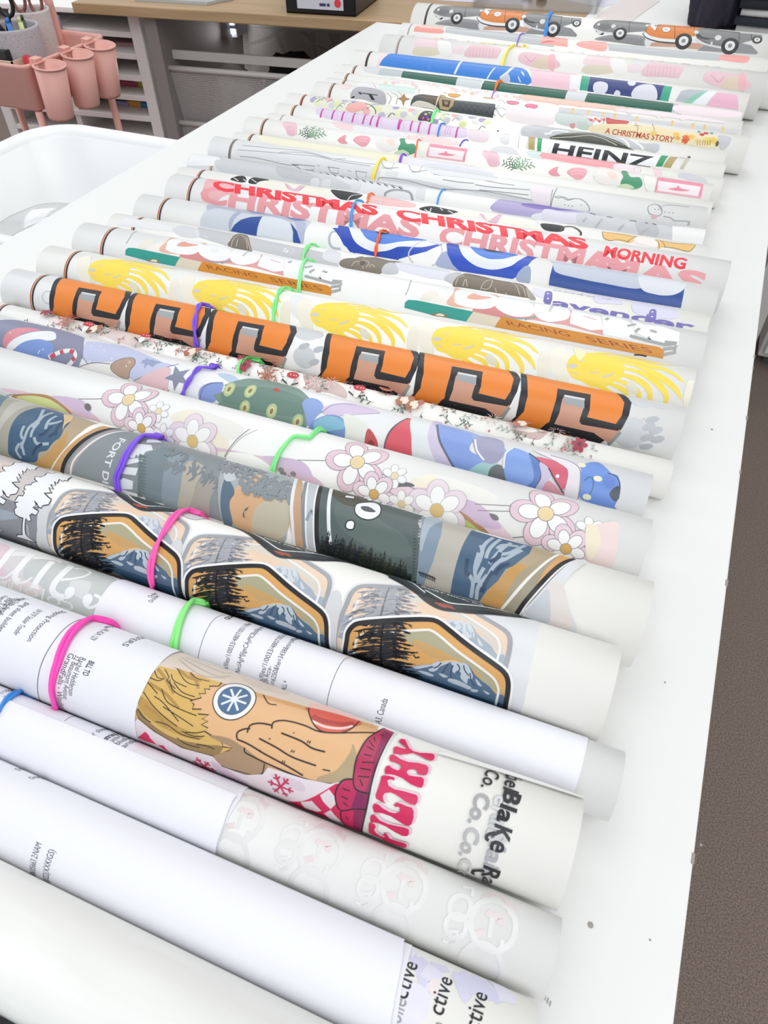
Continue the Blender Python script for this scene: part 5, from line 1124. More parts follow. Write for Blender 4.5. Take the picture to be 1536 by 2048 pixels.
# ---- r23: small floral print
R = roll('r23'); stripes(R, (22, 608))
rs = random.Random(8); L = R.L
R.poly('d5', '640 300 760 330 880 380 900 450 800 420 660 380', '#dcc6c2', True); R.poly('d1', '600 480 800 500 870 560 850 600 660 540', '#e3d2cf', True); R.poly('d6', '480 580 600 600 700 580 640 640 520 610', '#cdb0ab', True); R.poly('d1', '330 420 420 440 400 470 300 440', '#f1dedd', True)
vt = R.t0 * R.r; sp = 1.9 * R.r
for j in range(150):
    u = .055 + .50 * rs.random(); v = vt + sp * rs.random(); k = rs.random(); c_ = '#5f7365' if k < .55 else ('#9aa79b' if k < .8 else '#b98d83')
    sprig(R, (u, v), rs.uniform(.006, .0125), rs.uniform(0, 6.28), c_, leaves=rs.choice((3, 4, 5)), w=.0003, lw=.0011)
for j in range(70): R.oval((.055 + .50 * rs.random(), vt + sp * rs.random()), .0008, .0008, '#d0686a', 0, n=8)
for sh, c in (('d1', '295 400'), ('d1', '1500 680'), ('d6', '860 680'), ('d5', '280 260')): flower(R, sh, c, .0058, '#a53b50', None, '#6e2a3c', 0, None, None, n=6)
for sh, c in (('d1', '420 450'), ('d5', '420 320')):
    cu, cv = R.uv(P(sh, c)[0])
    for k in range(8): t = k * math.pi / 4; R.uvline([(cu, cv), (cu + .0085 * math.cos(t), cv + .0075 * math.sin(t))], .0009, '#b06a52', False); sprig(R, (cu, cv), .0085, t, '#b06a52', leaves=4, lw=.0009)
for sh, c in (('d1', '435 400'), ('d1', '1040 555'), ('d5', '1140 420'), ('d5', '425 235')): R.oval(c, .0064, .0042, '#b55232', .2, sh=sh); R.oval(c, .005, .003, '#eee1da', .2, sh=sh, w=.0005)
for sh, c in (('d1', '1190 640'), ('d5', '1320 505'), ('d6', '540 570'), ('d1', '590 500'), ('d5', '1260 480')): blob(R, sh, c, .006, .0045, '#b0705a', 4, rough=.4); blob(R, sh, c, .003, .003, '#f0e2cf', 5)
for sh, c in (('d1', '720 500'), ('d5', '810 370'), ('d5', '720 370'), ('d6', '380 545'), ('d6', '730 620')):
    cu, cv = R.uv(P(sh, c)[0])
    for k in range(12): t = k * math.pi / 6; R.uvline([(cu + .002 * math.cos(t), cv + .002 * math.sin(t)), (cu + .0065 * math.cos(t), cv + .006 * math.sin(t))], .0004, '#e9e2df' if k % 2 else '#c9a9a0', False)
# small red-capped toadstools between the twigs
for sh, c in (('d1', '545 490'), ('d1', '890 560'), ('d5', '570 345'), ('d5', '975 425')):
    cu, cv = R.uv(P(sh, c)[0]); R.oval((cu, cv + .0012), .0026, .0036, '#f2f1ef'); R.oval((cu, cv - .0026), .0052, .0026, '#c6343e')
    for s in (-1, 1): R.uvline([(cu + s * .002, cv + .004), (cu + s * .007, cv + .002)], .0014, '#3e4a44', False, taper=True)
    for s in (-.002, .001, .003): R.oval((cu + s, cv - .0026), .0005, .0005, '#f6f1ee', n=8)
done(R, 'thin film roll printed with small Christmas florals in green, red and rust', None)
R.band(P('d5', '365 195 320 185 275 225 250 280 247 318'), '#6ee07a', 'green rubber band around the thin floral film roll', w=.0017, strands=3, twist=2)

# ---- r22: big orange block letters with black edges
R = roll('r22', base=mat('#f3f3f2', .38, 'film', k=.9)); stripes(R, (67, 575))
t0 = R.uv(P('d1', '330 330')[0])
reps = [0] + [R.uv(P(sh, c)[0])[0] - R.uv(P('d1', '450 380')[0])[0] for sh, c in (('d1', '925 490'), ('d2', '512 1010'), ('d5', '925 315'), ('d6', '115 415'), ('d6', '702 545'))]
REP = [(x, 0) for x in reps]
blk = mat('#26262b', .4); og = mat('#ee8a35', .42, k=.86)
R.oval('290 290', .0055, .0055, '#c9ccd0', 0, sh='d1', w=.001)
for sh, c, a, b_ in (('d5', '660 40', .014, .011), ('d5', '720 60', .006, .005), ('d5', '640 200', .01, .009), ('d6', '1210 420', .0095, .009), ('d6', '1300 450', .006, .003), ('d6', '1150 610', .011, .0125)): R.oval(c, a, b_, '#d3d7da', .2, sh=sh)
for sh, c in (('d6', '1270 530'), ('d6', '1250 570'), ('d6', '1240 630'), ('d6', '1235 680'), ('d6', '1290 590'), ('d6', '1300 640'), ('d5', '730 150'), ('d5', '700 230'), ('d5', '640 130')): R.oval(c, .0048, .0026, '#bfc4c8', -.5, sh=sh)
R.line('d6', '1120 540 1180 560 1230 520', .0012, '#d0d4d7')
q = lambda s: [R.uv(p) for p in P('d1', s)]
# letter in the frame of the first one (sheet d1)
outer = q('310 380 303 320 315 240 345 180 385 165 500 185 620 205 760 232 815 242 800 290 765 350 740 410 728 460 700 470 690 600 300 520')
R.uvpoly([outer], '#fbfbfa', REP); R.uvpoly([outer], blk, REP)
R.uvpoly([q('332 350 340 270 360 200 392 174 620 212 770 240 778 250 765 290 735 350 710 395 590 365 600 330 628 255 485 230 462 280 448 400 440 410 430 560 320 520')], og, REP)
R.uvpoly([q('470 405 475 350 488 280 505 262 585 278 575 320 562 375 570 400 720 420 735 425 720 500 640 450 470 410')], '#d59f85', REP)
R.uvpoly([q('488 300 505 262 587 278 578 322 484 300')], '#a7abad', REP); R.uvpoly([q('498 266 587 282 590 274 505 258')], '#dfe0df', REP)
R.uvpoly([q('728 432 742 440 735 520 715 500')], '#9d9fa0', REP)
R.uvpoly([q('560 385 590 365 712 395 742 400 725 430 575 405')], blk, REP)
R.uvpoly([q('470 412 560 430 640 448 700 540 690 600 640 590 560 470 465 440')], blk, REP)
R.uvpoly([q('450 450 560 470 620 560 600 620 440 560')], og, REP)
done(R, 'film roll with six orange block letter C prints edged in black', None)
R.band(P('d1', '1275 338 1235 335 1215 390 1205 450 1208 520 1215 572'), '#7a4fd6', 'purple rubber band around the roll of orange block letters', w=.0016, strands=2, twist=4)

# ---- r21: yellow lion heads
R = roll('r21'); stripes(R, (138, 520))
ye = mat('#f8dc55', .42, k=.9); g_ = mat('#d6d6cf', .4)
reps = [0] + [R.uv(P(sh, c)[0])[0] - R.uv(P('d1', '540 110')[0])[0] for sh, c in (('d1', '1175 250'), ('d2', '975 870'), ('d6', '25 95'), ('d6', '765 300'))]
REP = [(x, 0) for x in reps]
for sh, s in (('d1', '1050 200 1150 230 1160 330 1080 300'), ('d2', '870 740 960 760 960 900 870 850'), ('d6', '640 180 760 200 770 290 650 270')): R.poly(sh, s, '#eceef0', True)
R.poly('d1', '480 60 560 40 560 200 500 190', '#f5f1e2', True, rep=REP); R.poly('d1', '1060 180 1100 200 1090 330 1040 300', '#f3eedd', True, rep=REP)
R.poly('d1', '540 125 555 90 580 70 640 58 720 60 790 75 800 120 780 170 740 200 700 235 650 225 610 200 570 185 545 150', ye, False, rep=REP)
for s, w in (('640 66 760 62 880 80 980 105 1085 118', .0042), ('700 75 820 80 930 110 1000 140 1045 190', .0046), ('720 95 850 110 940 160 1000 220 1028 275', .005), ('740 120 850 140 920 190 965 260 970 330', .005), ('740 150 830 175 890 230 920 330', .0046), ('730 180 800 205 850 250 870 320', .0042), ('700 200 760 220 800 250 820 300', .0038), ('860 82 960 92 1060 100', .002), ('960 120 1010 150 1030 180', .0022), ('760 90 860 95 950 130', .004), ('650 200 700 230 760 262', .0034)): R.uvline([R.uv(p) for p in P('d1', s)], w, ye, True, REP, taper=True); 
R.poly('d1', '545 120 575 112 590 125 560 135', g_, True, rep=REP)
for s, w in (('690 170 720 165 740 150', .0014), ('600 100 630 92', .0008), ('640 150 680 150', .0008), ('560 150 590 165', .0008)): R.line('d1', s, w, g_, True, rep=REP)
R.poly('d1', '800 195 830 205 850 245 830 255 800 230', '#e6e3cf', True, rep=REP)
for sh, s in (('d2', '1300 760 1400 780 1380 830'), ('d6', '830 130 900 150 860 200')): R.poly(sh, s, '#f6efc4', True)
done(R, 'film roll printed with a row of bright yellow lion heads', None)
R.band(P('d2', '860 690 830 682 800 720 775 790 765 880'), '#7fe38a', 'green rubber band around the yellow lion roll', w=.0014, strands=2, twist=4)

# ---- r20: racing strip, pale letters
R = roll('r20', base=mat('#f3f3f1', .38, 'film', k=.9)); stripes(R, (207, 482))
x = R.uv(P('d3', '830 760')[0])[0] - R.uv(P('d1', '1100 40')[0])[0]; REP = [(0, 0), (x, 0)]
p5 = lambda s, m, sm=False, rep=REP: R.poly('c5', s, m, sm, rep); p2 = lambda s, m, sm=False, rep=REP: R.poly('d2', s, m, sm, rep)
R.line('c5', '775 790 800 750 850 712', .0009, '#a9b0bb', True, rep=REP)
p5('860 790 930 760 940 800 850 830', '#eee9de', True); p2('-20 440 100 410 320 430 560 520 660 500 820 560 830 620 640 560 300 540 180 505 0 480', '#f5efe9')
p2('60 470 100 410 160 380 330 400 340 440 300 500 200 490', '#e9b9a5', True); p2('200 500 330 450 560 520 660 520 830 600 820 620 640 570 480 545 300 535', '#e6a7a6', False); p2('640 560 680 490 830 560 820 612', '#e3a3a2')
p2('180 500 330 440 400 520 520 530 340 540', '#d98f8d', True)
for s in ('340 520 400 540 500 530', '440 545 500 520 520 500'): R.line('d2', s, .0012, '#9aa5a5', True, rep=REP)
for s, nm in (('100 440 120 400 200 380 280 395 330 430 300 470 240 490 150 480 100 460', 0), ('300 460 330 430 420 430 480 450 500 490 470 520 420 530 360 520 310 490', 1), ('500 480 530 460 610 470 680 490 660 530 600 550 540 550 495 520', 2), ('690 500 700 490 830 525 820 590 760 595 660 560 680 510', 3), ('820 590 840 520 930 530 980 560 980 600 950 640 820 615', 4), ('990 540 1040 560 1130 570 1210 600 1180 680 1060 650 980 600', 5)): p2(s, '#f7f8fa', nm < 3)
p2('165 430 210 410 240 420 300 430 240 440 190 440', '#e7a892', True); p2('370 455 410 450 420 475 380 475', '#eef0f0', True); R.line('d2', '570 500 590 480 620 470', .0022, '#c9cccd', False, rep=REP); R.line('d2', '740 520 800 540', .0008, '#c99', False, rep=REP)
for s in ('950 570 1000 560', '950 620 1060 650 1040 625', '1020 640 1120 665 1170 660', '1110 690 1170 680 1175 665', '1110 720 1170 705 1165 690', '850 540 870 530', '1060 590 1090 600', '980 600 1010 580', '1120 650 1180 655'): R.line('d2', s, .0026, '#a9aba9', False, rep=REP)
# coloured strip
tl = '765 860 770 825 790 815 840 818 1106 872 1080 925 985 905 940 895 860 880 762 862'
R.poly('c5', '770 860 772 830 788 816 830 818 1108 874 1075 930 900 895', '#2f9d90', False, rep=REP)
R.poly('c5', '900 895 930 885 970 890 985 905 940 905', '#8a7a5a', True, rep=REP); R.poly('c5', '925 898 940 888 962 892 965 902', '#eee6d0', True, rep=REP)
R.poly('c5', '1108 874 1240 903 1215 955 1075 930', '#e2d6c0', False, rep=REP)
R.poly('d2', '325 530 700 605 1090 678 1115 695 1112 742 1080 735 700 665 293 588', '#d88f2b', False, rep=REP)
br = mat('#9a4a1e', .45)
R.text('RACING', 'd2', '340 572', .0036, br, 'r', 0, end='662 632', shear=-.35, rep=REP); R.text('SERIES', 'd2', '730 650', .0036, br, 'r', .0, end='1060 702', shear=-.35, rep=REP)
R.line('d4', '690 820 730 822 770 830', .0012, '#3a2a1c', True)
R.line('p', '0 0 1 1', .00001, '#3a2a1c') if False else None
done(R, 'film roll printed with orange RACING SERIES strips and teal tabs', None)
R.band(P('d2', '990 522 962 530 935 575 925 640 920 705'), '#8fe69a', 'green rubber band around the racing strip roll', w=.0013, strands=2, twist=1)

# ---- r19: grey roll with brown motifs and lavender lettering
R = roll('r19'); stripes(R, (271, 446))
R.poly('d2', '300 320 480 355 700 400 900 440 1090 480 1160 520 1160 570 900 520 620 460 480 440 290 380', '#c9cacd'); R.poly('d2', '140 340 200 310 290 330 300 380 200 380', '#d9dadc', True); R.poly('d2', '-150 260 140 310 140 350 -200 310', '#e9eaec')
R.line('d2', '295 320 285 350 300 385', .0007, '#eceded'); R.line('d2', '330 370 360 390 350 380', .0006, '#e9e9ea')
R.poly('d2', '485 440 495 400 520 370 560 362 600 375 625 460 620 470', '#7b7164', True); R.line('d2', '500 440 510 400 545 372 590 380 605 420 618 465', .0007, '#cfc6b4'); R.line('d2', '530 440 536 410 540 395', .0005, '#d9d2c3'); R.line('d2', '560 370 590 400 600 455', .0005, '#d9d2c3')
for c in ('830 455', '845 465', '838 472', '825 468'): R.oval(c, .001, .001, '#f4f0f2', 0, sh='d2')
R.line('d2', '860 450 885 460 860 490', .0004, '#eef0f2'); R.poly('d2', '1100 460 1170 480 1160 540 1060 510', '#dfe1e6', True)
R.poly('d2', '1170 560 1180 520 1240 510 1290 515 1330 505 1400 510 1480 530 1520 560 1440 590 1400 610 1280 590', '#80776a', True); R.poly('d3', '0 410 80 385 130 400 150 390 200 410 330 420 360 425 250 440 220 500 100 480 0 465', '#80776a', False)
for s in ('10 450 40 420 80 430 90 470', '60 440 90 410 130 430 110 460', '130 460 150 440 170 460'): R.line('d3', s, .0006, '#cfc6b4')
R.oval('85 430', .003, .003, '#5f564b', 0, sh='d3')
R.poly('d3', '240 450 300 440 360 430 660 480 700 560 650 550 480 520', '#dcdfe9', True); R.poly('d3', '240 440 300 430 330 500 220 500', '#c5c8cc', True); R.poly('d3', '640 540 690 500 760 500 740 590 690 570', '#c0c1c3', True)
R.poly('d3', '705 590 712 550 750 515 820 505 1000 545 1150 570 1200 590 1235 640 1230 670 1000 635 780 600', '#7b6f61', True)
for s in ('720 580 740 530 780 515', '770 590 790 540 800 590', '890 610 920 560 970 545 960 590 930 610 895 600', '1090 560 1130 580 1160 650', '1140 575 1180 600 1200 660', '1060 635 1075 650', '990 600 1000 630'): R.line('d3', s, .0006, '#cfc6b4')
R.poly('d3', '1200 600 1230 620 1270 680 1220 672', '#a9a49c', True)
R.poly('d4', '440 450 500 440 560 460 620 500 560 500 450 490', '#dcdaf0', True); R.poly('d4', '700 490 900 520 960 590 700 560', '#dddbf0', True); R.poly('d4', '60 400 120 410 130 460 60 440', '#e3e1f1', True)
lv = '#7f78bd'
R.text('make it', 'd4', '170 412', .0022, '#a7a2d4', 'r', 0, end='560 480', shear=.4)
R.text('lavender', 'd4', '120 505', .0082, lv, 'r', .03, end='1070 655'); R.poly('d4', '118 470 128 425 150 418 172 430 165 490 118 485', lv, True); R.poly('d4', '780 570 790 540 812 532 830 545 820 610 775 600', lv, True)
for c in ('145 435', '145 465', '805 550', '803 580'): R.oval(c, .001, .0007, '#e9e7f6', 0, sh='d4')
done(R, 'grey film roll with brown outlined shapes and lavender lettering at its right', None)
R.band(P('d2', '1012 436 990 435 960 465 945 520'), '#7fe38a', 'green rubber band around the grey and brown film roll', w=.0013, strands=2, twist=3)

# ---- r18: blue arcs
R = roll('r18', base=mat('#f2f2f0', .38, 'film', k=.9)); stripes(R, (323, 412))
gy, gb, bl, b2, lb = '#cfd5de', '#b9c1d2', '#2b4f9b', '#2450c0', '#4f83dd'
R.poly('d2', '305 300 315 260 350 210 400 180 600 215 960 275 990 290 940 400 930 420 700 385 480 345 310 315', gy); R.poly('d2', '350 215 385 180 600 212 780 245 960 275 900 290 700 255 520 225 420 205', '#b7bccd', True)
R.poly('d2', '580 212 700 235 760 245 640 235', '#7d8cb4', True); R.poly('d2', '820 250 900 265 960 280 880 278', '#6c7fb4', True)
R.poly('d2', '485 330 490 270 540 225 560 235 520 270 495 345', '#a7b3c8', True)
R.poly('d2', '495 345 520 305 560 275 620 258 692 255 665 310 655 375 600 365', bl, False); R.poly('d2', '700 255 790 265 850 290 870 340 870 400 800 395 700 370 660 370 670 310', '#dbe1e9', True); R.poly('d2', '862 292 900 340 930 400 925 422 880 415 880 350', bl, False); R.poly('d2', '890 290 930 285 960 300 945 400 930 420 900 330', '#b5bdd3', True)
R.line('d2', '1180 350 1120 350 1100 400 1120 445 1170 455', .0024, '#b9c0cc')
R.poly('d2', '1152 330 1160 310 1225 318 1350 345 1536 370 1800 430 1700 470 1536 515 1300 480 1250 480 1190 430 1160 370', b2, False)
d3 = lambda s, m, sm=False: R.poly('d3', s, m, sm)
d3('-120 190 0 200 60 190 430 250 510 268 330 410 240 395 60 365 0 355', '#1f48b4'); R.poly('d2', '1225 318 1300 330 1800 410 1700 440 1536 440 1420 470 1350 465 1270 420 1235 360', '#eef2f8', True); d3('0 190 75 195 250 225 430 255 380 290 300 330 230 350 150 345 60 300 20 250', '#eef2f8', True)
R.poly('d2', '1290 332 1330 340 1700 400 1536 410 1440 425 1370 410 1320 380', lb, True); d3('75 198 140 205 350 240 300 262 230 282 160 270 100 240', lb, True); d3('165 210 210 215 280 230 240 235 190 228', '#22304f', True)
R.line('d3', '500 280 420 330 400 380 430 430', .0014, '#c9ced6'); R.line('d3', '540 290 600 300 630 340 600 420 560 450', .0014, '#c9ced6')
d3('590 450 600 400 650 350 690 380 740 480 690 475', '#a9b3d2', True)
d3('657 300 680 292 745 300 960 340 1200 380 1290 390 1180 500 1110 540 950 515 745 485 700 440 665 370', b2); d3('742 308 760 302 900 328 1200 378 1130 430 1050 465 960 475 860 450 790 400 755 350', '#e9eef6', True); d3('820 318 900 330 1140 372 1080 395 990 405 920 395 850 355', lb, True); d3('900 330 960 340 1060 358 1000 358 930 348', '#22304f', True)
d3('1145 500 1200 450 1230 460 1235 510 1220 570 1140 550', '#a4aecb', True)
R.poly('d4', '150 380 155 340 175 260 190 245 300 300 600 350 900 445 960 435 985 415 1008 398 985 525 700 480 400 430', bl)
R.poly('d4', '180 240 200 232 730 318 735 400 500 370 280 325 200 300 180 270', '#c6ccda', True); R.poly('d4', '735 320 1000 368 1010 395 980 425 920 445 830 440 735 402', '#dfe3ea', True)
done(R, 'film roll printed with deep blue and light blue arcs on pale grey', None)
R.band(P('d2', '1450 343 1425 350 1405 400 1392 450 1390 495'), '#e8622a', 'orange rubber band around the blue arc roll', w=.0012, strands=2, twist=6)

# ---- r17: CHRISTMAS
R = roll('r17', base=mat('#f4f3f2', .38, 'film', k=.9)); stripes(R, (381, 374))
rd, pk_ = mat('#ee3340', .42, k=.88), mat('#eda3a9', .45)
R.poly('d2', '320 155 330 70 370 25 500 45 560 90 450 130 400 165', '#f0b8bb', True)
R.text('CHRISTMAS', 'c6', '150 775', .0185, pk_, 'r', .045, end='1500 985'); R.text('CHRISTMAS', 'd3', '600 300', .0185, pk_, 'r', .045, end='1900 450')
R.text('MAS', 'd4', '440 310', .0175, pk_, 'r', .05, end='1140 372')
R.text('CHRISTMAS', 'd2', '370 82', .0155, rd, 'r', .05, end='1400 230', shear=-.25); R.text('CHRISTMAS', 'd3', '300 122', .0155, rd, 'r', .05, end='1620 330', shear=-.25)
R.poly('d4', '470 180 500 105 1030 185 1010 275 800 250', '#f3e4e5', True) if False else None
R.text('MORNING', 'd4', '492 195', .0125, rd, 'r', .035, end='1012 270'); R.text('CREW', 'd4', '480 330', .0078, rd, 'r', .04, end='990 390')
done(R, 'white film roll printed with big red and pink CHRISTMAS lettering', None)
R.band(P('c6', '1142 770 1120 775 1095 820 1085 870 1085 925'), '#4a9ad8', 'blue rubber band around the red CHRISTMAS roll', w=.0012, strands=2, twist=1)

# ---- r16: thin roll with black and cream cartoon shapes
R = roll('r16'); stripes(R, (403, 343)); bk = mat('#202226', .45)
R.poly('c6', '340 640 370 625 420 620 440 650 410 660 360 650', bk, True); R.poly('c6', '450 660 500 628 560 635 580 655 520 670', bk, True)
for s in ('360 632 390 650', '420 640 440 655', '470 640 500 660'): R.line('c6', s, .001, '#eeeeee')
R.poly('c6', '500 670 620 650 780 670 940 705 960 760 800 740 640 715', '#f2efe2', True); R.poly('c6', '675 670 690 670 730 700 770 680 800 685 760 715 700 705', '#e3bccb', True); R.line('c6', '675 668 690 690 700 700', .0004, '#8a8286'); R.line('c6', '800 680 780 695 760 710', .0004, '#8a8286')
R.poly('c6', '960 705 1050 715 1150 735 1120 760 1040 770 980 740', bk, True); R.line('c6', '1060 770 1090 740 1150 735', .0012, '#d0d3d2'); R.poly('c6', '1200 740 1350 760 1470 790 1450 815 1200 785', '#f0c3c1', True)
R.poly('c7', '340 840 380 820 440 815 520 830 640 860 560 880 440 865', bk, True); 
for s in ('380 840 420 860 430 830', '500 830 520 850', '560 850 600 870'): R.line('c7', s, .001, '#eeeeee')
R.poly('c7', '600 880 700 860 900 885 1200 950 1250 1000 1000 950 780 910', '#f2efe2', True); R.poly('c7', '800 880 830 875 870 930 960 880 970 895 930 950 850 925', '#e0b8ca', True); R.poly('c7', '1200 900 1290 960 1380 1000 1300 1000', '#e9e9e8', True)
R.poly('c8', '-60 870 80 885 100 915 60 930 -40 915', bk, True); R.line('c8', '70 925 100 895 160 895 215 930 215 955', .0022, '#35383c')
R.poly('c8', '370 930 400 932 520 945 610 965 580 1000 540 1005 480 990 420 990 380 980', '#ecc077', True); R.poly('c8', '740 985 800 995 900 1010 1015 1020 1000 1060 970 1068 880 1050 800 1035 760 1050', '#ecc077', True); R.poly('c8', '610 965 680 960 745 985 750 1040 620 1010 590 990', '#f4ece6', True)
for s in ('370 930 375 965 420 992 480 985 560 1000', '370 930 480 945 610 965', '620 962 580 975 540 1003', '740 985 765 1010 770 1040', '745 985 880 1010 1015 1020 1005 1050 970 1068 880 1045 800 1035', '780 990 800 1010 810 1035'): R.line('c8', s, .0005, '#57503f')
done(R, 'thin film roll with black lettering shapes and a golden bow at its right', None)
R.band(P('c6', '1208 733 1195 740 1185 780'), '#e8722a', 'orange rubber band around the thin roll behind the red CHRISTMAS one', w=.0011, strands=2, twist=4)

# ---- r15: frosty grey roll
R = roll('r15', base=mat('#e4e6e8', .42, 'film', k=.86)); stripes(R, (438, 313), dark='#8a8784', red='#b9a8a0')
R.poly('c6', '-400 420 270 500 300 560 -400 560', '#f0f1f1'); R.poly('c6', '260 520 500 540 800 580 1000 640 1100 700 900 690 600 640 300 600', '#cfd2d5', True); R.poly('c6', '640 560 780 590 900 640 820 660 640 620', '#c2c4c8', True)
R.line('c6', '520 535 700 558 860 590 1000 615 1080 630 1200 650 1400 690', .0009, '#55585b'); 
for k in range(16): R.line('c6', '%d %d %d %d' % (700 + k * 45, 560 + k * 8.6, 722 + k * 45, 568 + k * 9), .0013, '#2a2c2e', False)
for c in ('860 660', '930 670', '1110 680'): R.oval(c, .006, .006, '#dcdee0', 0, sh='c6')
R.line('c6', '1290 745 1300 720 1360 705 1440 720 1460 770', .0026, '#a0a0a3'); R.poly('c6', '1500 690 1536 700 1536 760 1480 750', '#dcdedf', True)
R.poly('c7', '400 680 930 760 900 870 380 800', '#f0f0ee'); R.poly('c7', '900 850 930 780 1000 760 1150 790 1330 820 1560 850 1800 900 1800 960 1500 940 1200 900', '#b1a8d2', True); R.poly('c7', '1120 800 1250 800 1400 830 1540 850 1380 850 1200 830', '#7a69b8', True); R.poly('c7', '1200 900 1250 870 1400 870 1420 940 1300 945', '#e3e4ea', True)
R.poly('c8', '-40 770 100 790 220 800 270 850 150 870 -40 860', '#dddbe8', True); R.poly('c8', '210 790 400 820 700 870 860 900 870 1000 600 960 380 930 200 880', '#cdd0d3', True); R.poly('c8', '600 860 740 880 760 960 640 960', '#bdbfc3', True); R.poly('c8', '860 890 1105 910 1090 1030 860 990', '#f0f0ee')
for s in ('280 798 320 810', '400 822 440 830', '560 850 610 856', '670 865 690 870', '720 872 750 880'): R.line('c8', s, .0014, '#202224')
for s in ('230 860 260 830', '320 900 370 840', '620 960 700 900', '480 920 520 880'): R.line('c8', s, .0024, '#b3b6ba')
done(R, 'frosty grey film roll with a lavender patch right of its middle', None)
R.band(P('c7', '530 690 512 705 490 750 480 805'), '#2f8fd8', 'blue rubber band around the frosty grey roll', w=.0012, strands=1)

# ---- r14: line drawn sketches
R = roll('r14', base=mat('#f3f3f2', .38, 'film', k=.9)); stripes(R, (461, 296), dark='#8d8d8c', red='#c0aba0', tan='#55504d')
lg, lm, ld = '#c5c6c8', '#9fa1a4', '#77797c'
R.poly('c6', '390 440 600 460 900 500 1230 560 1220 640 1000 620 700 540 400 500', '#e9e9ea', True)
for s in ('415 432 600 450 800 470 950 510 1150 540 1250 550', '385 460 520 470 640 480 860 500 1000 530 1200 560', '400 500 500 510 680 550 760 555', '640 475 800 478 950 512 1050 515'): R.line('c6', s, .0008, lm)
for s in ('720 548 860 560 850 585 780 582 720 548', '940 565 1010 575 1000 605 960 600 940 565', '1110 590 1180 600 1170 640 1120 630 1110 590'): R.line('c6', s, .0007, ld, False)
for s in ('1270 570 1330 580 1350 540', '1450 595 1500 600 1520 560', '870 555 890 558', '1060 588 1085 592'): R.line('c6', s, .0006, lm, False)
R.poly('c7', '40 600 300 610 700 690 1000 720 1220 770 1200 790 700 700 300 650', '#dfe0e2', True)
for s in ('35 640 40 595 250 620 480 680 700 690 900 710 1100 750 1215 770', '50 480 80 520 180 520', '260 500 290 548 400 540', '450 570 500 578', '540 580 680 590 850 620 960 640 1070 655', '770 650 900 670 1190 690', '800 690 1000 710 1180 730', '520 610 640 630 760 640'): R.line('c7', s, .0009, lm, True)
R.poly('c7', '380 520 520 500 720 530 930 580 900 620 700 600 460 570', '#e4e7ea', True); R.poly('c7', '80 540 180 550 170 600 80 580', '#ececec')
R.poly('c7', '1200 660 1330 680 1340 820 1220 790', '#f1e9ef', True); R.line('c7', '1400 675 1370 740 1350 820', .0008, ld); R.line('c7', '1390 740 1430 740 1480 770 1536 755', .0006, lm)
for s in ('20 630 10 680 0 760', '30 680 60 690 100 685 130 700 170 695 220 700 260 730 280 770 270 785', '700 800 690 770 700 745 740 735 780 750 790 790 770 815 730 810 700 800', '790 750 820 740 900 745 980 755', '740 735 760 740 790 780', '800 820 850 830 880 850 970 855 985 880', '985 850 970 885'): R.line('c8', s, .0008, lm)
for c in ('105 738', '130 745', '158 748', '740 770', '765 772', '810 790', '840 793', '868 797', '220 740'): R.oval(c, .0006, .0005, ld, 0, n=8, sh='c8')
R.oval('735 822', .003, .0022, '#dcb9b9', 0, sh='c8')
done(R, 'white film roll printed with fine grey line sketches and a small snowman', None)
R.band(P('c6', '1278 524 1262 530 1240 570 1225 610 1217 642'), '#f2e04a', 'yellow rubber band around the grey line-sketch roll', w=.0014, strands=2, twist=1)

# ---- r13: thin cream roll
R = roll('r13'); stripes(R, (502, 272), dark='#3a302c', red='#a8614a')
R.poly('c6', '520 370 700 385 1000 430 1380 480 1380 540 1150 510 800 460 560 420', '#f1efd8', True); R.poly('c7', '-200 330 0 400 190 420 240 440 220 480 40 450', '#f1edd2', True)
R.poly('c7', '240 440 500 470 700 490 930 570 700 600 400 540 240 500', '#e9e7ef', True); R.poly('c7', '360 500 500 490 700 520 900 570 700 580 420 550', '#dde2e8', True)
done(R, 'thin pale cream film roll with almost no print', None)
R.band(P('c6', '1412 478 1398 490 1385 535'), '#7a4fd6', 'purple rubber band around the thin cream roll', w=.0011, strands=2, twist=2)

# ---- r12: palm leaves, dinosaurs and pink frames
R = roll('r12'); stripes(R, (525, 250), dark='#3a302c', red='#c0603f')
x = R.uv(P('c7', '1080 480')[0])[0] - R.uv(P('c6', '830 350')[0])[0]; REP = [(0, 0), (x, 0)]
R.poly('c6', '660 300 690 285 740 290 750 360 700 370 680 340', '#efc9d4', True, rep=REP); R.poly('c6', '690 310 735 320 730 370 690 365', '#ecc0cd', True, rep=REP)
gr, g2 = '#5f9d6c', '#4d6f5c'
a = R.uv(P('c6', '830 385')[0])
for t, L, c_ in ((-2.85, .017, g2), (-2.3, .017, g2), (-1.65, .016, gr), (-1.0, .018, '#7fae84'), (-.4, .02, gr)): sprig(R, a, L, t, c_, REP, 8, .0006, .0013)
R.poly('c6', '1000 400 1030 375 1050 370 1045 400 1060 420 1020 420', '#eea0ab', True, rep=REP); R.poly('c6', '1095 400 1120 378 1170 375 1200 390 1180 430 1150 440 1120 425', '#f1a9b5', True, rep=REP)
for s in ('1110 400 1150 390 1190 395', '1115 412 1160 405 1180 412'): R.line('c6', s, .0006, '#f8d9de', rep=REP)
R.poly('c6', '1240 400 1340 370 1370 440 1300 470 1240 440', '#f1ece8', True, rep=REP)
R.poly('c6', '1370 460 1385 420 1380 395 1410 390 1420 420 1470 425 1480 470 1440 490 1400 480', '#4d9b74', True, rep=REP); R.poly('c6', '1350 475 1400 460 1440 485 1360 485', '#cfdfb9', True, rep=REP); R.poly('c6', '1300 400 1340 395 1350 430 1320 430', '#f6dcd2', True, rep=REP)
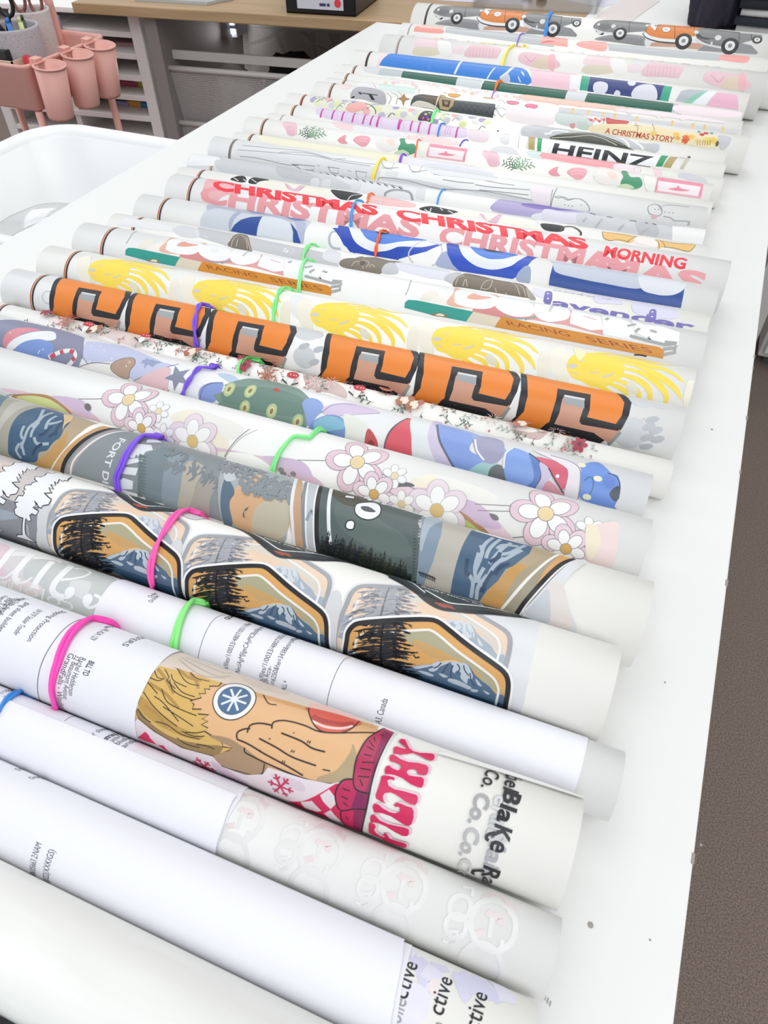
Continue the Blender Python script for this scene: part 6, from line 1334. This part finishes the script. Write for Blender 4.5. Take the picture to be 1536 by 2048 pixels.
R.poly('c7', '395 440 425 335 715 378 690 470 670 478 680 400 430 360 410 440', '#f193a8', False, rep=REP); R.poly('c7', '420 360 690 398 670 470 410 430', '#f6eced', False, rep=REP); R.poly('c7', '480 415 530 405 545 390 560 410 620 425 550 430', '#ee8ea4', True, rep=REP); R.line('c7', '400 432 690 472', .0016, '#f3aebc', False, rep=REP)
R.poly('c7', '330 330 400 340 390 430 340 420', '#f0f2e6', True, rep=REP)
done(R, 'film roll printed with green palm leaves, pink shells and a pink frame', None)
R.band(P('c6', '1500 392 1492 405 1485 450 1478 495'), '#ee6a22', 'orange rubber band around the palm leaf roll', w=.0012, strands=1)

# ---- r11: thin roll with pink rectangles
R = roll('r11'); R.ring(R.uv((566, 231))[0] - .001, R.uv((566, 231))[0] + .001, '#b5aaa6')
R.poly('c6', '970 290 1050 290 1110 310 1100 340 1000 325', '#f3d6da', True); R.poly('c6', '1110 310 1250 325 1400 350 1400 390 1120 345', '#e9e9ec', True); R.poly('c7', '240 280 420 270 600 310 650 350 440 330 250 320', '#f6dbd9', True); R.line('c7', '230 250 260 270 255 310', .0005, '#a0a2a4')
R.poly('c7', '890 380 950 355 1060 370 1100 420 1050 420 900 395', '#dcdce0', True); R.poly('c7', '1180 390 1300 395 1300 450 1180 430', '#d5e4e2', True); R.poly('c7', '1280 440 1310 410 1560 430 1900 480 1700 520 1536 490', '#f2a2a8', True)
R.poly('c8', '-60 370 0 378 240 420 450 450 450 485 150 440 -60 410', '#f2a2a8'); R.poly('c8', '460 455 560 460 640 480 620 520 460 490', '#efdfe6', True); R.line('c8', '590 500 600 475 640 480 635 510', .0006, '#b9b3bc'); R.poly('c8', '730 480 780 490 780 540 740 530', '#f0d0d8', True); R.poly('c8', '790 500 850 500 860 550 800 545', '#e3e9de', True); R.poly('c8', '905 540 930 515 1030 530 1100 560 1095 590 1000 570', '#cdced3', True)
done(R, 'thin film roll with pale pink patches, just behind the palm leaf roll', None)
R.band(P('c7', '705 312 680 318 655 352'), '#5a49c8', 'violet rubber band around the thin pale pink roll', w=.0011, strands=1)

# ---- r10: magenta strokes and bold black letters on a label
R = roll('r10'); stripes(R, (586, 219), dark='#2f2b33', red='#d4553a')
R.poly('c6', '870 240 890 200 950 200 1130 220 1400 260 1560 285 1540 360 1300 335 1000 285', '#dfd3ea', True); R.poly('c7', '0 120 200 140 480 175 640 205 720 230 690 290 400 265 0 210', '#e2d6ea', True)
for X_ in (905, 975, 1035, 1100, 1165, 1210, 1250, 1385): R.line('c6', '%d %d %d %d %d %d' % (X_ + 12, 203 + (X_ - 905) * .155, X_ - 6, 235 + (X_ - 905) * .155, X_ - 12, 262 + (X_ - 905) * .155), .0024, '#c83f9b'); R.line('c6', '%d %d %d %d' % (X_ + 28, 206 + (X_ - 905) * .155, X_ + 16, 262 + (X_ - 905) * .155), .0018, '#ecc3e0')
for X_, Y_ in ((35, 122), (195, 140), (290, 152), (350, 165), (430, 180), (640, 205)): R.line('c7', '%d %d %d %d %d %d' % (X_ + 5, Y_, X_ - 12, Y_ + 40, X_ - 20, Y_ + 85), .0024, '#c83f9b')
for X_, Y_ in ((580, 195), (600, 200), (560, 195)): R.line('c7', '%d %d %d %d' % (X_, Y_, X_ - 25, Y_ + 70), .0012, '#e3a9d3')
R.poly('c7', '720 225 860 245 860 320 720 300', '#f0dfe6', True); R.poly('c7', '960 290 1020 260 1030 330 980 335', '#e6e6e8', True); R.line('c7', '1112 270 1100 370', .0007, '#b9bab9'); R.line('c7', '1180 282 1165 375', .0016, '#dfe0de')
R.poly('c7', '1180 283 1232 290 1225 385 1178 378', '#b8a56c'); R.poly('c7', '1250 292 1285 296 1275 398 1245 393', '#3aa573'); R.poly('c8', '30 285 790 392 740 470 -20 370', '#f3f5fa')
R.text('HEINZ', 'c8', '8 388', .0165, mat('#232427', .4), 'r', .03, end='715 474', shear=0)
R.poly('c8', '785 392 835 396 790 470 745 468', '#2a9a63'); R.poly('c8', '850 400 905 405 850 480 795 472', '#b3a36f'); R.poly('c8', '960 415 985 420 940 490 915 485', '#c9c5ad')
R.poly('c8', '910 405 945 378 980 402 950 412', '#c3bf9d', True)
done(R, 'film roll with magenta strokes left and a bold black capital word on white right', None)
R.band(P('c7', '530 172 512 185 495 220 485 275'), '#2f7fd8', 'blue rubber band around the magenta-striped roll', w=.0014, strands=1)

# ---- r9: pastel patterned roll, dark label arch at its right
R = roll('r9'); stripes(R, (606, 195), dark='#2f2b33', red='#d4453a', tan='#e07a4a')
rs = random.Random(12); vt = R.t0 * R.r; uL = R.uv(P('c6', '850 150')[0])[0]; uR = R.uv(P('c7', '860 170')[0])[0]
R.poly('c6', '850 180 880 122 1000 135 1300 180 1560 215 1560 280 1300 270 1000 220', '#e9ead9', True)
for j in range(34):
    u = uL + (uR - uL) * j / 33; c_ = ['#b5a4cf', '#e6ebc0', '#c9cbd0', '#f0b9b6', '#d3d6da', '#dfe7a9', '#c4bcd8', '#e9e6e0'][j % 8]; R.oval((u, vt + R.r * rs.uniform(.2, 1.3)), .0055, .005, c_, rs.random() * 3, n=14)
for j in range(20):
    u = uL + (uR - uL) * rs.random(); v = vt + R.r * rs.uniform(.1, 1.2); R.uvline([(u - .004, v + .003), (u, v - .003), (u + .005, v - .001)], .0009, '#8d8a8e')
R.line('c6', '1070 225 1090 190 1140 172 1200 185 1230 215 1232 240', .0011, '#4c3533'); R.poly('c6', '1050 210 1080 180 1150 170 1180 200 1100 230', '#f0b3ae', True)
R.poly('c7', '330 150 370 90 430 80 450 120 440 165 380 160', '#4a3a5a', True)
for c, c_ in (('390 110', '#d9e05a'), ('420 100', '#7fd06a'), ('370 140', '#e0489a'), ('410 150', '#ef7a8a'), ('400 130', '#4a4ac8')): R.oval(c, .002, .0018, c_, 0, n=10, sh='c7')
R.poly('c7', '1130 270 1150 200 1300 200 1536 230 1900 280 1900 330 1280 290', '#cbccd0', True); R.poly('c8', '-60 200 0 200 300 230 620 300 760 310 750 370 600 345 -80 260', '#c4c6ca', True)
for s in ('0 225 60 215 130 225', '420 240 520 280 560 330', '500 260 620 310 660 350', '-40 240 10 235'): R.line('c8', s, .0026, '#eef0ee')
dg = mat('#4b4d42', .4); R.poly('c8', '0 262 80 238 180 232 300 235 400 262 500 300 560 340 600 355 400 322 200 295 0 275', dg); R.line('c8', '10 268 150 262 290 250 380 275 470 320', .0009, '#cfcfc2', False); R.line('c8', '60 246 180 238 295 240 400 270 520 320', .0007, '#a7a899', False)
R.poly('c8', '760 300 1255 362 1240 440 760 360', '#f3f3f2') if False else None
R.oval('945 238', .0012, .0008, '#2a2a2c', 0, sh='c7'); R.poly('c8', '970 398 985 396 990 408 975 410', '#6a6a5a', True)
done(R, 'pastel patterned film roll with a dark green label arch near its right end', None)
R.band(P('c3', '850 672 832 690 820 715 812 752'), '#7fee92', 'bright green rubber band around the pastel patterned roll', w=.0014, strands=2, twist=2)

# ---- r8: leather bag, storybook print
R = roll('r8'); stripes(R, (661, 180), dark='#2a2628', red='#a8583c')
bk = mat('#1f2022', .4)
R.poly('c3', '310 600 340 540 400 535 460 545 520 570 525 640 450 630 380 610', '#b5b4ba', True); R.text("'T", 'c3', '345 600', .0085, bk, 'r', .02, end='475 600', shear=-.3); R.poly('c3', '310 605 330 590 335 600', bk, True); R.poly('c3', '250 520 310 515 300 545 250 540', '#f3dcdd', True)
for s in ('530 570 560 600 545 640', '560 570 600 590 590 640', '600 560 630 600', '480 560 520 600'): R.line('c3', s, .001, '#a7a5a6')
R.poly('c3', '600 605 625 595 640 575 650 598 680 610 645 620 635 655 625 620', '#a98350', False)
R.poly('c3', '680 650 700 590 760 580 860 590 950 615 1200 640 1200 665 1185 725 1050 705 870 680', '#3e464a', False); R.poly('c3', '685 650 720 620 770 625 820 645 850 672 760 660', '#d6d0c4', True); R.poly('c3', '735 585 860 590 850 635 790 625', '#5a4a3a', True); R.line('c3', '680 650 690 610 730 585 860 592', .0007, '#26221f')
R.poly('c3', '850 600 880 590 950 610 940 650 910 680 860 670', '#b59a6e'); R.poly('c3', '870 610 930 618 915 660 875 652', '#41301f'); R.poly('c3', '885 622 912 626 905 645 888 642', '#9a8058')
for k in range(7): x_ = 960 + k * 36; R.line('c3', '%d %d %d %d' % (x_, 618 + k * 4, x_ + 60, 700 + k * 3), .0006, '#272c2f', False); R.line('c3', '%d %d %d %d' % (x_ + 50, 624 + k * 4, x_ - 5, 690 + k * 4), .0006, '#272c2f', False)
R.line('c3', '1210 670 1240 660 1275 685 1240 720 1215 690', .0012, '#b5b7ba', False)
R.poly('c3', '1290 670 1536 705 1536 770 1290 740', '#f3eaec', True); R.poly('c8', '40 100 100 85 260 115 300 200 180 195 50 160', '#cdd6d2', True); R.poly('c8', '140 170 175 165 170 200 145 195', '#d69a98', True); R.poly('c8', '200 150 260 160 280 210 200 200', '#c2d0c6', True)
rdm = '#cc4444'
for k in range(8): R.oval('%d %d' % (275 + k * 15, 133 + (k % 3) * 8), .0022, .0022, rdm if k % 2 else '#e79a9a', 0, n=8, sh='c8')
R.poly('c8', '400 120 440 135 550 150 540 170 480 172 400 165', rdm, True); R.line('c8', '385 125 375 170', .0007, '#6a6a6a')
R.poly('c8', '280 190 400 170 700 180 860 210 1180 260 1160 340 860 300 600 280 400 240 290 220', '#efe0b8', True)
R.text('A CHRISTMAS STORY', 'c8', '385 235', .0068, '#b8452e', 'r', .02, end='870 300')
for s in ('600 165 620 200 610 220', '720 170 735 220 725 250', '590 180 640 185'): R.line('c8', s, .0007, '#7a6a4a')
for c, r_, c_ in (('730 235', .004, '#e8cf6a'), ('890 245', .004, '#ecc85a'), ('960 270', .005, '#e07a3a'), ('1000 260', .004, '#efc968'), ('1070 245', .003, '#c84444'), ('1100 235', .003, '#c84444'), ('1110 290', .006, '#ead27a'), ('1150 285', .005, '#e8c95e'), ('950 290', .004, '#d9603a'), ('1040 290', .0035, '#e8d49a'), ('1050 225', .002, '#4aa06a'), ('1140 235', .002, '#4aa06a'), ('900 270', .003, '#e0b050')): blob(R, 'c8', c, r_, r_ * .8, c_, 3)
for k in range(6): R.line('c8', '%d 285 %d 320' % (1040 + k * 18, 1036 + k * 18), .0006, '#8a6a3a', False)
R.oval('1178 308', .002, .0035, '#6a5a48', 0, sh='c8'); R.poly('c8', '1190 250 1270 265 1270 300 1230 350 1195 330', '#c9c9ce', True)
done(R, 'film roll with a quilted dark bag left and a cream story village strip right', None)
R.band(P('c3', '888 563 865 590 840 640 828 680'), '#cfc7a0', 'tan rubber band around the roll with the quilted bag print', w=.0009, strands=2, twist=3)

# ---- r7b, r7, r6
R = roll('r7b'); stripes(R, (688, 163), dark='#2a2628', red='#a8583c')
R.poly('c3', '420 480 490 490 480 550 350 530', '#ecebea', True); R.poly('c3', '490 512 712 540 700 580 480 560', '#d5e9e3'); R.poly('c3', '735 545 880 560 870 590 740 580', '#fbfbfb'); R.line('c3', '735 545 730 580', .0006, '#9a9a9a'); R.line('c3', '440 500 470 545', .001, '#b9b5b9')
for a, c_ in (('950 580', '#eea53a'), ('1165 600', '#eea53a'), ('1310 625', '#ee7a9c'), ('1425 645', '#ee7a9c')):
    u, v = R.uv(P('c3', a)[0]); R.oval((u, v + .002), .0092, .0052, '#2e2a2c'); R.oval((u, v + .002), .0086, .0046, c_)
R.line('c3', '880 570 905 575', .001, '#e2484a'); R.line('c3', '1210 620 1240 615 1262 640', .0006, '#8a7a70'); R.poly('c4', '215 680 540 710 740 750 1360 830 1350 850 740 780 210 710', '#cfcfd4', False)
for x_, y_ in ((300, 680), (400, 692), (495, 706), (567, 716), (708, 732), (930, 765), (1060, 780), (1135, 788), (1250, 805)): R.line('c4', '%d %d %d %d' % (x_ + 4, y_ - 2, x_ - 4, y_ + 36), .0028, '#efc46a', False)
done(R, 'thin film roll with orange and pink sunglasses prints and yellow bars', None)
R = roll('r7'); stripes(R, (691, 157), dark='#2a2628', red='#a8583c')
rs = random.Random(2); vt = R.t0 * R.r
for j in range(70):
    u = .09 + .44 * j / 70; R.oval((u, vt + R.r * rs.uniform(.1, .9)), .004, .003, ['#f4dcd3', '#e9e3e6', '#f0cfc4', '#e7d7df', '#efe6e2'][j % 5], rs.random(), n=10)
R.poly('c4', '0 600 100 610 620 680 620 700 0 630', '#f3c9b8', True); R.poly('c4', '620 690 1100 740 1250 780 650 710', '#f0e4e9', True)
done(R, 'thin film roll with a pale peach snowflake pattern behind the sunglasses roll', None)
R.band(P('c3', '1196 560 1188 575'), '#8a62c8', 'purple rubber band around the pale peach patterned roll', w=.001, strands=1)
R = roll('r6'); stripes(R, (709, 136), dark='#2a2628', red='#9a5a42')
R.poly('c3', '400 440 430 405 620 428 610 470', '#d5dadb', True); R.poly('c3', '500 420 655 432 615 470 480 460', '#bcc7c9'); gn = '#1d604f'
R.poly('c3', '640 432 975 470 955 525 620 475', gn); R.poly('c3', '975 470 1130 490 1105 548 955 525', '#cfd6d8'); R.poly('c3', '1140 490 1600 555 1600 620 1110 548', gn); R.poly('c4', '-40 535 275 572 250 632 -40 590', gn)
R.poly('c4', '275 572 400 588 375 645 250 632', '#dadde0'); R.poly('c4', '400 588 940 655 925 710 375 645', gn); R.poly('c4', '940 655 975 660 955 712 925 710', '#bfc6c9'); R.poly('c4', '980 665 1340 705 1330 745 970 715', '#f4e6ea', True)
done(R, 'thin film roll with long dark green bars', None)
R.band(P('c3', '1235 490 1222 505 1208 530 1200 556'), '#f07a2a', 'orange rubber band around the dark green barred roll', w=.0016, strands=2, twist=3)

# ---- r5: blue, pink, navy
R = roll('r5'); stripes(R, (736, 113), dark='#3a302c', red='#6a5a50', tan='#3a302c')
bl = '#3f86dc'
R.poly('c3', '485 402 500 370 530 340 570 328 1340 410 1380 425 1420 480 1400 520 1250 500 940 460', bl); R.poly('c3', '470 405 500 330 530 325 540 335 500 375 485 402', '#f3dfe4', True)
for s, w in (('1000 375 970 410 950 455', .0034), ('1320 412 1280 440 1230 480', .0042), ('1200 415 1170 450 1150 485', .0022), ('1360 440 1390 480 1410 510', .0022), ('1340 470 1355 505', .0014)): R.line('c3', s, w, '#e3ecf6')
R.poly('c3', '1215 500 1240 475 1280 455 1290 500 1250 510', '#c9d3e2', True); R.line('c3', '790 400 800 430', .001, '#6a9ad9')
R.poly('c3', '1400 420 1700 455 1700 560 1420 525 1425 480', '#f4cdd9', False); R.poly('c4', '30 520 60 440 290 475 285 560 20 530', '#f4cdd9'); R.poly('c4', '0 440 30 480 40 520 0 530', bl, True)
R.poly('c4', '290 472 355 480 345 570 280 562', '#f2f2f4'); R.poly('c4', '360 478 410 485 395 575 345 570', '#3aaa8a'); nv = '#31407f'
R.poly('c4', '412 485 890 542 860 635 395 578', nv); R.poly('c4', '880 542 932 548 905 642 850 634', '#3aaa8a')
for s in ('430 560 440 525 480 515 520 530 520 570 490 595 445 590', '648 520 670 512 700 522 690 540 660 540', '565 585 580 570 600 580 598 605 565 602', '675 610 690 560 740 535 800 535 832 570 830 630 760 630'): R.poly('c4', s, '#dfe1ec', True)
R.poly('c4', '950 640 990 575 1040 565 1170 575 1030 650', '#b9c0c8'); R.poly('c4', '1000 648 1090 590 1170 575 1050 655', '#8fc9b5'); R.poly('c4', '1060 655 1160 575 1220 580 1130 665', '#eef0f4'); R.poly('c4', '1145 668 1215 585 1340 600 1350 695', '#eeb8cd')
done(R, 'film roll printed with bright blue, pink and a navy panel with white dots', None)

# ---- r4: pale pink sweaters
R = roll('r4', base=mat('#f0efec', .4, 'film', k=.88)); stripes(R, (796, 88), dark='#8a807c', red='#b9a59c', tan='#c9bcb2')
x = R.uv(P('c4', '460 400')[0])[0] - R.uv(P('c3', '780 270')[0])[0]; REP = [(0, 0), (x, 0)]
R.poly('c3', '700 270 740 235 860 245 860 290 720 290', '#ead3d6', True, rep=REP); R.poly('c3', '690 320 720 290 860 295 860 330 780 345 700 335', '#ddd3c0', True, rep=REP); R.poly('c3', '930 300 970 280 1010 290 1000 330 940 325', '#e9d8dd', True, rep=REP)
R.poly('c3', '1010 345 1040 285 1080 275 1230 295 1215 350 1200 360 1120 355', '#e6c3cb', True, rep=REP)
for k in range(8): R.line('c3', '%d %d %d %d' % (1050 + k * 20, 285 + k * 2, 1040 + k * 20, 350 + k), .0008, '#d9aeb9', False, rep=REP)
R.poly('c3', '1340 370 1380 320 1536 345 1600 400 1536 425 1420 410', '#e8c4cd', True, rep=REP); R.poly('c3', '1430 410 1480 350 1536 350 1560 420', '#dfcdb8', True, rep=REP); R.line('c3', '1380 340 1420 380 1450 350', .001, '#cf9aa8', rep=REP); R.poly('c4', '150 350 190 345 185 440 150 430', '#edb8bd', True, rep=REP)
R.poly('c3', '850 250 920 260 930 340 860 330', '#edebe8', True, rep=REP)
done(R, 'wide milky film roll with washed-out pink sweater prints', None)
R.band(P('c3', '1305 292 1280 310 1258 350 1245 392'), '#f2e64a', 'yellow rubber band around the pale pink sweater roll', w=.0016, strands=2, twist=1)

# ---- r3: confetti print
R = roll('r3'); R.ring(R.uv((829, 68))[0] - .001, R.uv((829, 68))[0] + .001, '#b9b2ae')
rs = random.Random(6); vt = R.t0 * R.r
for j in range(90):
    u = .05 + .53 * rs.random(); R.oval((u, vt + R.r * rs.uniform(0, .8)), .0035, .0028, ['#f5d9a0', '#f2c0bd', '#cfe3c9', '#c9d7ee', '#f4e8a4', '#f0cfe0', '#f7efe9'][j % 7], rs.random(), n=9)
R.poly('c3', '1130 245 1200 245 1200 275 1130 270', '#f0dc9a', True); R.poly('c3', '1215 255 1290 262 1280 290 1210 280', '#cfe3b9', True); R.poly('c3', '1290 265 1365 275 1355 295 1285 285', '#ee9a98', True)
done(R, 'film roll with small pastel confetti print behind the pale pink sweater roll', None)
R.band(P('c3', '1385 256 1375 270 1366 296'), '#f2d63a', 'yellow rubber band around the pastel confetti roll', w=.0014, strands=2, twist=2)

# ---- r2: grey with salmon patches
R = roll('r2'); R.ring(R.uv((821, 52))[0] - .001, R.uv((821, 52))[0] + .001, '#9a908c')
R.poly('c3', '700 190 715 160 760 160 870 178 870 205 720 195', '#ee9f97', True); R.poly('c3', '730 165 780 150 880 160 860 175', '#f4c9c0', True); R.poly('c3', '900 170 1000 165 1536 230 1560 290 1400 270 1000 215 890 200', '#bfc3c6', False)
R.poly('c4', '-30 215 60 225 110 235 90 280 -30 262', '#bfc3c6'); R.poly('c4', '95 275 120 230 270 245 270 298 160 285', '#f0a79f'); R.poly('c4', '95 275 150 255 190 262 130 270', '#d97b76', True); R.poly('c4', '275 245 320 250 320 290 272 290', '#eeeeec')
R.poly('c4', '325 285 360 260 500 262 510 320 400 310', '#f2aba2', True); R.line('c4', '330 275 420 285 500 292', .0007, '#c9807a'); R.poly('c4', '520 275 1240 345 1230 385 900 360 530 320', '#bcc1c4'); R.poly('c4', '1225 370 1250 345 1400 350 1400 395 1240 380', '#f0a79f', True); R.line('c4', '1240 352 1400 372', .0007, '#c9807a')
done(R, 'grey film roll with salmon patches right in front of the car roll', None)
R.band(P('c3', '1375 195 1355 215 1340 250'), '#7a55d0', 'purple rubber band around the grey and salmon roll', w=.0012, strands=1)

# ---- r1: vintage cars
R = roll('r1', base=mat('#f3f2ee', .38, 'film', k=.88)); stripes(R, (855, 22), dark='#3a302c', red='#6a5a50', tan='#4a3c34')
x = R.uv(P('f1', '535 160')[0])[0] - R.uv(P('c3', '822 75')[0])[0]; REP = [(0, 0), (-x, 0)]
f = lambda s, m, sm=False: R.poly('f1', s, m, sm, REP); fl_ = lambda s, w, m, sm=True: R.line('f1', s, w, m, sm, REP)
gy, gd, gl = '#7f8080', '#3c3c3e', '#d6d8d8'
f('545 228 600 205 700 195 780 200 830 215 830 268 700 245', '#9b9c9e', True); f('560 225 700 210 820 225 825 265 640 240', '#8c8d90'); f('830 262 900 240 1010 235 1160 255 1150 282 1000 270', '#caa08d', True); f('1130 290 1200 240 1260 230 1350 240 1440 260 1478 300 1470 312', '#8f9092')
f('830 230 860 225 860 262 835 265', '#dfe1e2', True)
def wheel(c, r, sq=.95):
    u, v = R.uv(P('f1', c)[0]); R.oval((u, v), r, r * sq, '#29292b', .5, REP, 20); R.oval((u, v), r * .58, r * .55, '#e3e4e4', .5, REP, 16); R.oval((u, v), r * .25, r * .25, '#8a8b8c', .5, REP, 10)
# grey roadster
wheel('573 178', .0085, .55)
f('535 158 548 135 580 118 640 116 740 122 862 134 862 178 740 186 722 190 715 165 690 152 660 165 650 190 600 184 545 172', gy); f('560 130 600 122 640 150 610 170 565 160', '#6c6d6e', True)
for s in ('535 158 548 135 580 118 640 116 740 122 862 134', '740 122 738 186', '540 165 600 182 650 192', '600 122 640 135 655 165'): fl_(s, .0011, gd)
fl_('537 166 590 184 645 190', .0022, gl); R.oval('650 150', .0036, .004, gl, 0, REP, 14, 'f1'); R.oval('566 140', .0022, .003, gl, 0, REP, 12, 'f1'); R.oval('848 146', .004, .004, gl, 0, REP, 12, 'f1'); wheel('688 190', .0108)
# orange van-like car
f('832 185 850 150 900 140 1112 152 1116 208 1080 208 1060 195 1020 212 1015 236 930 228 860 214', '#d97f33'); f('862 150 880 140 905 140 890 178', '#eceded'); f('1116 150 1180 160 1140 178 1118 175', '#dd8a46')
for s in ('890 180 905 150 930 142', '1000 148 1000 225', '832 185 850 150 862 148', '1112 155 1112 205', '1060 160 1100 162'): fl_(s, .0011, '#7a4218')
fl_('826 186 850 212 920 232 1022 240', .0062, gd); fl_('828 188 852 210 920 228 1020 235', .0044, '#e9eaea'); R.oval('953 168', .0066, .0062, '#f0efec', 0, REP, 16, 'f1'); R.oval('953 168', .0066, .0062, '#8a5a34', 0, REP, 16, 'f1', w=.0009); R.oval('953 168', .0034, .0034, '#c9cacb', 0, REP, 12, 'f1'); R.oval('893 148', .0024, .002, '#4a5c78', 0, REP, 10, 'f1'); wheel('1052 234', .0128)
# second roadster
f('1118 190 1135 165 1200 160 1260 172 1370 185 1380 190 1500 200 1505 220 1450 230 1370 252 1345 262 1330 232 1300 232 1275 258 1230 262 1180 250 1130 225', gy)
for s in ('1118 190 1150 210 1210 222 1240 225', '1370 186 1368 252', '1120 200 1150 230 1220 260 1275 275', '1200 165 1300 180 1380 190', '1440 195 1440 230'): fl_(s, .0011, gd)
f('1128 205 1140 195 1165 215 1200 222 1195 228 1150 222', '#3c3c3e', True); fl_('1125 225 1165 248 1210 262 1280 276', .0028, gl); R.oval('1250 216', .0048, .0048, gl, 0, REP, 14, 'f1'); R.oval('1125 185', .0036, .004, gl, 0, REP, 12, 'f1'); fl_('1215 240 1208 268', .0028, gl); f('1132 232 1165 240 1160 256 1130 246', gl); wheel('1474 228', .0075, .9); wheel('1318 262', .0128)
done(R, 'film roll printed with grey and orange vintage cars, farthest on the table', None)
R.band(P('c3', '1540 85 1522 130 1512 205'), '#3f8fe0', 'blue rubber band around the vintage car roll', w=.002, strands=2, twist=4)
